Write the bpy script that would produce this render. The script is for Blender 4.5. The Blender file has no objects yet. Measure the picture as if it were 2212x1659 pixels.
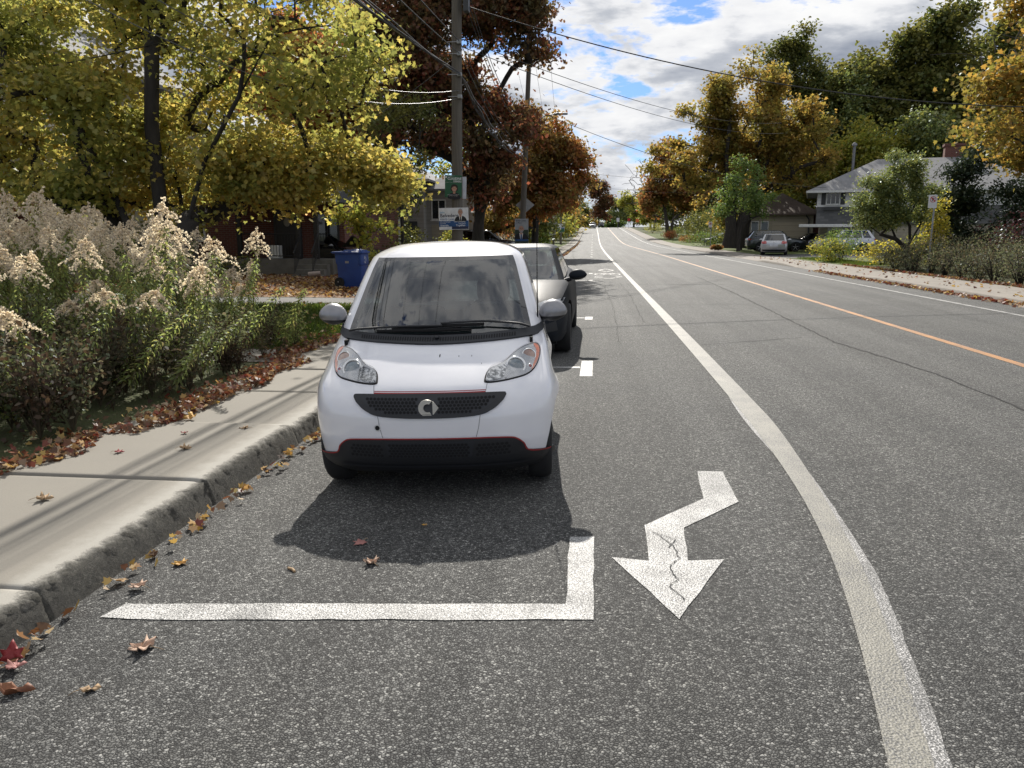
import bpy, bmesh, math, random
import numpy as np
from mathutils import Vector, Matrix
from mathutils.bvhtree import BVHTree

scene = bpy.context.scene
COL = scene.collection
R = math.radians
random.seed(7)

# ------------------------------------------------------------------ camera
cam_data = bpy.data.cameras.new("camera")
cam = bpy.data.objects.new("camera", cam_data)
COL.objects.link(cam)
cam.location = (0.0, 0.0, 1.575)
cam.rotation_euler = (R(90 - 11.054), 0, R(5.870))
cam_data.sensor_width = 36.0
cam_data.lens = 36.0 * 1661.0 / 2212.0
cam_data.clip_start = 0.05
cam_data.clip_end = 6000
scene.camera = cam

# ------------------------------------------------------------------ render settings
scene.view_settings.view_transform = 'Standard'
scene.view_settings.look = 'None'
scene.view_settings.gamma = 1
scene.view_settings.exposure = 0.45
scene.cycles.use_denoising = True
scene.cycles.denoising_prefilter = 'ACCURATE'
scene.cycles.denoiser = 'OPENIMAGEDENOISE'
scene.cycles.max_bounces = 8
scene.cycles.transparent_max_bounces = 12
scene.cycles.sample_clamp_indirect = 6

# ------------------------------------------------------------------ sun and sky
SUN_EL, SUN_AZ = R(36.8), math.atan2(-0.14, 1.0)
sun_dir = Vector((math.sin(SUN_AZ) * math.cos(SUN_EL), math.cos(SUN_AZ) * math.cos(SUN_EL), math.sin(SUN_EL)))
sun_data = bpy.data.lights.new("sun", 'SUN')
sun_data.energy = 5.0
sun_data.angle = R(0.53)
sun_data.color = (1.0, 0.945, 0.86)
sun = bpy.data.objects.new("sun", sun_data)
COL.objects.link(sun)
sun.rotation_euler = sun_dir.to_track_quat('Z', 'Y').to_euler()

world = bpy.data.worlds.new("World")
scene.world = world
world.use_nodes = True
nt = world.node_tree
nt.nodes.clear()
def wn(t, **k):
    n = nt.nodes.new(t)
    for a, b in k.items():
        setattr(n, a, b)
    return n
def wl(a, b): nt.links.new(a, b)
def wmath(op, a, b=None, c=None):
    n = wn('ShaderNodeMath', operation=op)
    for i, v in enumerate((a, b, c)):
        if v is None: continue
        if isinstance(v, (int, float)): n.inputs[i].default_value = v
        else: wl(v, n.inputs[i])
    return n.outputs[0]
w_out = wn('ShaderNodeOutputWorld')
w_bg = wn('ShaderNodeBackground')
w_bg.inputs['Strength'].default_value = 0.10
w_sky = wn('ShaderNodeTexSky', sky_type='NISHITA')
w_sky.sun_disc = False
w_sky.sun_elevation = SUN_EL
w_sky.sun_rotation = SUN_AZ
w_sky.altitude = 50
w_sky.air_density = 1.0
w_sky.dust_density = 0.4
w_sky.ozone_density = 2.0
w_tc = wn('ShaderNodeTexCoord')
w_sep = wn('ShaderNodeSeparateXYZ')
wl(w_tc.outputs['Generated'], w_sep.inputs[0])
# cloud coordinates: a dome seen from below, with height of its own so that the clouds pile up instead of lying flat
w_map = wn('ShaderNodeMapping'); w_map.inputs['Scale'].default_value = (1.0, 1.0, 3.1)
wl(w_tc.outputs['Generated'], w_map.inputs[0])
w_cmb = w_map
def wnoise(scale, detail, rough, dist=0.0, off=(0, 0, 0)):
    m = wn('ShaderNodeMapping'); m.inputs['Location'].default_value = off
    wl(w_cmb.outputs[0], m.inputs[0])
    n = wn('ShaderNodeTexNoise'); n.inputs['Scale'].default_value = scale
    n.inputs['Detail'].default_value = detail; n.inputs['Roughness'].default_value = rough
    n.inputs['Distortion'].default_value = dist
    wl(m.outputs[0], n.inputs['Vector'])
    return n.outputs[0]
def wramp(v, stops):
    r = wn('ShaderNodeValToRGB'); e = r.color_ramp.elements
    e[0].position, e[0].color = stops[0]; e[1].position, e[1].color = stops[-1]
    for p, c in stops[1:-1]:
        x = e.new(p); x.color = c
    wl(v, r.inputs[0]); return r.outputs[0]
g4 = lambda v: (v, v, v, 1)
CLOUD_OFF = (2.1, 7.4, 0.35); CS = 5.4
n_big = wnoise(CS, 12, 0.60, 0.15, CLOUD_OFF)
over = wramp(w_sep.outputs[2], [(0.30, g4(0)), (0.62, g4(0.085))])  # extra cloud added overhead, out of view, to grey the windscreen's reflection
cover = wramp(wmath('ADD', n_big, over), [(0.425, g4(0)), (0.485, g4(1))])
# a second sample higher up tells the sunlit top from the grey belly
n_up = wnoise(CS, 5, 0.5, 0.15, (CLOUD_OFF[0], CLOUD_OFF[1], CLOUD_OFF[2] + 0.10))
n_fine = wnoise(CS * 4, 8, 0.62, 0.2, CLOUD_OFF)
thick = wmath('ADD', wmath('ADD', wmath('MULTIPLY', n_big, 0.35), wmath('MULTIPLY', n_up, 0.65)), wmath('MULTIPLY', wmath('SUBTRACT', n_fine, 0.5), 0.16))
cloud_col = wramp(thick, [(0.42, (7.2, 7.2, 7.2, 1)), (0.49, (6.4, 6.45, 6.6, 1)), (0.55, (4.0, 4.2, 4.6, 1)), (0.66, (2.2, 2.45, 3.0, 1))])
w_tint = wn('ShaderNodeMixRGB', blend_type='MULTIPLY'); w_tint.inputs[0].default_value = 1.0
w_tint.inputs[2].default_value = (0.40, 0.56, 0.84, 1); wl(w_sky.outputs[0], w_tint.inputs[1])
w_mix = wn('ShaderNodeMixRGB')
wl(cover, w_mix.inputs[0]); wl(w_tint.outputs[0], w_mix.inputs[1]); wl(cloud_col, w_mix.inputs[2])
# whitish haze low on the horizon
hz = wramp(w_sep.outputs[2], [(0.0, g4(0.55)), (0.09, g4(0.0))])
w_mix2 = wn('ShaderNodeMixRGB'); w_mix2.inputs[2].default_value = (4.6, 4.8, 5.2, 1)
wl(hz, w_mix2.inputs[0]); wl(w_mix.outputs[0], w_mix2.inputs[1])
wl(w_mix2.outputs[0], w_bg.inputs['Color'])
wl(w_bg.outputs[0], w_out.inputs[0])

# ------------------------------------------------------------------ helpers: objects
def link(o, parent=None):
    COL.objects.link(o)
    if parent is not None: o.parent = parent
    return o

def tag(o, label=None, cat=None, group=None, kind=None):
    if label: o['label'] = label
    if cat: o['category'] = cat
    if group: o['group'] = group
    if kind: o['kind'] = kind
    return o

def thing(name, label, cat, loc=(0, 0, 0), rotz=0.0, group=None):
    o = bpy.data.objects.new(name, None)
    o.empty_display_size = 0.3
    o.location = loc
    o.rotation_euler = (0, 0, rotz)
    link(o)
    return tag(o, label, cat, group)

def kids(o):
    return list(o.children)

def dup(o, parent=None, loc=None, rotz=None, scale=None, label=None, group=None):
    c = o.copy(); COL.objects.link(c)
    if parent is not None: c.parent = parent
    if loc is not None: c.location = loc
    if rotz is not None: c.rotation_euler = (o.rotation_euler[0], o.rotation_euler[1], rotz)
    if scale is not None: c.scale = scale if hasattr(scale, '__len__') else (scale,) * 3
    if label: c['label'] = label
    if group: c['group'] = group
    for ch in kids(o):
        dup(ch, c)
    return c

class MB:
    """collects verts and faces of one mesh object"""
    def __init__(s): s.v = []; s.f = []; s.m = []
    def add(s, vs, fs, mi=0):
        b = len(s.v); s.v += [tuple(p) for p in vs]
        s.f += [tuple(b + i for i in f) for f in fs]; s.m += [mi] * len(fs)
        return s
    def box(s, x0, x1, y0, y1, z0, z1, mi=0, M=None):
        vs = [Vector(p) for p in ((x0, y0, z0), (x1, y0, z0), (x1, y1, z0), (x0, y1, z0), (x0, y0, z1), (x1, y0, z1), (x1, y1, z1), (x0, y1, z1))]
        if M is not None: vs = [M @ p for p in vs]
        return s.add(vs, [(3, 2, 1, 0), (4, 5, 6, 7), (0, 1, 5, 4), (1, 2, 6, 5), (2, 3, 7, 6), (3, 0, 4, 7)], mi)
    def bbox(s, x0, x1, y0, y1, z0, z1, b=0.01, mi=0, M=None):
        bm = bmesh.new()
        bmesh.ops.create_cube(bm, size=1)
        for v in bm.verts:
            v.co = Vector(((x0 + x1) / 2 + v.co.x * (x1 - x0), (y0 + y1) / 2 + v.co.y * (y1 - y0), (z0 + z1) / 2 + v.co.z * (z1 - z0)))
        bmesh.ops.bevel(bm, geom=bm.edges[:], offset=b, segments=2, affect='EDGES', profile=0.5)
        return s.bm(bm, mi, M)
    def bm(s, bm, mi=0, M=None):
        bm.verts.index_update()
        vs = [(M @ v.co if M is not None else v.co.copy()) for v in bm.verts]
        s.add(vs, [[v.index for v in f.verts] for f in bm.faces], mi); bm.free(); return s
    def tube(s, pts, rad, n=8, mi=0, cap=True):
        pts = [Vector(p) for p in pts]
        if not hasattr(rad, '__len__'): rad = [rad] * len(pts)
        rings = []; ref = None
        for i, p in enumerate(pts):
            d = (pts[min(i + 1, len(pts) - 1)] - pts[max(i - 1, 0)])
            d = d.normalized() if d.length > 1e-9 else Vector((0, 0, 1))
            if ref is None:
                ref = d.orthogonal().normalized()
            else:
                ref = (ref - d * ref.dot(d))
                ref = ref.normalized() if ref.length > 1e-6 else d.orthogonal().normalized()
            b = d.cross(ref)
            rings.append([p + (ref * math.cos(2 * math.pi * k / n) + b * math.sin(2 * math.pi * k / n)) * rad[i] for k in range(n)])
        vs = [q for r in rings for q in r]; fs = []
        for i in range(len(pts) - 1):
            for k in range(n):
                fs.append((i * n + k, i * n + (k + 1) % n, (i + 1) * n + (k + 1) % n, (i + 1) * n + k))
        if cap:
            fs.append(tuple(range(n - 1, -1, -1))); fs.append(tuple((len(pts) - 1) * n + k for k in range(n)))
        return s.add(vs, fs, mi)
    def lathe(s, prof, n=24, axis='Z', M=None, mi=0):
        """prof: (radius, height) pairs"""
        vs = []; fs = []
        for r, h in prof:
            for k in range(n):
                a = 2 * math.pi * k / n
                p = (r * math.cos(a), r * math.sin(a), h)
                if axis == 'X': p = (h, r * math.cos(a), r * math.sin(a))
                if axis == 'Y': p = (r * math.cos(a), h, r * math.sin(a))
                vs.append(M @ Vector(p) if M is not None else p)
        for i in range(len(prof) - 1):
            for k in range(n):
                fs.append((i * n + k, i * n + (k + 1) % n, (i + 1) * n + (k + 1) % n, (i + 1) * n + k))
        return s.add(vs, fs, mi)
    def ball(s, c, r, n=14, mi=0, M=None):
        rx, ry, rz = r if hasattr(r, '__len__') else (r, r, r)
        prof = []
        vs = []; fs = []; m = n // 2
        for i in range(m + 1):
            t = math.pi * i / m
            for k in range(n):
                a = 2 * math.pi * k / n
                p = Vector((rx * math.sin(t) * math.cos(a), ry * math.sin(t) * math.sin(a), rz * math.cos(t)))
                if M is not None: p = M @ p
                vs.append(Vector(c) + p)
        for i in range(m):
            for k in range(n):
                fs.append((i * n + k, (i + 1) * n + k, (i + 1) * n + (k + 1) % n, i * n + (k + 1) % n))
        return s.add(vs, fs, mi)
    def prism(s, poly, y0, y1, plane='XZ', mi=0, M=None):
        """poly of 2D points extruded between y0 and y1 along the third axis"""
        def P(a, b, c): 
            q = {'XZ': (a, c, b), 'XY': (a, b, c), 'YZ': (c, a, b)}[plane]
            return M @ Vector(q) if M is not None else q
        n = len(poly)
        vs = [P(a, b, y0) for a, b in poly] + [P(a, b, y1) for a, b in poly]
        fs = [tuple(range(n)), tuple(range(2 * n - 1, n - 1, -1))] + [(i, n + i, n + (i + 1) % n, (i + 1) % n) for i in range(n)]
        return s.add(vs, fs, mi)
    def build(s, name, mats, parent=None, smooth=None, loc=None, normals=True):
        me = bpy.data.meshes.new(name)
        me.from_pydata([tuple(p) for p in s.v], [], s.f)
        if not isinstance(mats, (list, tuple)): mats = [mats]
        for m in mats: me.materials.append(m)
        if len(mats) > 1: me.polygons.foreach_set('material_index', s.m)
        if normals:
            bm = bmesh.new(); bm.from_mesh(me); bmesh.ops.recalc_face_normals(bm, faces=bm.faces[:]); bm.to_mesh(me); bm.free()
        if smooth is not None:
            me.polygons.foreach_set('use_smooth', [True] * len(me.polygons))
            if smooth < 180: me.set_sharp_from_angle(angle=R(smooth))
        me.update()
        o = bpy.data.objects.new(name, me)
        if loc is not None: o.location = loc
        return link(o, parent)

def np_mesh(name, V, Fc, mats, parent=None, mi=None, smooth=False):
    """fast mesh from arrays: V (n,3), Fc (m,k)"""
    me = bpy.data.meshes.new(name)
    V = np.asarray(V, np.float32); Fc = np.asarray(Fc, np.int32)
    m, k = Fc.shape
    me.vertices.add(len(V)); me.vertices.foreach_set('co', V.ravel())
    me.loops.add(m * k); me.loops.foreach_set('vertex_index', Fc.ravel())
    me.polygons.add(m)
    me.polygons.foreach_set('loop_start', np.arange(0, m * k, k, dtype=np.int32))
    if not isinstance(mats, (list, tuple)): mats = [mats]
    for q in mats: me.materials.append(q)
    if mi is not None: me.polygons.foreach_set('material_index', np.asarray(mi, np.int32))
    if smooth: me.polygons.foreach_set('use_smooth', np.ones(m, bool))
    me.update(calc_edges=True)
    return link(bpy.data.objects.new(name, me), parent)

def spl(tab):
    t = np.array(tab, float); X = t[:, 0]; Y = t[:, 1]
    m = np.gradient(Y, X); d = np.diff(Y) / np.diff(X)
    for i in range(len(X)):
        a = d[max(i - 1, 0)]; b = d[min(i, len(d) - 1)]
        m[i] = 0 if a * b <= 0 else np.sign(a) * min(abs(m[i]), 3 * min(abs(a), abs(b)))
    def f(x):
        x = np.clip(np.asarray(x, float), X[0], X[-1]); i = np.clip(np.searchsorted(X, x) - 1, 0, len(X) - 2)
        h = X[i + 1] - X[i]; s = (x - X[i]) / h
        return (2*s**3-3*s**2+1)*Y[i] + (s**3-2*s**2+s)*h*m[i] + (-2*s**3+3*s**2)*Y[i+1] + (s**3-s**2)*h*m[i+1]
    return f

# ------------------------------------------------------------------ helpers: materials
class N:
    """short-hand for building node trees"""
    def __init__(s, name):
        s.mat = bpy.data.materials.new(name); s.mat.use_nodes = True
        s.t = s.mat.node_tree; s.t.nodes.clear()
        s.out = s.t.nodes.new('ShaderNodeOutputMaterial')
    def n(s, typ, **k):
        x = s.t.nodes.new(typ)
        for a, b in k.items(): setattr(x, a, b)
        return x
    def l(s, a, b): s.t.links.new(a, b)
    def put(s, sock, v):
        if isinstance(v, bpy.types.NodeSocket): s.l(v, sock)
        elif hasattr(v, '__len__') and len(v) == 3 and sock.type == 'RGBA': sock.default_value = (*v, 1)
        else: sock.default_value = v
    def coord(s, kind='Object', scale=None):
        c = s.n('ShaderNodeTexCoord').outputs[kind]
        if scale is None: return c
        m = s.n('ShaderNodeMapping'); m.inputs['Scale'].default_value = scale if hasattr(scale, '__len__') else (scale,) * 3
        s.l(c, m.inputs[0]); return m.outputs[0]
    def noise(s, vec, scale, detail=4, rough=0.55, dist=0):
        x = s.n('ShaderNodeTexNoise'); s.l(vec, x.inputs['Vector'])
        x.inputs['Scale'].default_value = scale; x.inputs['Detail'].default_value = detail
        x.inputs['Roughness'].default_value = rough; x.inputs['Distortion'].default_value = dist
        return x.outputs[0]
    def voro(s, vec, scale, feature='F1', out='Distance', rnd=1.0):
        x = s.n('ShaderNodeTexVoronoi', feature=feature); s.l(vec, x.inputs['Vector'])
        x.inputs['Scale'].default_value = scale; x.inputs['Randomness'].default_value = rnd
        return x.outputs[out]
    def ramp(s, v, stops, interp='LINEAR'):
        r = s.n('ShaderNodeValToRGB'); r.color_ramp.interpolation = interp; e = r.color_ramp.elements
        c = lambda q: (q, q, q, 1) if isinstance(q, (int, float)) else (*q[:3], 1)
        e[0].position, e[0].color = stops[0][0], c(stops[0][1]); e[1].position, e[1].color = stops[-1][0], c(stops[-1][1])
        for p, q in stops[1:-1]: e.new(p).color = c(q)
        s.l(v, r.inputs[0]); return r.outputs[0]
    def mix(s, f, a, b, blend='MIX'):
        x = s.n('ShaderNodeMixRGB', blend_type=blend)
        for i, v in enumerate((f, a, b)): s.put(x.inputs[i], v)
        return x.outputs[0]
    def math(s, op, *a):
        x = s.n('ShaderNodeMath', operation=op)
        for i, v in enumerate(a): s.put(x.inputs[i], v)
        return x.outputs[0]
    def sep(s, vec):
        x = s.n('ShaderNodeSeparateXYZ'); s.l(vec, x.inputs[0]); return x.outputs
    def bump(s, h, strength=0.4, dist=0.01, prev=None):
        b = s.n('ShaderNodeBump'); b.inputs['Strength'].default_value = strength; b.inputs['Distance'].default_value = dist
        s.l(h, b.inputs['Height'])
        if prev is not None: s.l(prev, b.inputs['Normal'])
        return b.outputs[0]
    def pbr(s, **k):
        p = s.n('ShaderNodeBsdfPrincipled')
        for a, v in k.items():
            s.put(p.inputs[a.replace('_', ' ')], v)
        return p
    def done(s, sh): 
        s.l(sh.outputs[0] if hasattr(sh, 'outputs') else sh, s.out.inputs[0]); return s.mat

def M(name, col, rough=0.6, metal=0.0, col2=None, nscale=6.0, lo=0.35, hi=0.65, bump=0.0, bscale=40.0, bdist=0.004, coat=0.0, spec=0.5, stretch=None, rvar=0.0):
    s = N(name); v = s.coord('Object', stretch)
    c = col
    if col2 is None: col2 = tuple(x * 0.8 for x in col)
    f = s.ramp(s.noise(v, nscale, 6, 0.6), [(lo, 0.0), (hi, 1.0)])
    c = s.mix(f, col, col2)
    kw = dict(Base_Color=c, Roughness=rough, Metallic=metal, Coat_Weight=coat, Specular_IOR_Level=spec)
    if coat: kw['Coat_Roughness'] = 0.03
    if rvar: kw['Roughness'] = s.math('ADD', rough - rvar / 2, s.math('MULTIPLY', s.noise(v, nscale * 2.3, 5), rvar))
    if bump: kw['Normal'] = s.bump(s.noise(v, bscale, 5, 0.6), bump, bdist)
    return s.done(s.pbr(**kw))

def leafmat(name, cols, trans=0.5, gloss=0.08, big=None):
    """one colour per leaf, light shines through from behind"""
    s = N(name)
    rnd = s.n('ShaderNodeNewGeometry').outputs['Random Per Island']
    soft = lambda q: tuple(1.12 * (x * 0.88 + 0.12 * sum(q) / 3) for x in q)
    cols = [soft(q) for q in cols]
    if big is not None: big = soft(big)
    trans = min(0.70, trans + 0.12)
    k = len(cols)
    c = s.ramp(rnd, [((i + 0.5) / k, q) for i, q in enumerate(cols)])
    if big is not None:
        f = s.ramp(s.noise(s.coord('Object'), 0.55, 3), [(0.42, 0.0), (0.6, 1.0)])
        c = s.mix(s.math('MULTIPLY', f, 0.75), c, big)
    d = s.n('ShaderNodeBsdfDiffuse'); s.l(c, d.inputs[0])
    t = s.n('ShaderNodeBsdfTranslucent'); s.l(s.mix(0.35, c, s.mix(1.0, c, (1.15, 1.05, 0.55), 'MULTIPLY')), t.inputs[0])
    g = s.n('ShaderNodeBsdfGlossy'); g.inputs['Roughness'].default_value = 0.42; g.inputs[0].default_value = (0.55, 0.6, 0.62, 1)
    m = s.n('ShaderNodeMixShader'); m.inputs[0].default_value = trans
    s.l(d.outputs[0], m.inputs[1]); s.l(t.outputs[0], m.inputs[2])
    m2 = s.n('ShaderNodeMixShader'); m2.inputs[0].default_value = gloss * 0.6
    s.l(m.outputs[0], m2.inputs[1]); s.l(g.outputs[0], m2.inputs[2])
    return s.done(m2)

def glassmat(name, tint=(0.75, 0.82, 0.82), rough=0.0, f0=0.06):
    s = N(name)
    t = s.n('ShaderNodeBsdfTransparent'); t.inputs[0].default_value = (*tint, 1)
    g = s.n('ShaderNodeBsdfGlossy'); g.inputs['Roughness'].default_value = rough
    lw = s.n('ShaderNodeLayerWeight'); lw.inputs[0].default_value = 0.5
    f = s.math('ADD', f0, s.math('MULTIPLY', s.math('POWER', lw.outputs['Facing'], 3.0), 0.75))
    m = s.n('ShaderNodeMixShader'); s.l(f, m.inputs[0]); s.l(t.outputs[0], m.inputs[1]); s.l(g.outputs[0], m.inputs[2])
    return s.done(m)

def text_mb(body, size, M4, thick=0.002, align='LEFT', bold=0.0, squeeze=1.0):
    """letters as a flat mesh, laid out with matrix M4; returns (verts, faces)"""
    cu = bpy.data.curves.new('lettering', 'FONT'); cu.body = body; cu.size = size; cu.align_x = align; cu.offset = bold; cu.fill_mode = 'FRONT'
    cu.resolution_u = 3
    o = bpy.data.objects.new('lettering', cu); COL.objects.link(o)
    me = bpy.data.meshes.new_from_object(o.evaluated_get(bpy.context.evaluated_depsgraph_get()))
    vs = [M4 @ Vector((v.co.x * squeeze, v.co.y, v.co.z)) for v in me.vertices]
    fs = [tuple(p.vertices) for p in me.polygons]
    bpy.data.objects.remove(o); bpy.data.curves.remove(cu); bpy.data.meshes.remove(me)
    return vs, fs
# ================================================================== the ground, road and pavements
from mathutils import noise as mnoise
rng = np.random.default_rng(11)

def rise(y):
    if y < 95: return 0.0
    if y < 150: return 0.000245 * (y - 95) ** 2
    if y < 245: return 0.741 + 0.02695 * (y - 150)
    if y < 285: 
        d = y - 245
        return 3.301 + 0.02695 * d - 0.00058 * d * d
    return max(3.451 - 0.0195 * (y - 285), 1.5)
def gz(x, y):
    """height of the carriageway"""
    return rise(y) - 0.02 * max(0.0, 0.05 - x)

YS = sorted(set([-60, -40, -20, -8] + list(range(0, 90, 6)) + list(range(92, 300, 4)) + [310, 330, 360, 420]))

# --- materials of the ground
def mk_asphalt():
    s = N('asphalt'); v = s.coord('Object')
    wob = s.n('ShaderNodeMixRGB'); wob.blend_type = 'ADD'; wob.inputs[0].default_value = .006
    nn = s.n('ShaderNodeTexNoise'); nn.inputs['Scale'].default_value = 60; s.l(v, nn.inputs['Vector']); s.l(v, wob.inputs[1]); s.l(nn.outputs[1], wob.inputs[2])
    vv = wob.outputs[0]
    cell = s.voro(vv, 92, out='Color'); edge = s.voro(vv, 92, 'DISTANCE_TO_EDGE'); fine = s.noise(v, 260, 4, 0.75)
    grey = s.sep(cell)[0]
    agg = s.ramp(grey, [(0.0, (0.030, 0.030, 0.031)), (0.3, (0.082, 0.083, 0.081)), (0.6, (0.145, 0.147, 0.143)), (0.85, (0.22, 0.222, 0.213)), (1.0, (0.42, 0.42, 0.40))])
    agg = s.mix(0.22, agg, s.ramp(fine, [(0.3, (0.02, 0.02, 0.019)), (0.7, (0.16, 0.157, 0.146))]))
    gap = s.ramp(s.math('ADD', edge, s.math('MULTIPLY', s.math('SUBTRACT', fine, 0.5), 0.35)), [(0.0, 0.06), (0.20, 1.0)])
    agg = s.mix(1.0, agg, gap, 'MULTIPLY')
    dist = s.math('ADD', s.math('MINIMUM', edge, 0.3), s.math('MULTIPLY', grey, 0.25))
    big = s.noise(v, 0.55, 5, 0.6)
    agg = s.mix(1.0, agg, s.ramp(big, [(0.3, (0.86, 0.86, 0.87)), (0.7, (1.22, 1.2, 1.17))]), 'MULTIPLY')
    # paler with distance: grazing glare on the far road painted into the colour
    x = s.sep(v)[0]; y = s.sep(v)[1]
    far_glare = s.ramp(s.math('ADD', s.math('DIVIDE', y, 60.0), s.math('MULTIPLY', s.noise(v, 0.35, 4), 0.25)), [(0.1, 0.0), (0.8, 1.0)])
    agg = s.mix(s.math('MULTIPLY', far_glare, 0.5), agg, (0.150, 0.152, 0.150))
    # long oily wheel tracks
    m = s.n('ShaderNodeMapping'); m.inputs['Scale'].default_value = (1.6, 0.05, 1); s.l(v, m.inputs[0])
    tr = s.ramp(s.noise(m.outputs[0], 1.0, 5, 0.6), [(0.42, 0.80), (0.6, 1.1)])
    agg = s.mix(0.8, agg, s.mix(1.0, agg, tr, 'MULTIPLY'))
    nb = s.bump(s.noise(v, 130, 4, 0.75), 0.6, 0.006)
    nb = s.bump(dist, 0.9, 0.010, nb)
    return s.done(s.pbr(Base_Color=agg, Roughness=0.8, Normal=nb, Specular_IOR_Level=0.28))
asphalt = mk_asphalt()

def mk_patch_asphalt():
    s = N('new_asphalt'); v = s.coord('Object')
    g = s.sep(s.voro(v, 120, out='Color'))[0]
    c = s.ramp(g, [(0.0, 0.018), (0.7, 0.05), (1.0, 0.12)])
    c = s.mix(0.5, c, s.ramp(s.noise(v, 1.3, 5), [(0.3, 0.03), (0.7, 0.085)]))
    return s.done(s.pbr(Base_Color=c, Roughness=0.8, Normal=s.bump(s.voro(v, 120), 0.6, 0.005)))
patch_asphalt = mk_patch_asphalt()

def mk_paint(name, col, wear=0.5, dirt=(0.26, 0.26, 0.25)):
    s = N(name); v = s.coord('Object')
    a = s.voro(v, 150); f = s.noise(v, 190, 4, 0.7); b = s.noise(v, 3.0, 4)
    h = s.math('ADD', s.math('MULTIPLY', f, 0.75), s.math('ADD', s.math('MULTIPLY', a, 0.35), s.math('MULTIPLY', b, 0.3)))
    k = s.ramp(h, [(0.72 - 0.2 * wear, 0.0), (0.80 - 0.15 * wear, 1.0)])
    c = s.mix(s.noise(v, 7, 6, 0.65), col, tuple(x * 0.86 for x in col))
    c = s.mix(s.math('MULTIPLY', s.ramp(s.noise(v, 22, 5, 0.7), [(0.5, 0.0), (0.75, 1.0)]), 0.5), c, dirt)
    c = s.mix(k, c, (0.085, 0.085, 0.083))
    return s.done(s.pbr(Base_Color=c, Roughness=0.6, Normal=s.bump(s.voro(v, 105), 0.5, 0.005)))
white_paint = mk_paint('fresh_white_paint', (0.56, 0.555, 0.54), 0.40)
worn_paint = mk_paint('old_cream_paint', (0.235, 0.225, 0.19), 0.15, (0.17, 0.165, 0.145))
edge_paint = mk_paint('flaking_white_paint', (0.56, 0.55, 0.54), 0.7)
yellow_paint = mk_paint('yellow_paint', (0.48, 0.21, 0.045), 0.1)
crack_mat = M('crack_shade', (0.012, 0.012, 0.012), 0.95)

def mk_concrete():
    s = N('worn_concrete'); v = s.coord('Object'); X, Y, Z = s.sep(v)
    m = s.n('ShaderNodeMapping'); m.inputs['Scale'].default_value = (3, 60, 3); s.l(v, m.inputs[0])
    broom = s.noise(m.outputs[0], 3.0, 3, 0.6)
    c = s.mix(s.noise(v, 1.4, 6, 0.6), (0.245, 0.225, 0.188), (0.185, 0.172, 0.146))
    c = s.mix(s.math('MULTIPLY', s.ramp(s.noise(v, 160, 3, 0.8), [(0.45, 0.0), (0.75, 1.0)]), 0.45), c, (0.115, 0.105, 0.09))
    c = s.mix(s.math('MULTIPLY', broom, 0.22), c, (0.14, 0.128, 0.108))
    # the broken kerb edge: pale scaled band on top, coarse face aggregate with painted-in shade
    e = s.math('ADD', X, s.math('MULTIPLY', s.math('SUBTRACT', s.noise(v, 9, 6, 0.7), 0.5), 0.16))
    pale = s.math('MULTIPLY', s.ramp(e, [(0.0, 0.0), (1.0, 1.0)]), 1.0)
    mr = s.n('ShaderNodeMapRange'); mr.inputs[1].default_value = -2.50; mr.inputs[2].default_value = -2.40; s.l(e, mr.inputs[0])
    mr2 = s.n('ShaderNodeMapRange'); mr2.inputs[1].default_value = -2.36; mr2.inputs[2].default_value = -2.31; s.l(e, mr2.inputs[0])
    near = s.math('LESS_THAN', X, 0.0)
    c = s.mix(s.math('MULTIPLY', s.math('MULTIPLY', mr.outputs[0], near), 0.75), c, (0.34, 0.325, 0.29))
    shaded_stones = s.ramp(s.sep(s.voro(v, 75, out='Color'))[0], [(0.0, (0.030, 0.028, 0.022)), (0.5, (0.060, 0.057, 0.046)), (1.0, (0.105, 0.10, 0.082))])
    c = s.mix(s.math('MULTIPLY', s.math('MULTIPLY', mr2.outputs[0], near), 0.85), c, shaded_stones)
    h = s.math('ADD', s.noise(v, 120, 4, 0.7), s.math('MULTIPLY', broom, 0.5))
    nb = s.bump(h, 0.35, 0.004)
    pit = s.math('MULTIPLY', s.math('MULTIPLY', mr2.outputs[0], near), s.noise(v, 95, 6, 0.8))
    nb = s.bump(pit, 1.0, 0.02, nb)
    return s.done(s.pbr(Base_Color=c, Roughness=0.88, Normal=nb))
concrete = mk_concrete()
concrete_pale = M('pale_concrete', (0.24, 0.215, 0.185), 0.9, col2=(0.19, 0.172, 0.15), nscale=2.2, bump=0.3, bscale=120)

def mk_soil():
    s = N('yard_ground'); v = s.coord('Object')
    c = s.mix(s.noise(v, 0.5, 5), (0.045, 0.055, 0.018), (0.075, 0.06, 0.03))
    c = s.mix(s.ramp(s.noise(v, 30, 5, 0.7), [(0.4, 0.0), (0.65, 1.0)]), c, (0.05, 0.075, 0.016))
    return s.done(s.pbr(Base_Color=c, Roughness=1.0, Normal=s.bump(s.noise(v, 60, 4), 0.6, 0.03)))
soil = mk_soil()
def mk_lawn():
    s = N('lawn_turf'); v = s.coord('Object')
    c = s.mix(s.noise(v, 2.2, 5), (0.075, 0.115, 0.018), (0.13, 0.135, 0.03))
    c = s.mix(s.ramp(s.noise(v, 90, 4, 0.7), [(0.4, 0.0), (0.65, 1.0)]), c, (0.04, 0.065, 0.012))
    return s.done(s.pbr(Base_Color=c, Roughness=1.0, Normal=s.bump(s.noise(v, 110, 4), 0.8, 0.03)))
lawn_mat = mk_lawn()
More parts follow.
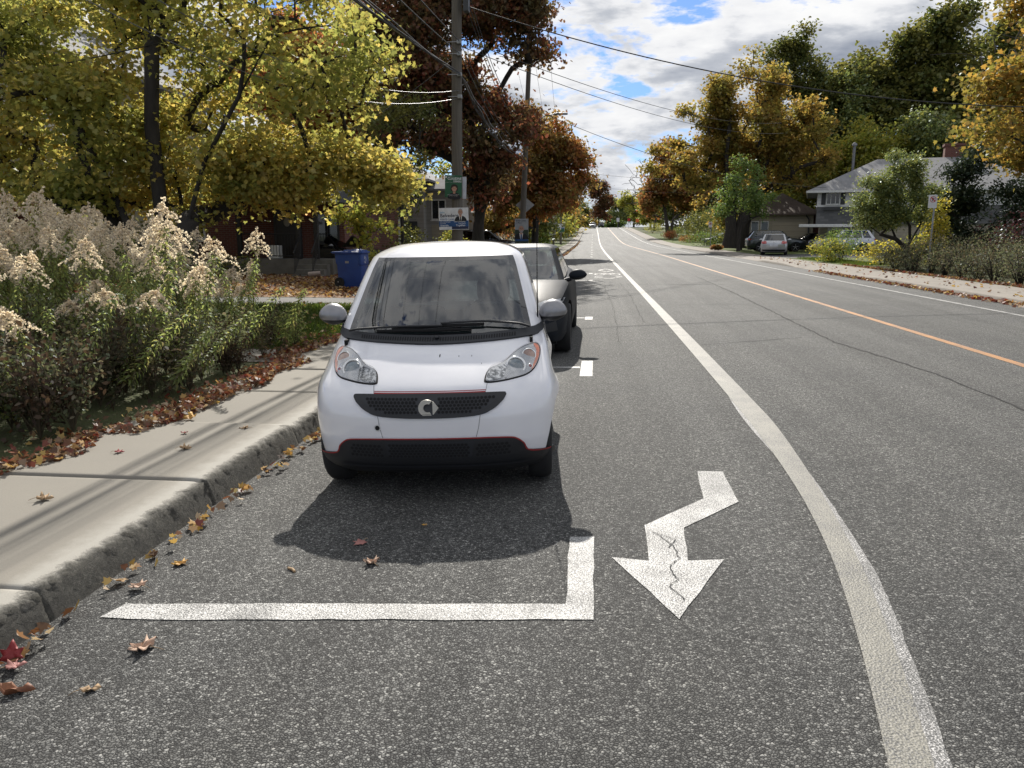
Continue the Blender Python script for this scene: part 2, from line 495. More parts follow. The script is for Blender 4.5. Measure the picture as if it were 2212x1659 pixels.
def mk_litter():
    s = N('leaf_litter'); v = s.coord('Object')
    k = s.sep(s.voro(v, 16, out='Color'))[0]
    c = s.ramp(k, [(0.0, (0.05, 0.025, 0.012)), (0.4, (0.16, 0.075, 0.028)), (0.75, (0.28, 0.14, 0.05)), (1.0, (0.42, 0.27, 0.11))])
    return s.done(s.pbr(Base_Color=c, Roughness=0.9, Normal=s.bump(s.voro(v, 16), 0.9, 0.03)))
litter_mat = mk_litter()

def struct(o, name=None):
    o['kind'] = 'structure'; return o

# --- terrain: one sheet that reaches the horizon
XG = [-900, -400, -200, -90, -60, -40, -30, -20, -12, -8, -3.66, -3.61, 0, 9.7, 11.63, 11.70, 16, 22, 30, 45, 70, 120, 250, 900]
def tz(x, y):
    if x <= -3.65: h = 0.092 + 0.012 * max(0, -x - 8) * (1 if y > 14 else 0.3)
    elif x >= 11.66: h = 0.125 + 0.012 * min(max(0, x - 11.7), 30)
    else: h = -0.14
    h = min(h, 0.5)
    return rise(y) + h
YT = [-400, -120] + YS + [520, 700, 1000, 1600, 2600]
mb = MB()
mb.add([(x, y, tz(x, y)) for y in YT for x in XG], [(j * len(XG) + i, j * len(XG) + i + 1, (j + 1) * len(XG) + i + 1, (j + 1) * len(XG) + i) for j in range(len(YT) - 1) for i in range(len(XG) - 1)])
ground = struct(mb.build('ground', soil))

# --- road
XR = [-2.27, -1.0, 0.05, 3, 6, 9.64]
mb = MB()
mb.add([(x, y, gz(x, y)) for y in YS for x in XR], [(j * len(XR) + i, j * len(XR) + i + 1, (j + 1) * len(XR) + i + 1, (j + 1) * len(XR) + i) for j in range(len(YS) - 1) for i in range(len(XR) - 1)])
road = struct(mb.build('road', asphalt))

def ribbon(mb, L, Rr, dz=0.004):
    """strip between two polylines of (x, y), cut wherever the road bends"""
    pts = [[], []]
    for k, P in enumerate((L, Rr)):
        for i in range(len(P) - 1):
            (x0, y0), (x1, y1) = P[i], P[i + 1]
            n = max(1, int(abs(y1 - y0) / 4 + abs(x1 - x0) / 1.0))
            for q in range(n): pts[k].append((x0 + (x1 - x0) * q / n, y0 + (y1 - y0) * q / n))
        pts[k].append(P[-1])
    n = min(len(pts[0]), len(pts[1]))
    vs = []
    for i in range(n):
        for k in (0, 1):
            x, y = pts[k][i]; vs.append((x, y, gz(x, y) + dz))
    mb.add(vs, [(2 * i, 2 * i + 1, 2 * i + 3, 2 * i + 2) for i in range(n - 1)])
def line_x(mb, y, x0, x1, w, dz=0.004): ribbon(mb, [(x0, y - w / 2), (min(0.05, x1), y - w / 2)], [(x0, y + w / 2), (min(0.05, x1), y + w / 2)], dz)
def poly_mark(mb, pts, dz=0.004):
    bm = bmesh.new(); f = bm.faces.new([bm.verts.new((x, y, gz(x, y) + dz)) for x, y in pts])
    bmesh.ops.triangulate(bm, faces=[f]); mb.bm(bm)
def jag(P, a=0.006, step=0.12):
    out = []
    for i in range(len(P)):
        (x0, y0), (x1, y1) = P[i], P[(i + 1) % len(P)]
        n = max(1, int(math.hypot(x1 - x0, y1 - y0) / step))
        for k in range(n):
            j = 0 if k == 0 else random.uniform(-a, a)
            out.append((x0 + (x1 - x0) * k / n + j, y0 + (y1 - y0) * k / n + (0 if k == 0 else random.uniform(-a, a))))
    return out

def mark(name, mb, mat, label=None):
    o = mb.build(name, mat, road, normals=False)
    if label: o['label'] = label
    return o

mb = MB(); poly_mark(mb, jag([(-2.07, 2.85), (-1.82, 2.845), (0.035, 2.965), (0.04, 3.86), (-0.09, 3.85), (-0.085, 3.095), (-2.03, 2.975)]))
mark('parking_mark', mb, white_paint, 'white L-shaped parking corner in front of the small car')
for yt, head in ((8.55, 1.08), (14.4, 0.5), (26.5, 0.5), (31.2, 0.5), (43, 0.6), (48, 0.6), (54, .8), (60, .8), (66, 1), (75, 1), (82, 1), (90, 1.2), (100, 1.2), (112, 1.5), (125, 1.5), (140, 2), (155, 2), (170, 2)):
    mb = MB()
    ribbon(mb, [(-0.115, yt), (-0.105, yt + head)], [(0.03, yt), (0.035, yt + head)])
    if yt < 40: ribbon(mb, [(-2.05, yt + head * .5), (-0.118, yt + head * .5)], [(-2.05, yt + head * .5 + .11), (-0.118, yt + head * .5 + .11)])
    mark('parking_mark', mb, white_paint)
mb = MB(); poly_mark(mb, jag([(0.735, 5.08), (0.905, 5.09), (0.90, 4.49), (0.525, 4.035), (0.495, 3.60), (0.675, 3.635), (0.39, 3.005), (0.125, 3.605), (0.305, 3.58), (0.315, 4.05), (0.70, 4.53)], .004))
mark('arrow_marking', mb, white_paint, 'white kinked arrow pointing towards the viewer')
mb = MB()
for seg in ([(0.735, 3.95), (0.44, 3.78), (0.455, 3.62), (0.40, 3.5), (0.43, 3.38), (0.375, 3.3), (0.45, 3.15)], [(0.33, 3.95), (0.46, 3.86), (0.42, 3.72)]):
    P = [(x if i else 0.36, y) for i, (x, y) in enumerate(seg)]
    P = [(x + random.uniform(-.008, .008), y) for x, y in P]
    Q = []
    for i in range(len(P) - 1):
        for k in range(6):
            t = k / 6; Q.append((P[i][0] + (P[i + 1][0] - P[i][0]) * t + random.uniform(-.006, .006), P[i][1] + (P[i + 1][1] - P[i][1]) * t))
    ribbon(mb, [(x - .0022, y) for x, y in Q], [(x + .0022, y) for x, y in Q], 0.008)
mark('arrow_crack', mb, crack_mat)
# bike lane line: curved, cream with a flaking white edge
cx = spl([(-0.5, 0.30), (0.8, 0.66), (2.16, 0.985), (2.86, 1.13), (3.6, 1.255), (4.4, 1.345), (5.7, 1.43), (6.9, 1.465), (10.3, 1.46), (16, 1.43), (32, 1.31), (78, 1.08), (130, 1.15), (180, 1.25), (300, 1.3)])
wid = spl([(0, .155), (4, .125), (7, .20), (10, .20), (30, .16), (300, .16)])
yy = list(np.linspace(-0.5, 12, 60)) + list(np.linspace(12.5, 60, 40)) + list(np.linspace(62, 250, 60))
mb = MB(); ribbon(mb, [(float(cx(y) - wid(y) / 2), y) for y in yy], [(float(cx(y) + wid(y) / 2), y) for y in yy], 0.006)
mark('bike_lane_line', mb, worn_paint, 'cream line that bends left around the bike lane')
mb = MB(); yl = np.linspace(-0.4, 5.2, 60)
ribbon(mb, [(float(cx(y) + wid(y) / 2 - .01), y) for y in yl], [(float(cx(y) + wid(y) / 2 + .052 * min(1, (5.2 - y) / 1.6) + random.uniform(-.004, .004)), y) for y in yl], 0.003)
yl = np.linspace(5.6, 7.6, 24)
ribbon(mb, [(float(cx(y) - wid(y) / 2 - .035 * math.sin(math.pi * (y - 5.6) / 2)), y) for y in yl], [(float(cx(y) - wid(y) / 2 + .01), y) for y in yl], 0.003)
mark('bike_lane_edge', mb, edge_paint)
mb = MB(); ribbon(mb, [(5.18, -2), (5.2, 60), (4.98, 80), (4.6, 115), (4.75, 290)], [(5.31, -2), (5.33, 60), (5.11, 80), (4.73, 115), (4.88, 290)])
mark('centre_line', mb, yellow_paint, 'yellow line down the middle of the road')
mb = MB(); ribbon(mb, [(8.33, -2), (8.33, 50), (8.2, 64), (8.3, 290)], [(8.45, -2), (8.45, 50), (8.32, 64), (8.42, 290)])
mark('edge_line', mb, white_paint, 'white line along the far side of the road')
mb = MB()
def crackline(P, w, dz=0.004):
    Q = []
    for i in range(len(P) - 1):
        n = max(2, int(math.hypot(P[i + 1][0] - P[i][0], P[i + 1][1] - P[i][1]) / 0.16))
        for k in range(n): 
            t = k / n; Q.append((P[i][0] + (P[i + 1][0] - P[i][0]) * t + random.uniform(-.022, .022), P[i][1] + (P[i + 1][1] - P[i][1]) * t + random.uniform(-.02, .02)))
    L, Rr = [], []
    for i, (x, y) in enumerate(Q):
        a, b = Q[max(i - 1, 0)], Q[min(i + 1, len(Q) - 1)]
        dx, dy = b[0] - a[0], b[1] - a[1]; l = math.hypot(dx, dy) or 1
        h = w * random.uniform(.3, .8)
        L.append((x - dy / l * h, y + dx / l * h)); Rr.append((x + dy / l * h, y - dx / l * h))
    vs = []
    for a, b in zip(L, Rr): vs += [(*a, gz(*a) + dz), (*b, gz(*b) + dz)]
    mb.add(vs, [(2 * i, 2 * i + 1, 2 * i + 3, 2 * i + 2) for i in range(len(L) - 1)])
crackline([(3.95, 6.0), (3.93, 9.3), (3.6, 11.7), (3.84, 21), (3.9, 30)], .022)
crackline([(1.6, 11.2), (3.4, 12.3)], .012); crackline([(1.5, 17.6), (5.0, 18.3), (8.0, 17.9)], .012)
crackline([(5.4, 9.6), (6.5, 9.2), (8.2, 9.5)], .012); crackline([(-1.2, 24), (4.4, 25.2)], .03); crackline([(-1.6, 38), (5, 39)], .04)
for x0, ya, yb in ((0.42, 11, 24), (0.95, 14, 26)):
    crackline([(x0, ya), (x0 + .06, (ya + yb) / 2), (x0 - .05, yb)], .006)
mark('crack', mb, crack_mat)
# bicycle symbol with its diamond
mb = MB()
def ring(cx_, cy_, rx, ry, w, n=22):
    L = [(cx_ + (rx - w) * math.cos(2 * math.pi * k / n), cy_ + (ry - w * 3.5) * math.sin(2 * math.pi * k / n)) for k in range(n + 1)]
    Rr = [(cx_ + rx * math.cos(2 * math.pi * k / n), cy_ + ry * math.sin(2 * math.pi * k / n)) for k in range(n + 1)]
    vs = []
    for a, b in zip(L, Rr): vs += [(*a, 0.004), (*b, 0.004)]
    mb.add(vs, [(2 * i, 2 * i + 1, 2 * i + 3, 2 * i + 2) for i in range(n)])
def stroke(a, b, w=.05):
    dx, dy = b[0] - a[0], b[1] - a[1]; l = math.hypot(dx, dy * .28); nx, ny = -dy * .28 / l * w / 2, dx / l * w / 2 * 3.5
    mb.add([(a[0] - nx, a[1] - ny, .008), (b[0] - nx, b[1] - ny, .008), (b[0] + nx, b[1] + ny, .008), (a[0] + nx, a[1] + ny, .008)], [(0, 1, 2, 3)])
D4 = [(.62, 35.6), (.95, 34.2), (.62, 32.9), (.29, 34.2)]
for i in range(4): stroke(D4[i], D4[(i + 1) % 4], .075)
ring(.31, 30.9, .21, .80, .045); ring(.92, 31.0, .21, .80, .045)
for a, b in (((.31, 30.9), (.52, 31.5)), ((.52, 31.5), (.82, 31.5)), ((.52, 31.5), (.60, 30.8)), ((.60, 30.8), (.31, 30.9)), ((.60, 30.8), (.82, 31.5)), ((.92, 31.0), (.80, 31.9)), ((.46, 31.9), (.58, 31.9))): stroke(a, b, .05)
for a, b in (((.10, 28.4), (.40, 28.2)), ((.42, 28.1), (.64, 27.9)), ((.64, 27.9), (.86, 28.4)), ((.88, 28.5), (1.12, 29.0)), ((.10, 29.1), (.40, 28.9)), ((.88, 29.1), (1.12, 29.6))): stroke(a, b, .06)
mark('bicycle_symbol', mb, white_paint, 'white bicycle symbol under a diamond on the bike lane')

# --- left pavement: slabs with a broken kerb edge
def sidewalk_left():
    xs = [-3.62, -3.6, -3.4, -3.15, -2.9, -2.7, -2.55, -2.46, -2.43, -2.405, -2.385, -2.365, -2.35, -2.335, -2.322, -2.31, -2.30, -2.292, -2.285, -2.278, -2.271, -2.264, -2.255, -2.245]
    zp = spl([(-3.62, .108), (-2.43, .108), (-2.365, .106), (-2.335, .100), (-2.31, .088), (-2.30, .074), (-2.292, .056), (-2.285, .038), (-2.278, .018), (-2.271, -.004), (-2.264, -.028), (-2.255, -.056), (-2.245, -.085)])
    joints = [-3, -1.5, 0, 1.42, 2.80, 4.24, 5.62, 6.92, 8.1, 9.5, 11] + [12.5 + 1.5 * k for k in range(60)] + [102 + 6 * k for k in range(34)]
    rows = []
    for j in range(len(joints) - 1):
        a, b = joints[j], joints[j + 1]
        n = max(2, int((b - a) / (0.025 if a < 9 and a > 0.5 else 0.35 if a < 60 else 2)))
        lift = {2.80: 0.0, 4.24: 0.012, 5.62: -0.012}.get(a, random.uniform(-.006, .006))
        rows.append((a, -0.02)); 
        for k in range(n + 1): 
            y = a + .006 + (b - a - .012) * k / n
            e = min(k, n - k) / n * (b - a)
            rows.append((y, lift - (0.004 if e < .01 else 0)))
    vs = []
    for y, dz in rows:
        for x in xs:
            z = float(zp(x)) + rise(y) + dz
            amp = math.exp(-((x + 2.325) / .030) ** 2) + (.22 if x > -2.32 else 0)
            px = x
            if amp > 0 and y < 60:
                nz_ = mnoise.noise(Vector((x * 22, y * 14, 1.3))) * .6 + mnoise.noise(Vector((x * 75, y * 70, 7.1))) * .75 + mnoise.noise(Vector((2.0, y * 2.2, 3.3))) * .9
                px += amp * .013 * nz_; z += amp * .010 * nz_
            if y > 60 and x > -2.5: px = x
            vs.append((px, y, z))
    W_ = len(xs)
    fs = [(j * W_ + i, j * W_ + i + 1, (j + 1) * W_ + i + 1, (j + 1) * W_ + i) for j in range(len(rows) - 1) for i in range(W_ - 1)]
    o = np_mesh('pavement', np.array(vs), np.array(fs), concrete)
    o['label'] = 'concrete pavement with a broken kerb edge on the near side'
    return struct(o)
sidewalk_left()

def sidewalk_right():
    xs = [9.60, 9.62, 9.63, 9.66, 9.76, 10.4, 11.0, 11.6, 11.66]
    dips = [(30, 38.5), (47, 57), (88, 97), (130, 140)]
    rows = [-40, -10] + [2 + 1.5 * k for k in range(75)] + [120 + 5 * k for k in range(50)]
    vs = []
    for y in rows:
        dip = 0.0
        for a, b in dips:
            if a - 1.5 < y < b + 1.5: dip = max(dip, min(1, (y - a + 1.5) / 1.5, (b + 1.5 - y) / 1.5))
        for x in xs:
            top = .13
            z = {9.60: -.06, 9.62: .015, 9.63: .10, 9.66: .12}.get(x, .13)
            if x < 10.4: z = z * (1 - dip * .82) if z > 0 else z
            j = mnoise.noise(Vector((x * 9, y * 2.1, 4))) * .012 if x < 9.7 else 0
            vs.append((x + j, y, z + rise(y)))
    W_ = len(xs)
    fs = [(j * W_ + i, j * W_ + i + 1, (j + 1) * W_ + i + 1, (j + 1) * W_ + i) for j in range(len(rows) - 1) for i in range(W_ - 1)]
    o = np_mesh('pavement', np.array(vs), np.array(fs), concrete_pale)
    o['label'] = 'pale concrete pavement on the far side of the road'
    return struct(o)
sidewalk_right()

def sheet(name, x0, x1, y0, y1, mat, dz=0.006, wob=0.0, n=40):
    mb = MB(); nx = 12; vs = []
    for j in range(n + 1):
        for i in range(nx + 1):
            x = x0 + (x1 - x0) * i / nx; y = y0 + (y1 - y0) * j / n
            if i in (0, nx) or j in (0, n):
                x += wob * mnoise.noise(Vector((x, y * 1.7, 2))); y += wob * mnoise.noise(Vector((x * 1.7, y, 9)))
            vs.append((x, y, tz(min(x, -3.7) if x1 < 0 else max(x, 11.7), y) + dz))
    mb.add(vs, [(j * (nx + 1) + i, j * (nx + 1) + i + 1, (j + 1) * (nx + 1) + i + 1, (j + 1) * (nx + 1) + i) for j in range(n) for i in range(nx)])
    return struct(mb.build(name, mat))
sheet('lawn', -14, -3.62, 9.6, 15.6, lawn_mat, .004, .1)
sheet('driveway', -30, -3.62, 15.7, 17.6, patch_asphalt, .006)
sheet('leafy_yard', -22, -3.7, 17.7, 27.5, litter_mat, .004, .2)
sheet('path', -9, -3.62, 8.55, 9.5, concrete_pale, .012)
sheet('driveway', -30, -3.63, 38, 47, patch_asphalt, .008)
sheet('verge', -9, -3.64, 47.5, 120, lawn_mat, .004, .3)
sheet('driveway', 11.66, 34, 49, 56, patch_asphalt, .008)
sheet('lawn', 11.66, 40, 57.5, 88, lawn_mat, .004, .2)
sheet('lawn', 11.66, 17, 37, 48, lawn_mat, .004, .2)
sheet('lawn', 11.68, 40, 97, 180, lawn_mat, .004, .2)
# ================================================================== vehicles
def ring_pts(z, YF, YR, W, D, DR, p, S, nside):
    """plan outline of a body at height z: front arc, right side, rear arc, left side; returns points and tags"""
    yf, yr, w, d, dr = float(YF(z)), float(YR(z)), float(W(z)), float(D(z)), float(DR(z))
    pts = []; tg = []
    arc = lambda s, dd: dd * (1 - max(0.0, 1 - abs(s) ** p) ** (1 / p))
    for s in S: pts.append((w * s, yf + arc(s, d), z)); tg.append(('F', s))
    for k in range(1, nside):
        t = k / nside; pts.append((w, yf + d + (yr - dr - yf - d) * t, z)); tg.append(('R', t))
    for s in reversed(S): pts.append((w * s, yr - arc(s, dr), z)); tg.append(('B', s))
    for k in range(1, nside):
        t = 1 - k / nside; pts.append((-w, yf + d + (yr - dr - yf - d) * t, z)); tg.append(('L', t))
    return pts, tg

def slice_shell(zs, YF, YR, W, D, DR, p, S, nside, matf, disp=None):
    V = []; Fc = []; Mi = []; T = None
    for z in zs:
        pts, T = ring_pts(z, YF, YR, W, D, DR, p, S, nside)
        V += [disp(q) if disp else q for q in pts]
    n = len(T)
    for i in range(len(zs) - 1):
        zc = (zs[i] + zs[i + 1]) / 2
        for k in range(n):
            k2 = (k + 1) % n
            Fc.append((i * n + k, i * n + k2, (i + 1) * n + k2, (i + 1) * n + k))
            a, b = T[k], T[k2]
            if a[0] == b[0]: side, t = a[0], (a[1] + b[1]) / 2
            else:
                side = a[0] if a[0] in 'RL' else b[0]; t = a[1] if a[0] in 'RL' else b[1]
                side, t = ('X', 0)
            Mi.append(matf(side, t, zc))
    Fc.append(tuple(range(n - 1, -1, -1))); Mi.append(0)
    Fc.append(tuple((len(zs) - 1) * n + k for k in range(n))); Mi.append(0)
    return V, Fc, Mi

def boolean_cut(V, Fc, Mi, nmat, cutters, dark):
    """cut cylinders (x0, x1, y, z, r) out of a closed shell; the cut faces get material index dark"""
    me = bpy.data.meshes.new('shell'); me.from_pydata(V, [], Fc)
    for _ in range(nmat): me.materials.append(None)
    me.polygons.foreach_set('material_index', Mi)
    bm = bmesh.new(); bm.from_mesh(me); bmesh.ops.recalc_face_normals(bm, faces=bm.faces[:]); bm.to_mesh(me); bm.free()
    o = bpy.data.objects.new('shell', me); COL.objects.link(o)
    mb = MB()
    for x0, x1, y, z, r in cutters:
        n = 40
        vs = [(x, y + r * math.cos(2 * math.pi * k / n), z + r * math.sin(2 * math.pi * k / n)) for x in (x0, x1) for k in range(n)]
        fs = [tuple(range(n)), tuple(range(2 * n - 1, n - 1, -1))] + [(k, n + k, n + (k + 1) % n, (k + 1) % n) for k in range(n)]
        mb.add(vs, fs)
    c = mb.build('cutter', [None] * nmat)
    c.data.polygons.foreach_set('material_index', [dark] * len(c.data.polygons))
    md = o.modifiers.new('b', 'BOOLEAN'); md.object = c; md.operation = 'DIFFERENCE'; md.solver = 'EXACT'
    dg = bpy.context.evaluated_depsgraph_get(); dg.update()
    r = bpy.data.meshes.new_from_object(o.evaluated_get(dg))
    V2 = [v.co.copy() for v in r.vertices]; F2 = [tuple(p.vertices) for p in r.polygons]; M2 = [p.material_index for p in r.polygons]
    bpy.data.objects.remove(o); bpy.data.objects.remove(c)
    return V2, F2, M2

def split_part(name, V, Fc, Mi, want, mat, parent, smooth=35):
    """one object out of the shell faces whose material index is in want"""
    mp = {}; vs = []; fs = []; mi = []
    for f, m in zip(Fc, Mi):
        if m not in want: continue
        g = []
        for i in f:
            if i not in mp: mp[i] = len(vs); vs.append(V[i])
            g.append(mp[i])
        fs.append(g); mi.append(want.index(m))
    mb = MB(); mb.v = vs; mb.f = fs; mb.m = mi
    return mb.build(name, mat, parent, smooth, normals=False)

def bez(P, n=5, closed=True):
    """round a traced outline (Catmull-Rom)"""
    out = []; m = len(P)
    for i in range(m if closed else m - 1):
        p0, p1, p2, p3 = (P[(i - 1) % m], P[i], P[(i + 1) % m], P[(i + 2) % m]) if closed else (P[max(i - 1, 0)], P[i], P[i + 1], P[min(i + 2, m - 1)])
        for k in range(n):
            t = k / n
            out.append(tuple(0.5 * (2 * p1[j] + (p2[j] - p0[j]) * t + (2 * p0[j] - 5 * p1[j] + 4 * p2[j] - p3[j]) * t * t + (3 * p1[j] - p0[j] - 3 * p2[j] + p3[j]) * t ** 3) for j in (0, 1)))
    if not closed: out.append(tuple(P[-1]))
    return out

class Skin:
    """projects flat outlines on to a body shell"""
    DIR = {'front': ((0, 1, 0), lambda a, b: (a, -3, b)), 'rear': ((0, -1, 0), lambda a, b: (a, 9, b)),
           'right': ((-1, 0, 0), lambda a, b: (4, a, b)), 'left': ((1, 0, 0), lambda a, b: (-4, a, b)), 'top': ((0, 0, -1), lambda a, b: (a, b, 5))}
    def __init__(s, V, Fc): s.t = BVHTree.FromPolygons([tuple(v) for v in V], Fc)
    def hit(s, a, b, axis='front'):
        d, o = s.DIR[axis]
        for k in (1.0, .995, .985, .97, .95, .9):
            l, n, i, q = s.t.ray_cast(Vector(o(a * k if axis in ('front', 'rear') else a, b)), Vector(d))
            if l is not None:
                if n.dot(Vector(d)) > 0: n = -n
                return l, n
        return Vector(o(a, b)), -Vector(d)
    def patch(s, mb, poly, off=.005, axis='front', step=.025, depth=.02, mi=0):
        bm = bmesh.new()
        f = bm.faces.new([bm.verts.new((a, b, 0)) for a, b in poly])
        a0, a1 = min(p[0] for p in poly), max(p[0] for p in poly); b0, b1 = min(p[1] for p in poly), max(p[1] for p in poly)
        for ax, lo, hi in ((0, a0, a1), (1, b0, b1)):
            k = int((hi - lo) / step)
            for i in range(1, k + 1):
                c = [0, 0, 0]; c[ax] = lo + (hi - lo) * i / (k + 1); no = [0, 0, 0]; no[ax] = 1
                bmesh.ops.bisect_plane(bm, geom=bm.verts[:] + bm.edges[:] + bm.faces[:], plane_co=c, plane_no=no, dist=1e-6)
        bmesh.ops.triangulate(bm, faces=[f for f in bm.faces if len(f.verts) > 4])
        bm.verts.index_update()
        base = [s.hit(v.co.x, v.co.y, axis) for v in bm.verts]
        top = [l + n * off for l, n in base]; low = [l - n * (depth - off) for l, n in base]
        nv = len(top); fs = [[v.index for v in f.verts] for f in bm.faces]
        sk = []
        for e in bm.edges:
            if len(e.link_faces) == 1: a, b = e.verts[0].index, e.verts[1].index; sk.append((a, b, nv + b, nv + a))
        bm.free(); mb.add(top + low, fs + sk, mi); return mb
    def line(s, mb, P, w, off=.003, axis='front', mi=0):
        """thin strip along a traced line"""
        Q = []
        for i in range(len(P) - 1):
            n = max(1, int(math.hypot(P[i + 1][0] - P[i][0], P[i + 1][1] - P[i][1]) / .02))
            Q += [(P[i][0] + (P[i + 1][0] - P[i][0]) * k / n, P[i][1] + (P[i + 1][1] - P[i][1]) * k / n) for k in range(n)]
        Q.append(P[-1]); vs = []
        for i, q in enumerate(Q):
            a, b = Q[max(i - 1, 0)], Q[min(i + 1, len(Q) - 1)]; dx, dy = b[0] - a[0], b[1] - a[1]; l = math.hypot(dx, dy) or 1
            for sg in (-1, 1):
                L, n = s.hit(q[0] - sg * dy / l * w / 2, q[1] + sg * dx / l * w / 2, axis); vs.append(L + n * off)
        return mb.add(vs, [(2 * i, 2 * i + 1, 2 * i + 3, 2 * i + 2) for i in range(len(Q) - 1)], mi)

mir = lambda P: [(-a, b) for a, b in P]

# --- materials
car_white = M('white_car_paint', (0.74, 0.74, 0.77), 0.28, col2=(0.70, 0.70, 0.735), nscale=3, coat=1.0, bump=0.02, bscale=3, bdist=.01)
car_silver = M('silver_paint', (0.30, 0.30, 0.315), 0.38, metal=0.6, coat=0.3)
car_grey = M('graphite_paint', (0.013, 0.015, 0.019), 0.5, col2=(0.018, 0.021, 0.027), spec=.06)
car_black = M('black_paint', (0.008, 0.008, 0.01), 0.25, coat=1.0)
car_green = M('grey_green_paint', (0.035, 0.045, 0.045), 0.3, metal=0.5, coat=1.0)
car_blue = M('dark_blue_paint', (0.03, 0.05, 0.09), 0.3, metal=0.4, coat=1.0)
car_pale = M('pale_silver_paint', (0.50, 0.51, 0.53), 0.3, metal=0.7, coat=1.0)
plastic = M('black_plastic', (0.014, 0.015, 0.018), 0.5, bump=0.15, bscale=300, bdist=.001)
plastic2 = M('charcoal_plastic', (0.018, 0.020, 0.025), 0.55)
void = M('dark_void', (0.004, 0.004, 0.005), 0.9)
rubber = M('tyre_rubber', (0.017, 0.017, 0.018), 0.8, bump=0.3, bscale=90)
alloy = M('alloy', (0.42, 0.42, 0.43), 0.35, metal=0.9)
chrome = M('chrome', (0.8, 0.8, 0.8), 0.1, metal=1.0)
lampglass = glassmat('clear_lamp_cover', (0.97, 0.97, 0.97), 0.0, 0.05)
lamp_silver = M('lamp_reflector', (0.50, 0.51, 0.52), 0.22, metal=0.75, col2=(0.36, 0.37, 0.39), nscale=24, bump=0.15, bscale=50, bdist=.004)
lens_mat = M('lamp_lens', (0.16, 0.20, 0.23), 0.06, col2=(0.08, 0.11, 0.13), nscale=30, coat=1.0)
amber = M('amber_lens', (0.60, 0.13, 0.02), 0.15, col2=(0.42, 0.08, 0.015), nscale=40, coat=1.0)
amber_dull = M('smoky_amber', (0.33, 0.17, 0.11), 0.15, col2=(0.22, 0.11, 0.08), nscale=40, coat=1.0)
red_lens = M('red_lens', (0.42, 0.02, 0.015), 0.15, col2=(0.25, 0.01, 0.01), nscale=30, coat=1.0)
red_trim = M('red_pinstripe', (0.30, 0.012, 0.014), 0.5)
seat_mat = M('dark_seat_cloth', (0.018, 0.018, 0.02), 0.9)
seat_pale = M('grey_seat_cloth', (0.16, 0.16, 0.165), 0.9)
glass_wind = glassmat('windscreen_glass', (0.42, 0.50, 0.50), 0.03, 0.15)
glass_side = glassmat('side_glass', (0.34, 0.38, 0.38), 0.0, 0.10)
glass_dark = glassmat('dark_car_glass', (0.10, 0.11, 0.115), 0.0, 0.12)
plate_mat = M('number_plate', (0.62, 0.64, 0.68), 0.5)
plate_ink = M('plate_ink', (0.03, 0.06, 0.2), 0.5)

def wheel(parent, x, y, r, w, side, rimmat=alloy, spokes=7):
    """tyre with a rim child; side = +1 for the right flank"""
    T = Matrix.Translation((x, y, r))
    mb = MB()
    h = w / 2
    mb.lathe([(r * .66, -h * .8), (r * .80, -h), (r * .93, -h * .96), (r * .985, -h * .75), (r, -h * .4), (r, h * .4), (r * .985, h * .75), (r * .93, h * .96), (r * .80, h), (r * .66, h * .8), (r * .60, 0), (r * .66, -h * .8)], 40, 'X', T)
    t = mb.build('wheel', rubber, parent, 40)
    mb = MB(); o = side * h * .80
    mb.lathe([(r * .68, o), (r * .645, o - side * .012), (r * .63, o - side * .05), (0.0, o - side * .06)], 36, 'X', T)
    for k in range(spokes):
        a = 2 * math.pi * k / spokes; ca, sa = math.cos(a), math.sin(a)
        Mx = T @ Matrix.Rotation(a, 4, 'X')
        mb.box(min(o - side * .045, o - side * .004), max(o - side * .045, o - side * .004), -.022, .022, r * .08, r * .65, 1, Mx)
    mb.lathe([(0.0, o - side * .002), (r * .13, o - side * .004), (r * .15, o - side * .04)], 16, 'X', T, 1)
    mb.build('rim', [void, rimmat], t, 35)
    return t

def mirror_pair(parent, xs, y, z, size, up, low, tilt=0.0):
    for sg in (-1, 1):
        m = MB(); sx, sy, sz = size
        vs_top = []
        c = Vector((sg * xs, y, z))
        bmx = bmesh.new(); bmesh.ops.create_uvsphere(bmx, u_segments=22, v_segments=14, radius=1)
        for v in bmx.verts:
            x_, y_, z_ = v.co
            k = 1 - .22 * (x_ * sg > 0) * abs(x_) ** 2
            zz = z_ * sz * k
            if z_ < 0: zz *= .78
            v.co = Vector((c.x + x_ * sx, c.y + (y_ * sy if y_ < 0 else y_ * sy * .45), c.z + zz + sg * x_ * sx * 0.03))
        low_f = [f for f in bmx.faces if f.calc_center_median().z < z - sz * .30]
        up_f = [f for f in bmx.faces if f not in set(low_f)]
        bmx.verts.index_update()
        vs = [v.co.copy() for v in bmx.verts]
        m.add(vs, [[v.index for v in f.verts] for f in up_f])
        o = m.build('mirror', up, parent, 60)
        m2 = MB(); m2.add(vs, [[v.index for v in f.verts] for f in low_f]); 
        m2.tube([(sg * (xs - sx * .7), y + .01, z - sz * .55), (sg * (xs - sx * 1.5), y + .05, z - sz * 1.0)], [.03, .035], 8)
        m2.build('mirror_base', low, o, 60)
        bmx.free()

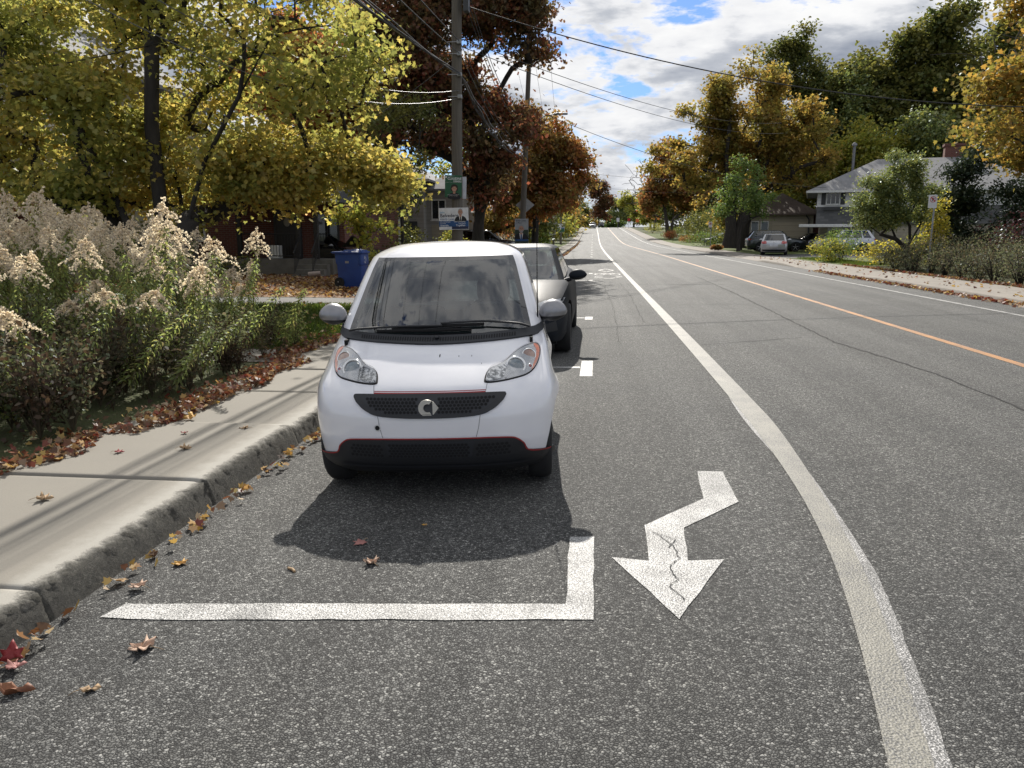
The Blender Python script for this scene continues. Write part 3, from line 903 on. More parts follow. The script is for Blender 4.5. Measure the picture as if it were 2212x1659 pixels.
# ------------------------------------------------------------------ the small white two-seater
def small_car():
    car = thing('microcar', 'small white two-seat car with black smile-shaped grille parked nearest at the kerb', 'car', (-0.925, 4.31, -0.019))
    car.rotation_euler = (0, R(-1.2), R(4.5))
    car.rotation_mode = 'XYZ'
    YF = spl([(.15,.17),(.20,.08),(.25,.035),(.32,.012),(.40,0),(.5,0),(.58,.015),(.64,.045),(.69,.10),(.74,.185),(.80,.30),(.86,.43),(.89,.50),(.92,.56),(1.0,.645),(1.1,.75),(1.2,.86),(1.3,.975),(1.4,1.10),(1.44,1.16),(1.48,1.26),(1.51,1.38),(1.53,1.52),(1.54,1.70)])
    YR = spl([(.15,2.5),(.25,2.60),(.4,2.68),(.6,2.69),(.8,2.66),(.95,2.60),(1.1,2.54),(1.3,2.46),(1.4,2.40),(1.45,2.34),(1.48,2.25),(1.51,2.1),(1.53,1.95),(1.54,1.74)])
    W = spl([(.15,.68),(.20,.715),(.3,.738),(.4,.747),(.55,.756),(.7,.747),(.8,.732),(.88,.715),(.92,.702),(1.0,.683),(1.1,.655),(1.2,.627),(1.3,.598),(1.4,.565),(1.44,.545),(1.48,.49),(1.51,.41),(1.53,.29),(1.54,.10)])
    D = spl([(.15,.37),(.3,.40),(.55,.42),(.7,.42),(.8,.40),(.88,.34),(.95,.30),(1.2,.27),(1.44,.24),(1.52,.15),(1.54,.02)])
    DR = spl([(.15,.3),(.9,.28),(1.44,.22),(1.52,.12),(1.54,.02)])
    S = sorted(set([round(math.sin(a), 4) for a in np.linspace(-math.pi / 2, math.pi / 2, 45)] + [-.885, .885, -.83, .83]))
    S = [s for s in S if not any(abs(abs(s) - q) < .012 and abs(abs(s) - q) > 1e-6 for q in (.885, .83))]
    zs = [.15,.17,.2,.23,.26,.29,.32,.35,.38,.41,.44,.47,.5,.53,.56,.59,.62,.65,.68,.71,.74,.77,.8,.83,.86,.89,.915,.935,.955,.975,1.0,1.04,1.08,1.12,1.16,1.2,1.24,1.28,1.32,1.36,1.385,1.41,1.435,1.455,1.47,1.485,1.5,1.51,1.52,1.53,1.536,1.54]
    def sm(a, b, x): 
        t = min(1, max(0, (x - a) / (b - a))); return t * t * (3 - 2 * t)
    def disp(q):
        x, y, z = q
        b = 0
        for yw, hw in ((.57, .30), (2.40, .34)):
            d = (y - yw) / hw
            if abs(d) < 1.6: b = max(b, math.exp(-d * d * 1.6))
        b *= sm(.34, .5, y) * sm(.74, .6, z) * .034
        w = float(W(z))
        k = min(1, max(0, (abs(x) - w * .75) / (w * .25)))
        return (x + math.copysign(b * k, x), y, z)
    def matf(side, t, z):
        if side == 'F' and abs(t) < .885 and .935 < z < 1.435: 
            return 2 if (abs(t) > .83 or z > 1.41 or z < .955) else 1
        if side in 'RL' and z > .975 and z < 1.385:
            if .08 < t < .60: return 3
            if .66 < t < .93 and z < 1.36: return 3
        if side == 'B' and abs(t) < .83 and 1.0 < z < 1.36: return 5
        return 4 if z < .25 else 0
    V, Fc, Mi = slice_shell(zs, YF, YR, W, D, DR, 2.3, S, 40, matf, disp)
    sk = Skin(V, Fc)
    cut = []
    for yw in (.57, 2.40):
        cut += [(.50, 1.2, yw, .29, .318), (-1.2, -.50, yw, .29, .318)]
    V, Fc, Mi = boolean_cut(V, Fc, Mi, 6, cut, 4)
    split_part('body', V, Fc, Mi, [0, 4], [car_white, void], car, 40)
    ws = split_part('windscreen', V, Fc, Mi, [1], glass_wind, car, 60)
    split_part('windscreen_border', V, Fc, Mi, [2], car_black, ws, 60)
    split_part('side_window', V, Fc, Mi, [3], glass_side, car, 60)
    split_part('rear_window', V, Fc, Mi, [5], glass_dark, car, 60)
    # silver safety-cell strip along each roof edge and pillar
    # lower bumper, black, with red pinstripe above
    top = [(.70, .274), (.579, .302), (.552, .35), (.512, .385), (.457, .40), (.276, .409), (0, .411)]
    full = mir(top) + list(reversed(top[:-1]))
    low = [(.745, .20), (.66, .165), (.44, .160), (.30, .196), (.15, .208), (0, .21)]
    outline = full + [(.735, .262)] + low + list(reversed(mir(low[:-1]))) + [(-.735, .262)]
    mb = MB(); sk.patch(mb, outline, .012, step=.03, depth=.03)
    lb = mb.build('lower_bumper', plastic, car, 40)
    mb = MB(); sk.line(mb, [(-.715, .272)] + bez(full, 4, False) + [(.712, .272)], .0075, .0135); mb.build('pinstripe', red_trim, lb)
    def hexes(mb, x0, x1, z0, z1, r, off, inside=None):
        j = 0; z = z0
        while z < z1:
            x = x0 + (r * .9 if j % 2 else 0)
            while x < x1:
                if inside is None or inside(x, z):
                    P = [(x + r * .80 * math.cos(math.pi / 6 + math.pi / 3 * k), z + r * .80 * .85 * math.sin(math.pi / 6 + math.pi / 3 * k)) for k in range(6)]
                    vs = [l + n * off for l, n in (sk.hit(a, b) for a, b in P)]
                    mb.add(vs, [tuple(range(6))])
                x += r * 1.8
            z += r * 1.36; j += 1
    mb = MB(); sk.patch(mb, [(-.245, .296), (.245, .296), (.265, .392), (-.265, .392)], .0135, step=.04); mb.build('intake_frame', plastic2, lb, 40)
    mb = MB(); hexes(mb, -.235, .236, .305, .388, .0125, .0155); mb.build('intake_mesh', void, lb)
    mb = MB()
    for s in (-1, 1):
        P = [(s * .29, .30), (s * .44, .30), (s * .47, .335), (s * .45, .365), (s * .29, .378)]
        hexes(mb, min(s * .28, s * .47), max(s * .28, s * .47), .305, .372, .0145, .0125)
    mb.build('side_intake', void, lb)
    mb = MB()
    sk.line(mb, [(-.56, .235), (-.3, .238), (0, .242), (.3, .238), (.56, .235)], .012, .018); mb.build('lip', plastic2, lb)
    # smile grille
    gtop = [(-.452, .650), (-.421, .657), (-.23, .660), (0, .661), (.23, .660), (.421, .657), (.452, .650)]
    gbot = [(.448, .632), (.43, .612), (.38, .573), (.30, .543), (.15, .532), (0, .530)]
    gout = bez(gtop + gbot + list(reversed(mir(gbot[:-1]))), 4)
    mb = MB(); sk.patch(mb, gout, .012, step=.025, depth=.03); gr = mb.build('grille', plastic, car, 40)
    inner = [(x * .88, .594 + (z - .594) * .72 + .004) for x, z in gout]
    mb = MB(); sk.patch(mb, inner, .0135, step=.03); mb.build('grille_panel', plastic2, gr, 40)
    zi = {}
    def inside(x, z):
        c = False; n = len(inner); 
        for i in range(n):
            (xa, za), (xb, zb) = inner[i], inner[(i + 1) % n]
            if (za > z) != (zb > z) and x < (xb - xa) * (z - za) / (zb - za) + xa: c = not c
        return c and (.062 < abs(x) < .42)
    mb = MB(); hexes(mb, -.42, .42, .548, .65, .0125, .0155, lambda x, z: inside(x * 1.04, z - .004) and inside(x, z + .004)); mb.build('grille_mesh', void, gr)
    # badge: open ring with an arrow tip
    mb = MB()
    def badge_poly(P, off=.026):
        bm = bmesh.new(); vs = []
        l0, n0 = sk.hit(0, .594)
        y = l0.y - off
        mb.prism([(a, .594 + b) for a, b in P], y, y + .012)
        bm.free()
    ro, ri = .050, .025
    a0 = 56
    arc = [(ro * math.cos(R(a)) - .006, ro * math.sin(R(a))) for a in range(a0, 361 - a0, 8)]
    arci = [(ri * math.cos(R(a)) - .002, ri * math.sin(R(a))) for a in range(360 - a0 - 8, a0 + 1, -8)]
    n = len(arc); k = len(arci)
    for i in range(n - 1):
        j = int(i * (k - 1) / (n - 1)); j2 = int((i + 1) * (k - 1) / (n - 1))
        A, B = arc[i], arc[i + 1]; Cc, Dd = arci[k - 1 - j2], arci[k - 1 - j]
        badge_poly([A, B, Cc, Dd] if j != j2 else [A, B, Cc])
    badge_poly([(.028, .040), (.034, .036), (.062, 0), (.034, -.036), (.028, -.040)])
    mb.build('badge', M('satin_badge', (0.62, 0.60, 0.55), 0.38, metal=0.35), gr, 30)
    # pinstripes over the grille
    mb = MB()
    for z, w in ((.667, .006), (.676, .0036)): sk.line(mb, [(-.334, z), (.334, z)], w, .002)
    mb.build('pinstripe', red_trim, car)
    # bonnet and bumper seams
    mb = MB()
    for s in (-1, 1):
        sk.line(mb, [(s * .342, .709), (s * .334, .668)], .0035, .0015); sk.line(mb, [(s * .303, .542), (s * .292, .47), (s * .277, .412)], .0035, .0015)
    mb.build('panel_seam', M('seam_shade', (0.25, 0.25, 0.26), 0.7), car)
    mb = MB(); l, nn = sk.hit(-.307, .473); sk.patch(mb, [(-.307 + .021 * math.cos(2 * math.pi * k / 20), .473 + .021 * math.sin(2 * math.pi * k / 20)) for k in range(20)], .002, depth=.006)
    tc = mb.build('tow_eye_ring', M('dull_white', (0.6, 0.6, 0.6), 0.4), car, 40)
    mb = MB(); sk.patch(mb, [(-.307 + .014 * math.cos(2 * math.pi * k / 20), .473 + .014 * math.sin(2 * math.pi * k / 20)) for k in range(20)], .0035, depth=.006); mb.build('tow_eye_hole', void, tc)
    # scuttle panel under the windscreen
    cb = [(-.695, .962), (-.672, .938), (-.63, .921), (-.45, .909), (-.3, .902), (0, .893), (.3, .902), (.45, .909), (.63, .921), (.672, .938), (.695, .962)]
    ct = [(.70, 1.0), (.66, .985), (.59, .968), (.3, .948), (0, .940), (-.3, .948), (-.59, .968), (-.66, .985), (-.70, 1.0)]
    mb = MB(); sk.patch(mb, bez(cb + ct, 3), .012, step=.03, depth=.03); cw = mb.build('scuttle_panel', plastic2, car, 40)
    mb = MB()
    for k in range(62):
        x = -.50 + k * 1.0 / 61
        if abs(x) < .022: continue
        zc = .915 + .018 * (abs(x) / .5) ** 1.6
        P = [(x - .0045, zc - .011), (x + .0045, zc - .011), (x + .0045, zc + .011), (x - .0045, zc + .011)]
        mb.add([l + nn * .0135 for l, nn in (sk.hit(*q) for q in P)], [(0, 1, 2, 3)])
    mb.build('air_slots', void, cw)
    mb = MB(); l, nn = sk.hit(0, .922); mb.ball(l + nn * .02, (.017, .02, .013)); mb.build('washer_nozzle', plastic, cw, 60)
    def on(P, off): return [sk.hit(a, b)[0] + sk.hit(a, b)[1] * off for a, b in P]
    for arm, blade in (([(.585, .962), (.50, .985), (.30, 1.003), (.02, .998)], [(.30, .995), (.02, .990), (-.30, .972)]),
                       ([(-.585, .955), (-.50, .968), (-.25, .982), (.03, .984)], [(-.40, .962), (-.1, .966), (.22, .968)])):
        mb = MB(); mb.tube(on(bez(arm, 6, False), .034), .0075, 8); w = mb.build('wiper', plastic, car, 60)
        mb = MB(); mb.tube(on(bez(blade, 8, False), .018), .011, 6); mb.build('wiper_blade', void, w, 60)
    mb = MB()
    for a, b, r_ in ((.035, .842, .006), (.155, .838, .003), (.235, .838, .003), (.30, .80, .0025)):
        sk.patch(mb, [(a + r_ * .6 * math.cos(2 * math.pi * k / 10), b + r_ * 1.3 * math.sin(2 * math.pi * k / 10)) for k in range(10)], .0012, depth=.004)
    mb.build('bonnet_specks', void, car, 40)
    # headlamps
    head = [(.327,.722),(.338,.757),(.365,.779),(.408,.792),(.449,.809),(.497,.840),(.549,.865),(.609,.877),(.647,.872),(.664,.842),(.655,.798),(.626,.757),(.580,.733),(.513,.722),(.440,.714),(.370,.710),(.335,.713)]
    for s in (-1, 1):
        P = bez([(s * a, b) for a, b in head], 4)
        cxh, czh = s * .51, .79
        mb = MB(); sk.patch(mb, [(cxh + (a - cxh) * 1.03, czh + (b - czh) * 1.045) for a, b in P], .002, step=.03, depth=.01)
        h = mb.build('headlamp', void, car, 40)
        mb = MB(); sk.patch(mb, [(cxh + (a - cxh) * .975, czh + (b - czh) * .965) for a, b in P], .0045, step=.025); mb.build('reflector', lamp_silver, h, 40)
        am = bez([(s * a, b) for a, b in ((.622,.872),(.645,.868),(.659,.842),(.650,.800),(.622,.760),(.606,.752),(.630,.798),(.640,.84))], 4)
        mb = MB(); sk.patch(mb, am, .007, step=.02); mb.build('side_marker', amber, h, 40)
        def torus(mb, a, b, r, rr, off, n=28):
            l, nn = sk.hit(s * a, b); nn = (nn * .6 + Vector((0, -1, 0)) * .4).normalized()
            u = nn.cross(Vector((0, 0, 1))).normalized(); v = u.cross(nn)
            mb.tube([l + nn * off + (u * math.cos(2 * math.pi * k / n) + v * math.sin(2 * math.pi * k / n)) * r for k in range(n + 1)], rr, 8, cap=False)
            return l, nn, u, v
        def dome(mb, a, b, r, h_, off):
            l, nn = sk.hit(s * a, b); nn = (nn * .6 + Vector((0, -1, 0)) * .4).normalized(); u = nn.cross(Vector((0, 0, 1))).normalized(); v = u.cross(nn)
            Mx = Matrix((( u.x, v.x, nn.x), (u.y, v.y, nn.y), (u.z, v.z, nn.z))).to_4x4()
            mb.ball(l + nn * off, (r, r, h_), 20, 0, Mx)
        mb = MB(); dome(mb, .511, .778, .047, .014, .004); mb.build('projector_lens', lens_mat, h, 60)
        mb = MB(); torus(mb, .511, .778, .057, .009, .006); torus(mb, .594, .824, .042, .004, .005); torus(mb, .600, .768, .014, .004, .005); mb.build('lamp_ring', chrome, h, 60)
        mb = MB(); dome(mb, .594, .824, .039, .010, .002); mb.build('indicator_bulb', amber_dull, h, 60)
        mb = MB(); dome(mb, .600, .768, .009, .008, .004); mb.build('marker_bulb', red_lens, h, 60)
        fg = bez([(s * a, b) for a, b in ((.336,.722),(.345,.752),(.368,.770),(.405,.780),(.436,.786),(.450,.765),(.440,.735),(.418,.722),(.37,.716))], 4)
        mb = MB(); sk.patch(mb, fg, .008, step=.012, depth=.012); mb.build('running_lamp', M('faceted_reflector', (0.62, 0.63, 0.64), 0.12, metal=0.8, col2=(0.12, 0.13, 0.14), nscale=45, lo=.42, hi=.58, stretch=(1, 1, .35)), h, 40)
        mb = MB(); sk.line(mb, [(s * .452, .795), (s * .462, .765), (s * .450, .722)], .008, .010); mb.build('lamp_divider', lamp_silver, h)
        mb = MB(); sk.patch(mb, [(cxh + (a - cxh) * .985, czh + (b - czh) * .975) for a, b in P], .020, step=.03, depth=.018); mb.build('lamp_cover', lampglass, h, 60)
    mirror_pair(car, .762, .93, 1.055, (.098, .075, .084), car_silver, plastic)
    # antenna by the right pillar
    mb = MB(); mb.tube([(.655, .86, .97), (.655, .90, 1.25), (.66, .97, 1.70)], [.006, .0035, .002], 6); mb.build('antenna', void, car, 60)
    for x in (-.643, .643):
        for y, s in ((.57, -.012), (2.40, .015)):
            wheel(car, x + math.copysign(s, x), y, .29, .165 + s, 1 if x > 0 else -1)
    # inside
    mb = MB(); mb.box(-.60, .60, .35, 2.45, .16, .30)
    mb.box(-.60, .60, .60, .62, .30, .86); mb.box(-.62, -.60, .62, 2.3, .30, .92); mb.box(.60, .62, .62, 2.3, .30, .92); mb.box(-.6, .6, 2.3, 2.32, .3, .95)
    mb.build('cabin_floor', void, car)
    mb = MB(); mb.bbox(-.60, .60, .70, 1.02, .78, .945, .05); mb.bbox(.12, .48, .92, 1.06, .86, .985, .045); mb.build('dashboard', plastic2, car, 50)
    mb = MB(); cxs, cys, czs = .31, 1.14, .97; n = 30; tl = R(25)
    mb.tube([(cxs + .175 * math.cos(2 * math.pi * k / n), cys + .175 * math.sin(2 * math.pi * k / n) * math.sin(tl), czs + .175 * math.sin(2 * math.pi * k / n) * math.cos(tl)) for k in range(n + 1)], .014, 8)
    mb.tube([(cxs - .17, cys, czs), (cxs + .17, cys, czs)], .016, 6); mb.tube([(cxs, cys, czs), (cxs, cys - .07, czs - .16)], .016, 6); mb.ball((cxs, cys, czs), (.06, .03, .05))
    mb.build('steering_wheel', plastic, car, 60)
    for sx in (-.31, .31):
        mb = MB(); Mx = Matrix.Translation((sx, 1.62, .40)) @ Matrix.Rotation(R(-14), 4, 'X')
        mb.bbox(-.24, .24, -.07, .09, .0, .66, .06, 0, Mx); mb.bbox(-.13, .13, -.04, .07, .68, .88, .05, 0, Mx)
        mb.bbox(sx - .24, sx + .24, 1.15, 1.62, .34, .52, .06)
        mb.build('seat', seat_mat, car, 50)
    mb = MB(); mb.bbox(-.115, .115, 1.20, 1.235, 1.335, 1.405, .02); mb.tube([(0, 1.2, 1.39), (0, 1.17, 1.43)], .012, 6); mb.build('rear_view_mirror', plastic, car, 50)
    return car
small_car()

# ------------------------------------------------------------------ other cars: lofted lower body and sliced cabin
def make_car(name, label, loc, rotz, s, paint, glass=glass_dark, group=None, details=True, cat='car'):
    car = thing(name, label, cat, loc, rotz, group)
    L, Wd, H = s['L'], s['W'], s['H']; hw = Wd / 2
    zt = spl(s['top']); wf = spl(s.get('plan', [(0, .76), (.06, .90), (.16, .97), (.3, 1.0), (.7, 1.0), (.86, .97), (.95, .92), (1, .80)]))
    zl = spl(s.get('low', [(0, .26), (.06, .19), (.9, .20), (.97, .24), (1, .32)]))
    fr = sorted(set(list(np.linspace(0, 1, 61)) + [.005, .012, .02, .03, .97, .98, .99, .995]))
    V = []; Fc = []
    sec = [(.0, 0), (.80, 0), (.93, .05), (.985, .18), (1.0, .42), (.995, .62), (.975, .80), (.94, .93), (.86, .985), (.55, 1.0), (0, 1.012)]
    for f in fr:
        w = hw * float(wf(f)); a, b = float(zl(f)), float(zt(f))
        e = min(f, 1 - f) * L
        sq = min(1, e / .10) ** .5 if e < .10 else 1
        mid = (a + b) / 2
        half = [(w * x, a + (b - a) * z) for x, z in sec]
        half = [(x * (.93 + .07 * sq), mid + (z - mid) * (.72 + .28 * sq)) for x, z in half]
        ringp = half + [(-x, z) for x, z in reversed(half[1:-1])]
        V += [(x, f * L, z) for x, z in ringp]
    n = len(ringp)
    for i in range(len(fr) - 1):
        for k in range(n): Fc.append((i * n + k, i * n + (k + 1) % n, (i + 1) * n + (k + 1) % n, (i + 1) * n + k))
    Fc.append(tuple(range(n))); Fc.append(tuple((len(fr) - 1) * n + k for k in range(n - 1, -1, -1)))
    Mi = [0] * len(Fc)
    sk = Skin(V, Fc)
    r = s['r']; yw = (s['f'], s['f'] + s['wb'])
    cut = []
    for y in yw: cut += [(hw - .28, hw + .3, y, r, r * 1.13), (-hw - .3, -hw + .28, y, r, r * 1.13)]
    V, Fc, Mi = boolean_cut(V, Fc, Mi, 2, cut, 1)
    split_part('body', V, Fc, Mi, [0, 1], [paint, void], car, 38)
    # cabin
    b0, b1, r0, r1, zb, zr, wb, wt = s['cab']
    Q = [0, .04, .08, .16, .3, .45, .6, .72, .80, .86, .91, .95, .975, .992, 1.0]
    zq = [zb + (zr - zb) * q for q in Q]
    ins = lambda q: 0 if q < .86 else 1 - math.sqrt(max(0, 1 - ((q - .86) / .14) ** 2))
    tab = lambda f: spl([(z, f(q)) for z, q in zip(zq, Q)])
    YF = tab(lambda q: b0 + (r0 - b0) * q ** .92 + ins(q) * .55); YR = tab(lambda q: b1 + (r1 - b1) * q ** s.get('rk', 1.0) - ins(q) * .5); Wc = tab(lambda q: wb + (wt - wb) * q ** 1.1 - ins(q) * .33)
    Dc = tab(lambda q: .20 - ins(q) * .12); DRc = tab(lambda q: .12 - ins(q) * .06)
    S = [-1, -.985, -.955, -.91, -.85, -.7, -.5, -.25, 0, .25, .5, .7, .85, .91, .955, .985, 1]
    wins = s.get('win', [(.06, .46), (.50, .88)])
    def matf(side, t, z):
        q = (z - zb) / (zr - zb)
        if side == 'F' and abs(t) < .91 and .04 < q < .91: return 1
        if side == 'B' and abs(t) < .85 and s.get('rq', .08) < q < .86: return 1
        if side in 'RL' and .06 < q < .86:
            for a, b in wins:
                if a < t < b: return 1
        return 0
    V, Fc, Mi = slice_shell(zq, YF, YR, Wc, Dc, DRc, 2.6, S, 50, matf)
    cb = split_part('cabin', V, Fc, Mi, [0], [paint], car, 40)
    split_part('glass', V, Fc, Mi, [1], glass, cb, 50)
    for y in yw:
        for sg in (-1, 1): wheel(car, sg * (hw - s.get('tw', .22) / 2 - .01), y, r, s.get('tw', .22), sg, alloy, s.get('spokes', 5))
    mb = MB(); mb.box(-hw * .8, hw * .8, L * .06, L * .94, .18, s['top'][0][1] * .7); mb.build('underbody', void, car)
    if details:
        for k, (nm, axis, polys, mat) in enumerate(s.get('patches', [])):
            for P in polys:
                mb = MB(); sk.patch(mb, P, .008, axis, .06, .02); mb.build(nm, mat, car, 40)
        mirror_pair(car, s.get('mx', hw + .07), b0 + .30 if 'my' not in s else s['my'], zb + .08, s.get('ms', (.13, .08, .085)), s.get('mm', paint), plastic)
        for sx in (-.36, .36):
            mb = MB(); mb.bbox(sx - .22, sx + .22, (r0 + r1) / 2 - .25, (r0 + r1) / 2 - .08, .5, zb + .18, .05); mb.bbox(sx - .13, sx + .13, (r0 + r1) / 2 - .22, (r0 + r1) / 2 - .10, zb + .20, zb + .40, .05)
            mb.build('seat', seat_mat, car, 50)
    return car, sk

two = lambda P: [P, mir(P)]
SEDAN = dict(L=4.65, W=1.84, H=1.44, f=.90, wb=2.80, r=.33, tw=.225,
    top=[(0, .62), (.02, .70), (.08, .80), (.16, .88), (.25, .945), (.30, .955), (.5, .95), (.72, .99), (.85, 1.02), (.95, 1.01), (.985, .97), (1, .80)],
    cab=(1.22, 4.25, 2.02, 3.30, .92, 1.445, .80, .60), rk=.8,
    patches=[('headlamp', 'front', two([(.48, .66), (.80, .70), (.84, .76), (.60, .745), (.46, .70)]), lamp_silver), ('grille', 'front', [[(-.40, .32), (.40, .32), (.46, .55), (.34, .70), (-.34, .70), (-.46, .55)]], plastic), ('fog_lamp', 'front', two([(.55, .36), (.76, .38), (.74, .50), (.58, .46)]), plastic)])
sd, _ = make_car('sedan', 'dark grey sedan parked right behind the small white car', (-1.175, 9.62, -.024), R(-.3), SEDAN, car_grey, glass_wind)
sd.rotation_euler = (0, R(-1.15), R(-.3))

HATCH = dict(L=4.2, W=1.76, H=1.48, f=.87, wb=2.58, r=.32,
    top=[(0, .62), (.03, .72), (.15, .86), (.25, .95), (.3, .97), (.6, .98), (.9, 1.0), (.985, .98), (1, .90)],
    plan=[(0, .76), (.06, .90), (.16, .97), (.3, 1.0), (.7, 1.0), (.88, .985), (.96, .95), (1, .87)],
    cab=(1.05, 4.12, 1.75, 3.72, .95, 1.48, .80, .62), win=[(.05, .40), (.44, .72), (.75, .92)],
    patches=[('tail_lamp', 'rear', two([(.46, .80), (.62, .77), (.80, .80), (.815, .92), (.70, .98), (.50, .95)]), red_lens),
             ('number_plate', 'rear', [[(-.26, .60), (.26, .60), (.26, .74), (-.26, .74)]], plate_mat), ('rear_bumper', 'rear', [[(-.72, .30), (.72, .30), (.74, .40), (-.74, .40)]], plastic)])
SUV = dict(L=4.6, W=1.86, H=1.68, f=.90, wb=2.68, r=.36,
    top=[(0, .78), (.03, .88), (.12, 1.0), (.24, 1.08), (.3, 1.09), (.6, 1.09), (.95, 1.10), (.985, 1.08), (1, .95)],
    low=[(0, .34), (.06, .27), (.9, .28), (.97, .32), (1, .40)],
    cab=(1.18, 4.52, 1.95, 4.05, 1.05, 1.68, .84, .66), win=[(.05, .36), (.40, .68), (.72, .92)],
    patches=[('headlamp', 'front', two([(.50, .80), (.82, .84), (.86, .93), (.64, .91), (.50, .87)]), lamp_silver), ('grille', 'front', [[(-.42, .60), (.42, .60), (.40, .86), (-.40, .86)]], plastic),
             ('tail_lamp', 'rear', two([(.56, .90), (.84, .90), (.85, 1.06), (.58, 1.04)]), red_lens)])
VAN = dict(SUV, H=1.78, cab=(1.0, 4.55, 1.75, 4.25, 1.05, 1.78, .86, .70), L=4.75, wb=2.9)
PICKUP = dict(L=5.4, W=1.95, H=1.85, f=.95, wb=3.3, r=.39,
    top=[(0, .95), (.03, 1.05), (.12, 1.16), (.24, 1.2), (.6, 1.2), (.95, 1.2), (1, 1.15)], low=[(0, .42), (.06, .36), (.9, .38), (1, .5)],
    cab=(1.45, 3.65, 2.05, 3.45, 1.15, 1.86, .88, .70), win=[(.06, .48), (.52, .92)],
    patches=[('headlamp', 'front', two([(.60, .88), (.88, .88), (.88, 1.04), (.62, 1.04)]), lamp_silver), ('grille', 'front', [[(-.56, .72), (.56, .72), (.56, 1.02), (-.56, 1.02)]], plastic)])

h, hsk = make_car('hatchback', 'silver hatchback seen from behind on the far driveway', (13.2, 58.3, .13), R(180 - 14), HATCH, car_pale)
for ch in list(h.children):
    if ch.name.startswith('tail_lamp'):
        sgn = 1 if np.mean([v.co.x for v in ch.data.vertices]) > 0 else -1
        mb = MB()
        for a, b, r_ in ((.56, .87, .055), (.72, .87, .06)): hsk.patch(mb, [(sgn * a + r_ * math.cos(2 * math.pi * k / 14), b + r_ * math.sin(2 * math.pi * k / 14)) for k in range(14)], .012, 'rear', .05)
        mb.build('lamp_ring', M('pale_red_lens', (0.62, 0.10, 0.09), 0.2, coat=1.0), ch, 40)
mb = MB(); l, nn = hsk.hit(0, .90, 'rear'); mb.lathe([(0, .012), (.05, .010), (.06, -.01)], 20, 'Y', Matrix.Translation(l)); mb.build('badge', chrome, h, 50)
make_car('suv', 'dark grey-green SUV parked sideways behind the silver hatchback', (16.9, 64.5, .18), R(88), SUV, car_green)
make_car('suv', 'pale silver SUV half hidden by the yellow-leaved bush', (16.3, 60.5, .2), R(-82), SUV, car_pale, glass_side)
make_car('sedan', 'black sedan nosing out between the dark SUV and the brick porch', (16.2, 69.0, .22), R(-95), SEDAN, car_black)
make_car('sedan', 'dark sedan whose roof shows over the small white car, in front of the grey house', (-9.5, 34.6, .22), R(84), SEDAN, car_black)
make_car('suv', 'black SUV with a bright windscreen under the mayor election sign', (-2.55 - 1.9, 49.3, .14), R(96), SUV, car_black)
make_car('van', 'long vehicle with a white roof edge behind the utility pole', (-5.6, 55, .2), R(95), VAN, M('navy_paint', (0.012, 0.016, 0.025), 0.3, coat=1.0))
make_car('sedan', 'dark sedan peeking out between the blue bin and the small white car', (-7.6, 27.5, .15), R(60), SEDAN, car_black)
make_car('sedan', 'blue-grey sedan parked on a drive left of the far poles', (-5.4, 103, rise(104) + .14), R(80), SEDAN, car_blue)
make_car('pickup', 'pale pickup truck driving towards the viewer on the far crest', (-0.1, 238, rise(241) + .004), 0, PICKUP, car_pale)
make_car('van', 'dark van beyond the crest of the road', (3.0, 275, rise(278) + .25), 0, VAN, car_black)
make_car('sedan', 'white sedan behind the hedge left of the big orange maple', (15.8, 84, .25), R(-75), SEDAN, car_white)
make_car('sedan', 'dark sedan behind the hedge, leftmost on the far drive', (13.4, 96, .25), R(-75), SEDAN, car_black)
# ================================================================== trees and plants
# leaf outlines: points in the leaf's own plane, stalk at the origin, tip along +y
LEAF_MAPLE = np.array([(0, 0, 0), (.20, .02, .02), (.52, .12, .07), (.36, .30, .03), (.50, .58, .09), (.24, .55, .02), (0, 1.0, -.06), (-.24, .55, .02), (-.50, .58, .09), (-.36, .30, .03), (-.52, .12, .07), (-.20, .02, .02)])
LEAF_OAK = np.array([(0, 0, 0), (.16, .2, .03), (.34, .42, .07), (.16, .55, .02), (.30, .78, .05), (0, 1.0, -.08), (-.30, .78, .05), (-.16, .55, .02), (-.34, .42, .07), (-.16, .2, .03)])
LEAF_OVAL = np.array([(0, 0, 0), (.26, .35, .08), (.22, .7, .06), (0, 1.0, -.05), (-.22, .7, .06), (-.26, .35, .08)])
LEAF_LANCE = np.array([(0, 0, 0), (.08, .3, .02), (.06, .65, .0), (0, 1.0, -.12), (-.06, .65, .0), (-.08, .3, .02)])
def tuft(n=3):
    return None

def rot_frames(g, n, up_bias=0.5, hang=0.0):
    """random leaf frames: columns side, along, normal"""
    nrm = g.normal(size=(n, 3)); nrm[:, 2] = np.abs(nrm[:, 2]) + up_bias
    nrm /= np.linalg.norm(nrm, axis=1)[:, None]
    al = g.normal(size=(n, 3)); al[:, 2] -= hang
    al -= nrm * (al * nrm).sum(1)[:, None]; al /= np.linalg.norm(al, axis=1)[:, None]
    sd = np.cross(al, nrm)
    return sd, al, nrm

def leaves(name, P, size, tmpl, mats, parent, g, up_bias=.5, hang=.4, mi=None, smin=.65, smax=1.25, width=1.0):
    n = len(P); k = len(tmpl)
    sd, al, nr = rot_frames(g, n, up_bias, hang)
    s = (size * g.uniform(smin, smax, n))[:, None, None]
    t = tmpl[None] * s
    V = P[:, None, :] + sd[:, None, :] * t[:, :, 0:1] * width + al[:, None, :] * t[:, :, 1:2] + nr[:, None, :] * t[:, :, 2:3]
    F = np.arange(n * k).reshape(n, k)
    return np_mesh(name, V.reshape(-1, 3), F, mats, parent, mi)

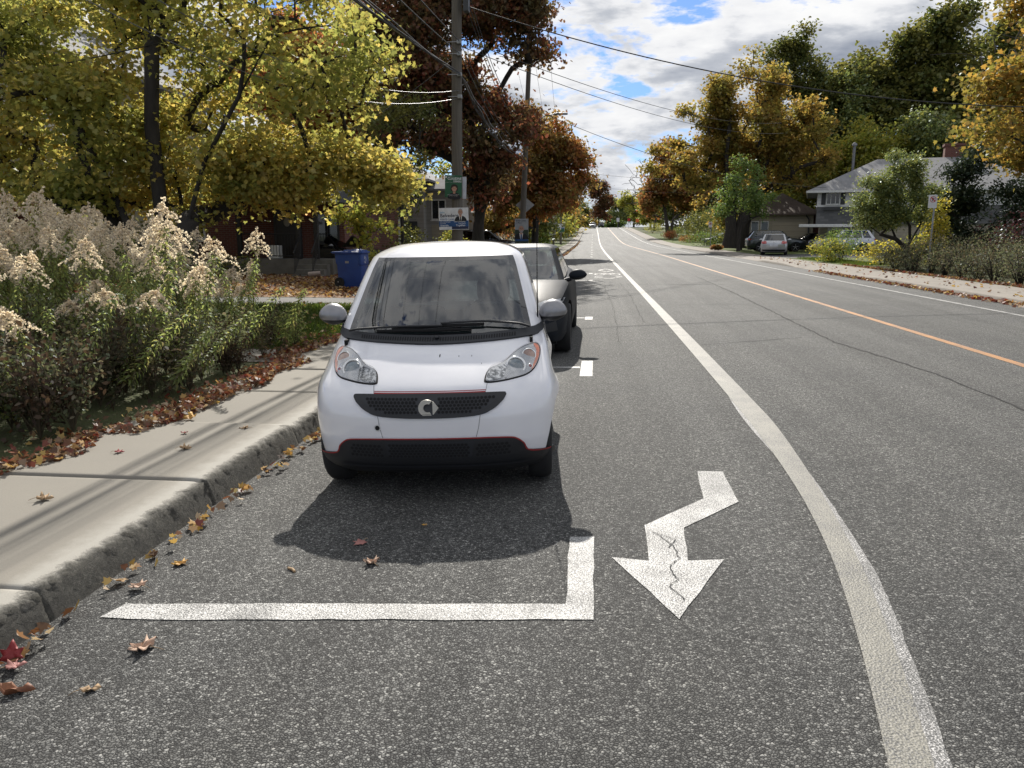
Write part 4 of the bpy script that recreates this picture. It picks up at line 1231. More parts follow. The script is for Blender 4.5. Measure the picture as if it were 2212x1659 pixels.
def bark(name, a, b):
    return M(name, a, 0.95, col2=b, nscale=9, bump=0.8, bscale=30, bdist=.02, stretch=(1, 1, .25))
bark_dark = bark('dark_bark', (0.020, 0.017, 0.015), (0.038, 0.032, 0.027))
bark_grey = bark('grey_bark', (0.045, 0.038, 0.032), (0.075, 0.065, 0.055))

def grow(base, tips, trunks, g, r0, tip_r=.006, sag=.06, min_branch=0.0):
    """branch skeleton: join every foliage tip to the nearest wood nearer the base; radii by the pipe rule"""
    nodes = []; parent = []; main = []
    for T in trunks:
        pv = -1
        for q in T:
            nodes.append(np.array(q, float)); parent.append(pv); pv = len(nodes) - 1; main.append(True)
    order = np.argsort(np.linalg.norm(tips - np.array(base), axis=1) + g.uniform(0, .3, len(tips)))
    arr = np.array(nodes)
    b = np.array(base, float)
    for i in order:
        t = tips[i]
        d = np.linalg.norm(arr - t, axis=1)
        rise_pen = np.maximum(0, arr[:, 2] - t[2] + .15) * 1.3
        back = np.maximum(0, np.linalg.norm(arr - b, axis=1) - np.linalg.norm(t - b) + .1) * 1.0
        low = (arr[:, 2] < min_branch) * 50.0
        j = int(np.argmin(d + rise_pen + back + low))
        p = arr[j]; n = max(2, int(d[j] / .55)); pv = j
        new = []
        for k in range(1, n + 1):
            u = k / n; q = p + (t - p) * u
            q[2] += math.sin(math.pi * u) * sag * d[j]
            if k < n: q += g.normal(size=3) * .035 * d[j] / n * 2
            nodes.append(q); parent.append(pv); pv = len(nodes) - 1; new.append(q); main.append(False)
        arr = np.vstack([arr, np.array(new)])
    cnt = np.zeros(len(nodes))
    ch = [[] for _ in nodes]
    for i, p in enumerate(parent):
        if p >= 0: ch[p].append(i)
    leaf = [i for i in range(len(nodes)) if not ch[i]]
    for i in leaf:
        q = i
        while q >= 0: cnt[q] += 1; q = parent[q]
    rad = tip_r + (r0 - tip_r) * (cnt / cnt.max()) ** .56
    return nodes, parent, ch, rad

def wood(name, nodes, parent, ch, rad, mat, par, flare=1.5, skip_r=0.0):
    mb = MB()
    done = set()
    starts = [i for i, p in enumerate(parent) if p < 0]
    stack = [(s, None) for s in starts]
    while stack:
        s, pre = stack.pop()
        chain = ([pre] if pre is not None else []) + [s]
        q = s
        while ch[q]:
            c = sorted(ch[q], key=lambda i: -rad[i])
            for o in c[1:]: stack.append((o, q))
            q = c[0]; chain.append(q)
        rr = [rad[i] for i in chain]
        if pre is not None: rr[0] = min(rr[0], rad[chain[1]] * 1.15)
        if max(rr) < skip_r: continue
        if pre is None:
            rr[0] *= flare
        n = 10 if rr[0] > .1 else 6 if rr[0] > .03 else 4
        mb.tube([nodes[i] for i in chain], rr, n, cap=False)
    return mb.build(name, mat, par, 180, normals=False)

def sample_blobs(g, blobs, total):
    """foliage clump centres inside ellipsoids (cx, cy, cz, rx, ry, rz, weight), denser towards the outside"""
    w = np.array([b[6] if len(b) > 6 else b[3] * b[4] * b[5] for b in blobs], float); w /= w.sum()
    out = []
    for b, f in zip(blobs, w):
        n = max(1, int(round(total * f)))
        # every mass breaks up into smaller lumps with gaps between them
        k = max(7, n // 7)
        dc = g.normal(size=(k, 3)); dc /= np.linalg.norm(dc, axis=1)[:, None]
        sub = dc * (g.uniform(.10, 1, k) ** .55)[:, None]
        sr = g.uniform(.13, .30, k)
        pick = g.integers(0, k, n)
        d = g.normal(size=(n, 3)); d /= np.linalg.norm(d, axis=1)[:, None]
        r = g.uniform(.0, 1, n) ** .5 * sr[pick]
        out.append(np.array(b[:3]) + (sub[pick] + d * r[:, None] * np.array([1, 1, 1.25])) * np.array(b[3:6]))
    return np.vstack(out)

def tree(name, label, base, blobs, clumps, per, clump_r, size, tmpl, mat, barkm, r0, seed, trunks=None, cat='tree', group=None, up_bias=.5, hang=.4, flat=.6, fork=.45, min_branch=None, sag=.06, skip_r=0.0, width=1.0):
    g = np.random.default_rng(seed)
    root = thing(name, label, cat, base, 0, group)
    B = np.array(base)
    tips = sample_blobs(g, blobs, clumps)
    tips = tips[tips[:, 2] > B[2] + .3]
    if trunks is None:
        top = np.mean([b[2] for b in blobs]) ; cx_ = np.mean([b[0] for b in blobs]); cy_ = np.mean([b[1] for b in blobs])
        h = top - B[2]; T = []
        for k in range(7):
            u = k / 6
            T.append((B[0] + (cx_ - B[0]) * u ** 2 + g.normal() * .03 * h * u * .4, B[1] + (cy_ - B[1]) * u ** 2, B[2] + h * u))
        trunks = [T]
    mbz = B[2] + (min_branch if min_branch is not None else .25 * (np.min([b[2] - b[5] for b in blobs]) - B[2] + 2.0))
    nodes, par, ch, rad = grow(base, tips, trunks, g, r0, sag=sag, min_branch=mbz)
    nodes = [q - B for q in nodes]
    tr = wood('trunk', nodes, par, ch, rad, barkm, root, skip_r=skip_r)
    n = len(tips)
    P = np.repeat(tips, per, 0) + g.normal(size=(n * per, 3)) * clump_r * np.array([1, 1, flat])
    P = P[P[:, 2] > B[2] + .15] - B
    leaves('crown', P, size, tmpl, mat, root, g, up_bias, hang, width=width)
    return root

# --- leaf colours
lf_yellow = leafmat('yellow_maple_leaf', [(0.48, 0.421, 0.083), (0.572, 0.458, 0.09), (0.32, 0.337, 0.075), (0.526, 0.373, 0.083), (0.229, 0.277, 0.068), (0.595, 0.445, 0.105)], .6, .06, big=(0.252, 0.301, 0.068))
lf_red = leafmat('russet_leaf', [(0.17, 0.054, 0.032), (0.25, 0.081, 0.039), (0.133, 0.063, 0.035), (0.214, 0.125, 0.043), (0.099, 0.071, 0.032), (0.303, 0.081, 0.043)], .45, .04, big=(0.081, 0.081, 0.03))
lf_crimson = leafmat('crimson_leaf', [(0.51, 0.069, 0.039), (0.666, 0.137, 0.059), (0.353, 0.098, 0.039), (0.235, 0.196, 0.039), (0.588, 0.196, 0.059)], .5, .04, big=(0.176, 0.196, 0.039))
lf_orange = leafmat('orange_leaf', [(0.375, 0.24, 0.043), (0.464, 0.3, 0.051), (0.287, 0.216, 0.04), (0.397, 0.204, 0.04), (0.21, 0.204, 0.04)], .55, .05, big=(0.243, 0.24, 0.043))
lf_rust = leafmat('rust_leaf', [(0.333, 0.12, 0.036), (0.438, 0.194, 0.04), (0.263, 0.156, 0.039), (0.387, 0.092, 0.036), (0.175, 0.156, 0.036)], .5, .05, big=(0.203, 0.176, 0.036))
lf_gold = leafmat('gold_leaf', [(0.391, 0.218, 0.031), (0.464, 0.283, 0.038), (0.305, 0.218, 0.031), (0.195, 0.193, 0.031)], .5, .08, big=(0.207, 0.205, 0.034))
lf_green = leafmat('green_leaf', [(0.112, 0.19, 0.038), (0.157, 0.246, 0.045), (0.09, 0.157, 0.036), (0.224, 0.269, 0.045)], .4, .08)
lf_dark = leafmat('dark_green_leaf', [(0.088, 0.12, 0.032), (0.12, 0.152, 0.035), (0.072, 0.099, 0.029), (0.192, 0.184, 0.038)], .45, .06, big=(0.2, 0.184, 0.035))
lf_lime = leafmat('yellow_green_leaf', [(0.273, 0.315, 0.042), (0.378, 0.357, 0.046), (0.189, 0.252, 0.042), (0.462, 0.378, 0.042)], .5, .06)
lf_olive = leafmat('olive_leaf', [(0.157, 0.21, 0.063), (0.21, 0.263, 0.076), (0.116, 0.164, 0.055), (0.315, 0.315, 0.063)], .4, .12)
lf_bright = leafmat('bright_yellow_leaf', [(0.55, 0.44, 0.033), (0.462, 0.396, 0.033), (0.33, 0.33, 0.033)], .5, .06)
lf_purple = leafmat('purple_leaf', [(0.035, 0.010, 0.017), (0.055, 0.016, 0.024), (0.024, 0.010, 0.014), (0.08, 0.02, 0.025)], .35, .12)
lf_spruce = leafmat('spruce_needle', [(0.026, 0.044, 0.024), (0.036, 0.056, 0.03), (0.02, 0.034, 0.02), (0.06, 0.07, 0.03)], .2, .05)
lf_gold_rod = leafmat('goldenrod_leaf', [(0.22, 0.29, 0.08), (0.28, 0.34, 0.10), (0.16, 0.21, 0.06), (0.34, 0.35, 0.10), (0.17, 0.15, 0.07)], .6, .05)
lf_dead = leafmat('dead_leaf', [(0.06, 0.036, 0.022), (0.085, 0.055, 0.034), (0.04, 0.026, 0.018)], .25, .03)
lf_fluff = leafmat('seed_fluff', [(0.759, 0.678, 0.564), (0.667, 0.575, 0.483), (0.828, 0.747, 0.632), (0.529, 0.448, 0.38)], .5, .0)
lf_seed_yellow = leafmat('yellow_seed_head', [(0.22, 0.18, 0.05), (0.17, 0.14, 0.045), (0.12, 0.10, 0.035)], .4, .0)
lf_aster = leafmat('grey_green_weed', [(0.112, 0.134, 0.068), (0.154, 0.172, 0.09), (0.082, 0.1, 0.054), (0.18, 0.154, 0.1)], .35, .05)
lf_weed = leafmat('brown_weed', [(0.098, 0.075, 0.046), (0.072, 0.065, 0.036), (0.052, 0.072, 0.029), (0.13, 0.098, 0.065)], .3, .03)
stem_mat = M('plant_stem', (0.07, 0.06, 0.03), 0.8, col2=(0.05, 0.035, 0.022))

# ------------------------------------------------------------------ left side trees
zL = .14
def limb(P): return P
tree('maple_tree', 'big yellow-leaved maple with dark forked trunks behind the tall weeds', (-9.1, 16, zL),
     [(-12.4, 17.2, 4.2, 2.6, 2.2, 2.0), (-9.4, 17.2, 4.6, 2.8, 1.8, 2.2), (-6.7, 16.4, 4.1, 2.1, 1.7, 1.7), (-5.8, 16.4, 5.7, 1.6, 1.8, 1.6), (-9.5, 17.4, 7.6, 4.2, 3.2, 2.6), (-13.5, 17.5, 6.8, 3.0, 3, 2.4), (-6.3, 17, 3.1, 1.7, 1.1, .9, 22), (-4.9, 17.3, 2.9, .8, .9, .6, 6), (-10.6, 16.6, 2.8, 2.0, 1.2, .9), (-8.6, 16.8, 2.4, 1.6, 1.0, .8), (-9.0, 15.0, 5.4, 3.2, 1.0, 2.0, 14), (-12.2, 16.2, 2.9, 2.4, 1.2, .9, 9), (-14.5, 16.8, 4.6, 2.0, 1.6, 1.8, 9), (-9.6, 17.6, 3.2, 2.6, 1.2, 1.2, 9), (-7.2, 16.6, 3.0, 1.4, 1.1, .9, 5)],
     860, 86, .34, .115, LEAF_MAPLE, lf_yellow, bark_dark, .22, 3,
     trunks=[[(-9.1, 16, zL), (-9.15, 16, 1.2), (-9.2, 16, 2.4), (-9.3, 16.1, 3.8), (-9.2, 16.2, 5.4), (-9.4, 16.4, 7.2)],
             [(-9.35, 16.1, zL), (-9.9, 16.0, 1.6), (-10.5, 16.1, 2.9), (-11.3, 16.3, 4.2), (-12.2, 16.5, 5.6)],
             [(-8.85, 15.9, zL), (-8.5, 15.8, 1.8), (-8.0, 15.7, 3.0), (-7.1, 15.6, 4.3), (-6.3, 15.5, 5.4)],
             [(-9.6, 16.2, zL), (-10.3, 16.3, 1.2), (-10.7, 16.5, 2.2)]], group=None, hang=1.0, up_bias=.3, min_branch=1.3)
tree('oak_tree', 'tall russet oak rising behind the front utility pole', (-5.75, 39, zL),
     [(-7.2, 39, 9.4, 3.4, 3, 2.6), (-4.2, 38, 11.2, 2.1, 2.6, 2.6), (-8.6, 38.5, 6.6, 2.3, 2.4, 1.9), (-5.4, 38, 6.6, 2.0, 2.4, 2.2), (-9.8, 40, 11, 2.8, 3, 3), (-4.6, 38, 4.0, 1.6, 2, 1.5), (-2.9, 37.5, 11.6, 1.1, 1.6, 1.1), (-6.5, 39, 13.5, 4, 3, 2)],
     820, 74, .46, .23, LEAF_OAK, lf_red, bark_dark, .30, 5, hang=1.0, up_bias=.2,
     trunks=[[(-5.75, 39, zL), (-5.7, 39, 2), (-5.75, 39, 4), (-5.9, 39, 6.5), (-6.1, 39, 9), (-6.2, 39, 12)], [(-5.75, 39, 3.6), (-6.8, 38.8, 5.2), (-8.2, 38.6, 7.0)]])
tree('maple_tree', 'crimson-leaved maple behind the brick house', (-14.6, 42, zL),
     [(-14.6, 42, 7.0, 2.9, 2.6, 2.2), (-12.9, 41, 8.5, 2.2, 2.2, 2.6), (-16, 42, 9.5, 2.8, 2.4, 3.0), (-13.2, 41.5, 6.2, 1.6, 1.6, 1.6)],
     420, 70, .5, .24, LEAF_MAPLE, lf_crimson, bark_dark, .2, 8, hang=.8)
tree('slender_tree', 'thin dark tree with ivy-like leaves between the grey house and the pole', (-8.1, 33, zL),
     [(-8.1, 33, 2.2, .85, .7, 1.5), (-8.2, 33, 4.2, 1.4, 1.0, 1.6), (-8.3, 33, 6.6, 1.9, 1.3, 1.8)],
     210, 26, .26, .14, LEAF_OVAL, lf_dark, bark_dark, .075, 9, up_bias=.3, hang=.6)
tree('oak_tree', 'orange-brown oak around the second utility pole', (-3.95, 54, zL),
     [(-3.6, 54, 6.0, 2.5, 2.6, 2.4), (-2.0, 53.4, 5.2, 1.6, 2.2, 1.9), (-4.7, 53, 8.6, 1.4, 1.8, 1.7), (-2.5, 53, 7.9, 1.2, 1.5, 1.4), (-5.6, 53, 5.0, 1.6, 2.2, 2.2), (-1.6, 53, 3.6, .95, 1.5, 1.1), (-4.2, 53, 3.2, 1.4, 2, 1.1), (-6.4, 52.6, 2.9, 1.1, 1.7, 1.2)],
     480, 80, .42, .24, LEAF_OAK, lf_rust, bark_dark, .24, 12, hang=.9, up_bias=.2)
tree('linden_sapling', 'young yellow-green tree beside the blue bin', (-6.95, 22.6, zL),
     [(-6.9, 22.6, 1.9, .72, .6, .62), (-6.7, 22.6, 2.5, .55, .5, .55), (-6.2, 22.5, 1.75, .45, .4, .35)],
     60, 26, .15, .115, LEAF_OVAL, lf_lime, bark_grey, .03, 14, up_bias=.3, hang=1.0, width=1.5)
tree('maple_tree', 'pale green tree showing in the gap above the grey house', (-11.5, 68, zL),
     [(-11.5, 68, 8, 2.6, 2.6, 3), (-10.2, 67, 6.2, 2.0, 2, 2.2), (-13.5, 69, 9.5, 3, 3, 3)], 130, 40, .6, .3, LEAF_OVAL, lf_lime, bark_grey, .2, 15)
tree('maple_tree', 'dark green tree behind the crimson maple', (-21, 52, zL), [(-20, 52, 8, 4.5, 3.5, 4), (-24, 54, 10, 5, 4, 5), (-17, 50, 11, 3.5, 3, 3)], 170, 46, .75, .32, LEAF_MAPLE, lf_dark, bark_dark, .3, 16)
tree('maple_tree', 'yellow maple at the left edge behind the siding house', (-19, 27, zL), [(-19.5, 27, 7, 3, 3, 3.2), (-22, 28, 9, 3.5, 3, 4), (-17, 27, 9.5, 2.6, 2.5, 2.5)], 160, 50, .55, .2, LEAF_MAPLE, lf_yellow, bark_dark, .22, 17)

# far row on the left, beyond the poles
FL = [(-6.5, 78, 6.6, 2.6, 'dark green hedge-like tree behind the road signs on the left', lf_dark, LEAF_OVAL), (-7.5, 92, 7.2, 3.0, 'dark spruce-green tree left of the twin poles', lf_dark, LEAF_OVAL),
      (-6.2, 118, 5.6, 2.3, 'olive tree beyond the second sign pole on the left', lf_lime, LEAF_OVAL), (-6.6, 140, 8.5, 3.0, 'green and orange tree over the far left pavement', lf_orange, LEAF_MAPLE),
      (-7.5, 165, 9, 3.4, 'dark tree in the far left row', lf_dark, LEAF_OVAL), (-6.5, 190, 8.5, 3.2, 'ochre tree in the far left row', lf_gold, LEAF_MAPLE), (-8, 222, 10, 4, 'green tree near the crest on the left', lf_green, LEAF_OVAL)]
for i, (x, y, h, r, lab, lm, tm) in enumerate(FL):
    z = rise(y) + .12
    tree('roadside_tree', lab, (x, y, z), [(x, y, z + h * .52, r, r, h * .36), (x + r * .3, y - 1, z + h * .34, r * .8, r * .8, h * .2), (x - r * .4, y, z + h * .75, r * .6, r * .6, h * .22)], 90, 34, .5 + y / 300, .26 + y / 500, tm, lm, bark_dark, .16, 30 + i, skip_r=.02)

# ------------------------------------------------------------------ far end of the street
FE = [(2.2, 285, 18.5, 4.2, 'tall dark rust tree standing alone at the end of the street', lf_red, LEAF_OAK), (-6.5, 300, 12, 5, 'green tree at the left of the street end', lf_dark, LEAF_OVAL), (9.8, 300, 12.5, 5.4, 'olive tree right of the tall dark tree at the street end', lf_olive, LEAF_OVAL),
      (13.5, 262, 12, 4.8, 'yellow-green tree leaning over the crest on the right', lf_lime, LEAF_OVAL), (16.5, 228, 12, 5, 'bushy lime tree on the far right roadside', lf_lime, LEAF_OVAL), (-3, 340, 10, 6, 'brown-green tree closing the street behind the truck', lf_gold, LEAF_OVAL), (8, 360, 9, 7, 'broad green tree closing the street behind the van', lf_green, LEAF_OVAL),
      (24, 190, 13, 6, 'dark green tree behind the far right garden', lf_dark, LEAF_OVAL), (-16, 260, 14, 7, 'large dark tree over the far left roofs', lf_dark, LEAF_OVAL), (30, 240, 15, 8, 'large olive tree at the far right skyline', lf_olive, LEAF_OVAL)]
for i, (x, y, h, r, lab, lm, tm) in enumerate(FE):
    z = rise(y) + .1
    tree('distant_tree', lab, (x, y, z), [(x, y, z + h * .5, r, r, h * .36), (x + r * .35, y, z + h * .36, r * .75, r * .75, h * .24), (x - r * .3, y, z + h * .78, r * .55, r * .55, h * .20)], 150, 42, .8, .75, tm, lm, bark_dark, .25, 60 + i, skip_r=.03)
tree('garden_tree', 'dark leafy tree shading the yards behind the twin-trunk maple', (19.5, 165, rise(165) + .1), [(18, 165, 6.5, 5.5, 3, 4.2), (25, 166, 7, 5, 3, 5), (31, 165, 8, 5, 3, 5)], 330, 60, .8, .6, LEAF_OVAL, lf_dark, bark_dark, .25, 171)
tree('garden_tree', 'dark low tree between the hedge and the massive trunk', (22, 112, .3), [(20.5, 112, 3.4, 4.2, 2, 2.8), (26, 112, 4.2, 4, 2, 3.4)], 260, 60, .6, .4, LEAF_OVAL, lf_dark, bark_dark, .2, 172)
# bare tree
g = np.random.default_rng(77)
bt = thing('bare_tree', 'leafless grey tree poking out left of the orange maples', 'tree', (15.5, 200, rise(200) + .1))
tips = g.normal(size=(260, 3)) * np.array([2.4, 2.0, 2.9]) + np.array([-1.5, 0, 11.5])
nodes, par, ch, rad = grow((0, 0, 0), tips, [[(0, 0, 0), (.1, 0, 3), (0, 0, 6.2), (-.4, 0, 9)]], g, .3, tip_r=.022, min_branch=3.5)
wood('trunk', nodes, par, ch, rad, bark_grey, bt)

# ------------------------------------------------------------------ right side trees
tree('maple_tree', 'orange maple with twin pale trunks at the left end of the right tree row', (14.6, 150, rise(150) + .1),
     [(12.2, 150, 10.2, 4.6, 3.8, 4.2), (15.8, 151, 13.8, 4.6, 4, 5.0), (10.6, 149, 7.6, 3.2, 3, 2.4), (15.6, 149, 8.2, 4.2, 3.4, 2.8), (18.6, 150, 10, 3, 3, 3)], 330, 60, .75, .46, LEAF_MAPLE, lf_rust, bark_grey, .32, 90,
     trunks=[[(14.6, 150, .9), (14.9, 150, 4), (15.4, 150, 8), (15.8, 150, 13)], [(14.2, 150, .9), (13.8, 150, 4), (13.0, 150, 8), (12.2, 150, 11)]])
tree('maple_tree', 'broad golden-orange maple with a massive dark trunk', (12.3, 72, .35),
     [(9.6, 72, 10.4, 3.2, 3.2, 3.2), (12.6, 72, 13.4, 3.6, 3.2, 3.8), (15.8, 72, 11.2, 3.4, 3.2, 3.6), (7.4, 71.5, 7.6, 2.5, 2.6, 1.9), (11.2, 72, 7.4, 3.2, 3.0, 2.0), (17.4, 72, 7.8, 3.0, 3, 2.4), (13, 73.5, 9.8, 4.4, 2.5, 3.4), (8.2, 72, 5.4, 1.9, 2, 1.3), (15.2, 72.5, 6.0, 2.8, 2.0, 1.4), (18.8, 73, 10.4, 2.2, 2.4, 3.0)],
     700, 56, .44, .25, LEAF_MAPLE, lf_orange, bark_dark, .50, 91,
     trunks=[[(12.3, 72, .3), (12.35, 72, 2.0), (12.2, 72, 3.6), (11.8, 72, 6), (11.6, 72, 8.5), (11.8, 72, 11.5)], [(12.75, 72.2, .3), (13.2, 72.2, 2.2), (13.8, 72.2, 4.4), (15.0, 72, 7.2), (16.0, 72, 10.2)]], min_branch=3.4)
tree('ash_tree', 'leaning second trunk with sparse gold leaves right of the massive maple', (13.9, 74, .35), [(17.5, 75, 10.5, 2.6, 2.4, 2.6), (18.6, 75, 7.8, 2.2, 2.2, 2.2)], 90, 40, .5, .24, LEAF_MAPLE, lf_gold, bark_dark, .26, 92,
     trunks=[[(13.9, 74, .3), (14.1, 74, 2.5), (14.9, 74, 5.0), (16.2, 74.4, 7.6), (17.2, 75, 10)]])
tree('tall_tree', 'dark green treetop rising behind the golden maple', (19.6, 86, .4), [(19.6, 86, 19.2, 2.4, 2.4, 4.0), (21.8, 87, 17.0, 2.0, 2.0, 3.2), (18.0, 86, 15, 2.4, 2.0, 3), (23.5, 87, 14, 2.6, 2, 3.5)], 260, 60, .55, .36, LEAF_OVAL, lf_dark, bark_dark, .3, 93)
tree('small_tree', 'fresh green small tree in front of the massive maple trunk', (10.9, 60, .28), [(10.9, 60, 4.3, 1.75, 1.6, 1.5), (11.2, 60, 6.3, 1.15, 1.1, 1.3), (10.0, 59.8, 3.2, 1.3, 1.2, .9), (12.4, 60, 3.6, 1.3, 1.2, 1.0)], 130, 46, .32, .16, LEAF_OVAL, lf_green, bark_dark, .11, 94, width=1.3)
# tall green wall on the right
TG = [(27, 88, 21, 5.0, 'tall dark green tree, left one of the high group on the right'), (33.5, 86, 24, 5.2, 'tallest dark green tree of the high group on the right'), (40, 88, 23, 5.4, 'tall dark green tree, right one of the high group'), (47, 92, 24, 6, 'dark green tree at the right end of the high group')]
for i, (x, y, h, r, lab) in enumerate(TG):
    tree('tall_tree', lab, (x, y, .4), [(x, y, h * .62, r, r, h * .30), (x - r * .3, y - 1, h * .40, r * .9, r * .9, h * .2), (x + r * .2, y, h * .85, r * .62, r * .62, h * .15), (x - r * .6, y - 1, h * .70, r * .5, r * .5, h * .14)], 520, 78, .70, .38, LEAF_OVAL, lf_dark, bark_dark, .42, 100 + i, width=1.5)
UG = [(20.5, 82, 13.5, 4.2, 'yellow-green tree behind the dark-roofed garage', lf_lime), (26, 80, 13.5, 4.4, 'lime tree behind the chimney of the white house', lf_lime), (32, 78, 14, 4.4, 'olive-yellow tree right of the white house roof', lf_olive), (38, 76, 14, 5, 'dark tree behind the right-hand yellow maple', lf_dark), (17, 88, 15, 4.2, 'gold tree between the golden maple and the dark group', lf_gold), (23.8, 86, 20, 4.6, 'olive-green tree under the dark group', lf_olive)]
for i, (x, y, h, r, lab, lm) in enumerate(UG):
    tree('garden_tree', lab, (x, y, .4), [(x, y, h * .58, r, r, h * .36), (x - r * .3, y - .5, h * .3, r * .8, r * .8, h * .22)], 260, 80, .6, .34, LEAF_OVAL, lm, bark_dark, .18, 120 + i)
tree('maple_tree', 'yellow-orange maple hanging in from the right edge of the picture', (18.6, 29, .25),
     [(15.6, 29, 5.2, 2.2, 2.2, 1.9), (14.0, 28.5, 6.6, 1.7, 2.0, 1.6), (17.2, 29, 7.6, 2.8, 2.6, 2.4), (14.8, 28.5, 8.8, 1.9, 2, 1.7), (18.6, 29, 5, 2.4, 2.4, 2.2), (13.2, 28.5, 4.9, 1.0, 1.4, .8)],
     420, 80, .42, .15, LEAF_MAPLE, lf_gold, bark_dark, .20, 131, hang=.9, up_bias=.3)
bg = np.random.default_rng(140)
tw = thing('bare_tree', 'grey leafless branches above the purple shrub, right', 'tree', (21.5, 36, .25))
tips = bg.normal(size=(240, 3)) * np.array([1.5, 1.2, 2.0]) + np.array([-2.8, 0, 8.0])
nodes, par, ch, rad = grow((0, 0, 0), tips, [[(0, 0, 0), (0, 0, 2.5), (-.4, 0, 5), (-1.2, 0, 7.5)]], bg, .14, tip_r=.006, min_branch=3)
wood('trunk', nodes, par, ch, rad, bark_grey, tw)
tree('small_tree', 'olive-leaved small tree with crooked spreading stems in the right garden', (13.45, 35.3, .2),
     [(12.9, 35.3, 4.0, 1.2, 1.0, .95), (12.0, 35, 3.1, 1.1, 1.0, .95), (13.6, 35.3, 3.0, 1.0, .9, .9), (11.6, 35, 2.1, .8, .8, .6), (13.0, 35.3, 2.2, 1.1, .9, .6), (12.4, 35.2, 2.6, 1.2, .9, .8)], 460, 62, .20, .10, LEAF_OVAL, lf_olive, bark_dark, .085, 135,
     trunks=[[(13.45, 35.3, .2), (13.5, 35.3, .7), (13.62, 35.3, 1.25), (13.55, 35.3, 1.9), (13.3, 35.3, 2.8), (13.0, 35.3, 3.6)], [(13.55, 35.3, .9), (13.0, 35.2, 1.35), (12.3, 35.1, 1.55), (11.8, 35, 1.9)], [(13.6, 35.3, 1.2), (14.0, 35.3, 2.0), (14.1, 35.3, 2.7)]], sag=.02, min_branch=.9)
# conifer mass
def spruce(name, label, x, y, z0, h, r, seed, n=3200, cat='tree'):
    g = np.random.default_rng(seed); root = thing(name, label, cat, (x, y, z0))
    mb = MB(); mb.tube([(0, 0, 0), (0, 0, h * .5), (0, 0, h)], [.12, .07, .01], 7); mb.build('trunk', bark_dark, root, 180)
    u = g.uniform(0, 1, n) ** .75; zz = h * (.04 + .96 * u); a = g.uniform(0, 2 * math.pi, n); layer = .72 + .28 * np.abs(np.sin(zz * 5.2))
    rr = r * (1 - u) * layer * g.uniform(.35, 1.05, n) + .03
    P = np.stack([rr * np.cos(a), rr * np.sin(a), zz - rr * .28], 1)
    leaves('crown', P, .42, LEAF_LANCE, lf_spruce, root, g, up_bias=.6, hang=.5, width=3.0)
tree('conifer', 'dark irregular conifer behind the no-parking sign', (16.9, 38.5, .2), [(16.2, 38.5, 2.4, 1.3, 1.0, 1.9), (17.4, 38.3, 3.6, 1.1, 1.0, 1.6), (16.6, 38.4, 1.0, 1.7, 1.0, .8)], 170, 60, .34, .22, LEAF_LANCE, lf_spruce, bark_dark, .14, 150, width=2.2, min_branch=.2)
tree('conifer', 'broad dark conifer right of the one behind the sign', (19.6, 37.2, .2), [(19.3, 37.2, 2.6, 1.7, 1.1, 2.0), (20.6, 37.2, 4.0, 1.5, 1.1, 1.7), (18.6, 37, 1.2, 1.6, 1.0, 1.0)], 200, 60, .36, .22, LEAF_LANCE, lf_spruce, bark_dark, .15, 151, width=2.2, min_branch=.2)
tree('conifer', 'blackish conifer at the right edge behind the purple shrub', (17.6, 32, .2), [(17.4, 32, 1.9, 1.5, 1.0, 1.6), (18.6, 32, 3.0, 1.3, 1.0, 1.3), (16.6, 31.8, 1.0, 1.0, .9, .8)], 170, 60, .32, .20, LEAF_LANCE, lf_spruce, bark_dark, .13, 152, width=2.2, min_branch=.2)
spruce('spruce_tree', 'dark spruce beyond the far left poles', -9.5, 112, .2, 9.5, 2.6, 153)
spruce('spruce_tree', 'slim dark spruce peeking over the far right gardens', 24, 168, 1.2, 15, 2.6, 154)

# ------------------------------------------------------------------ shrubs
def shrub(name, label, x, y, z, rx, ry, rz, n, size, tm, lm, seed, stems=8, cat='shrub', group=None, hang=.2, up=.5, lump=3, width=1.0):
    g = np.random.default_rng(seed); root = thing(name, label, cat, (x, y, z), 0, group)
    mb = MB(); 
    tips = []
    for k in range(stems):
        a = g.uniform(0, 6.28); r = g.uniform(.2, .8)
        t = np.array((rx * r * math.cos(a), ry * r * math.sin(a), rz * g.uniform(1.0, 1.7))); tips.append(t)
        mb.tube([(t[0] * .15, t[1] * .15, 0), (t[0] * .5, t[1] * .5, t[2] * .55), tuple(t)], [.018, .012, .004], 5)
    mb.build('stems', bark_dark, root, 180)
    c = g.normal(size=(n // 14 + 1, 3)); c /= np.linalg.norm(c, axis=1)[:, None]
    c = c * (g.uniform(.15, 1, (len(c), 1)) ** .45) * np.array([rx, ry, rz]); c[:, 2] += rz * .95
    P = np.repeat(c, 14, 0) + g.normal(size=(len(c) * 14, 3)) * .13 * np.array([rx, ry, rz]) * 1.2
    P[:, 2] = np.abs(P[:, 2]) + .02
    leaves('foliage', P, size, tm, lm, root, g, up_bias=up, hang=hang, width=width)
    return root
shrub('purple_shrub', 'purple-leaved shrub at the right edge', 15.0, 28.5, .2, 1.5, 1.2, 1.15, 2600, .10, LEAF_OVAL, lf_purple, 201)
shrub('yellow_shrub', 'lanky yellow-leaved vine right of the olive tree', 15.2, 36.8, .2, .65, .6, 1.7, 1500, .12, LEAF_OVAL, lf_bright, 202, width=1.4)
shrub('yellow_shrub', 'low yellow-leaved bush between the silver hatchback and the flower bed', 12.2, 42, .2, 1.0, .8, .6, 1100, .11, LEAF_OVAL, lf_lime, 203, width=1.3)
shrub('green_bush', 'leafy green bush beside the silver hatchback', 13.2, 43.0, .2, 1.05, .9, .9, 1400, .10, LEAF_OVAL, lf_green, 204)
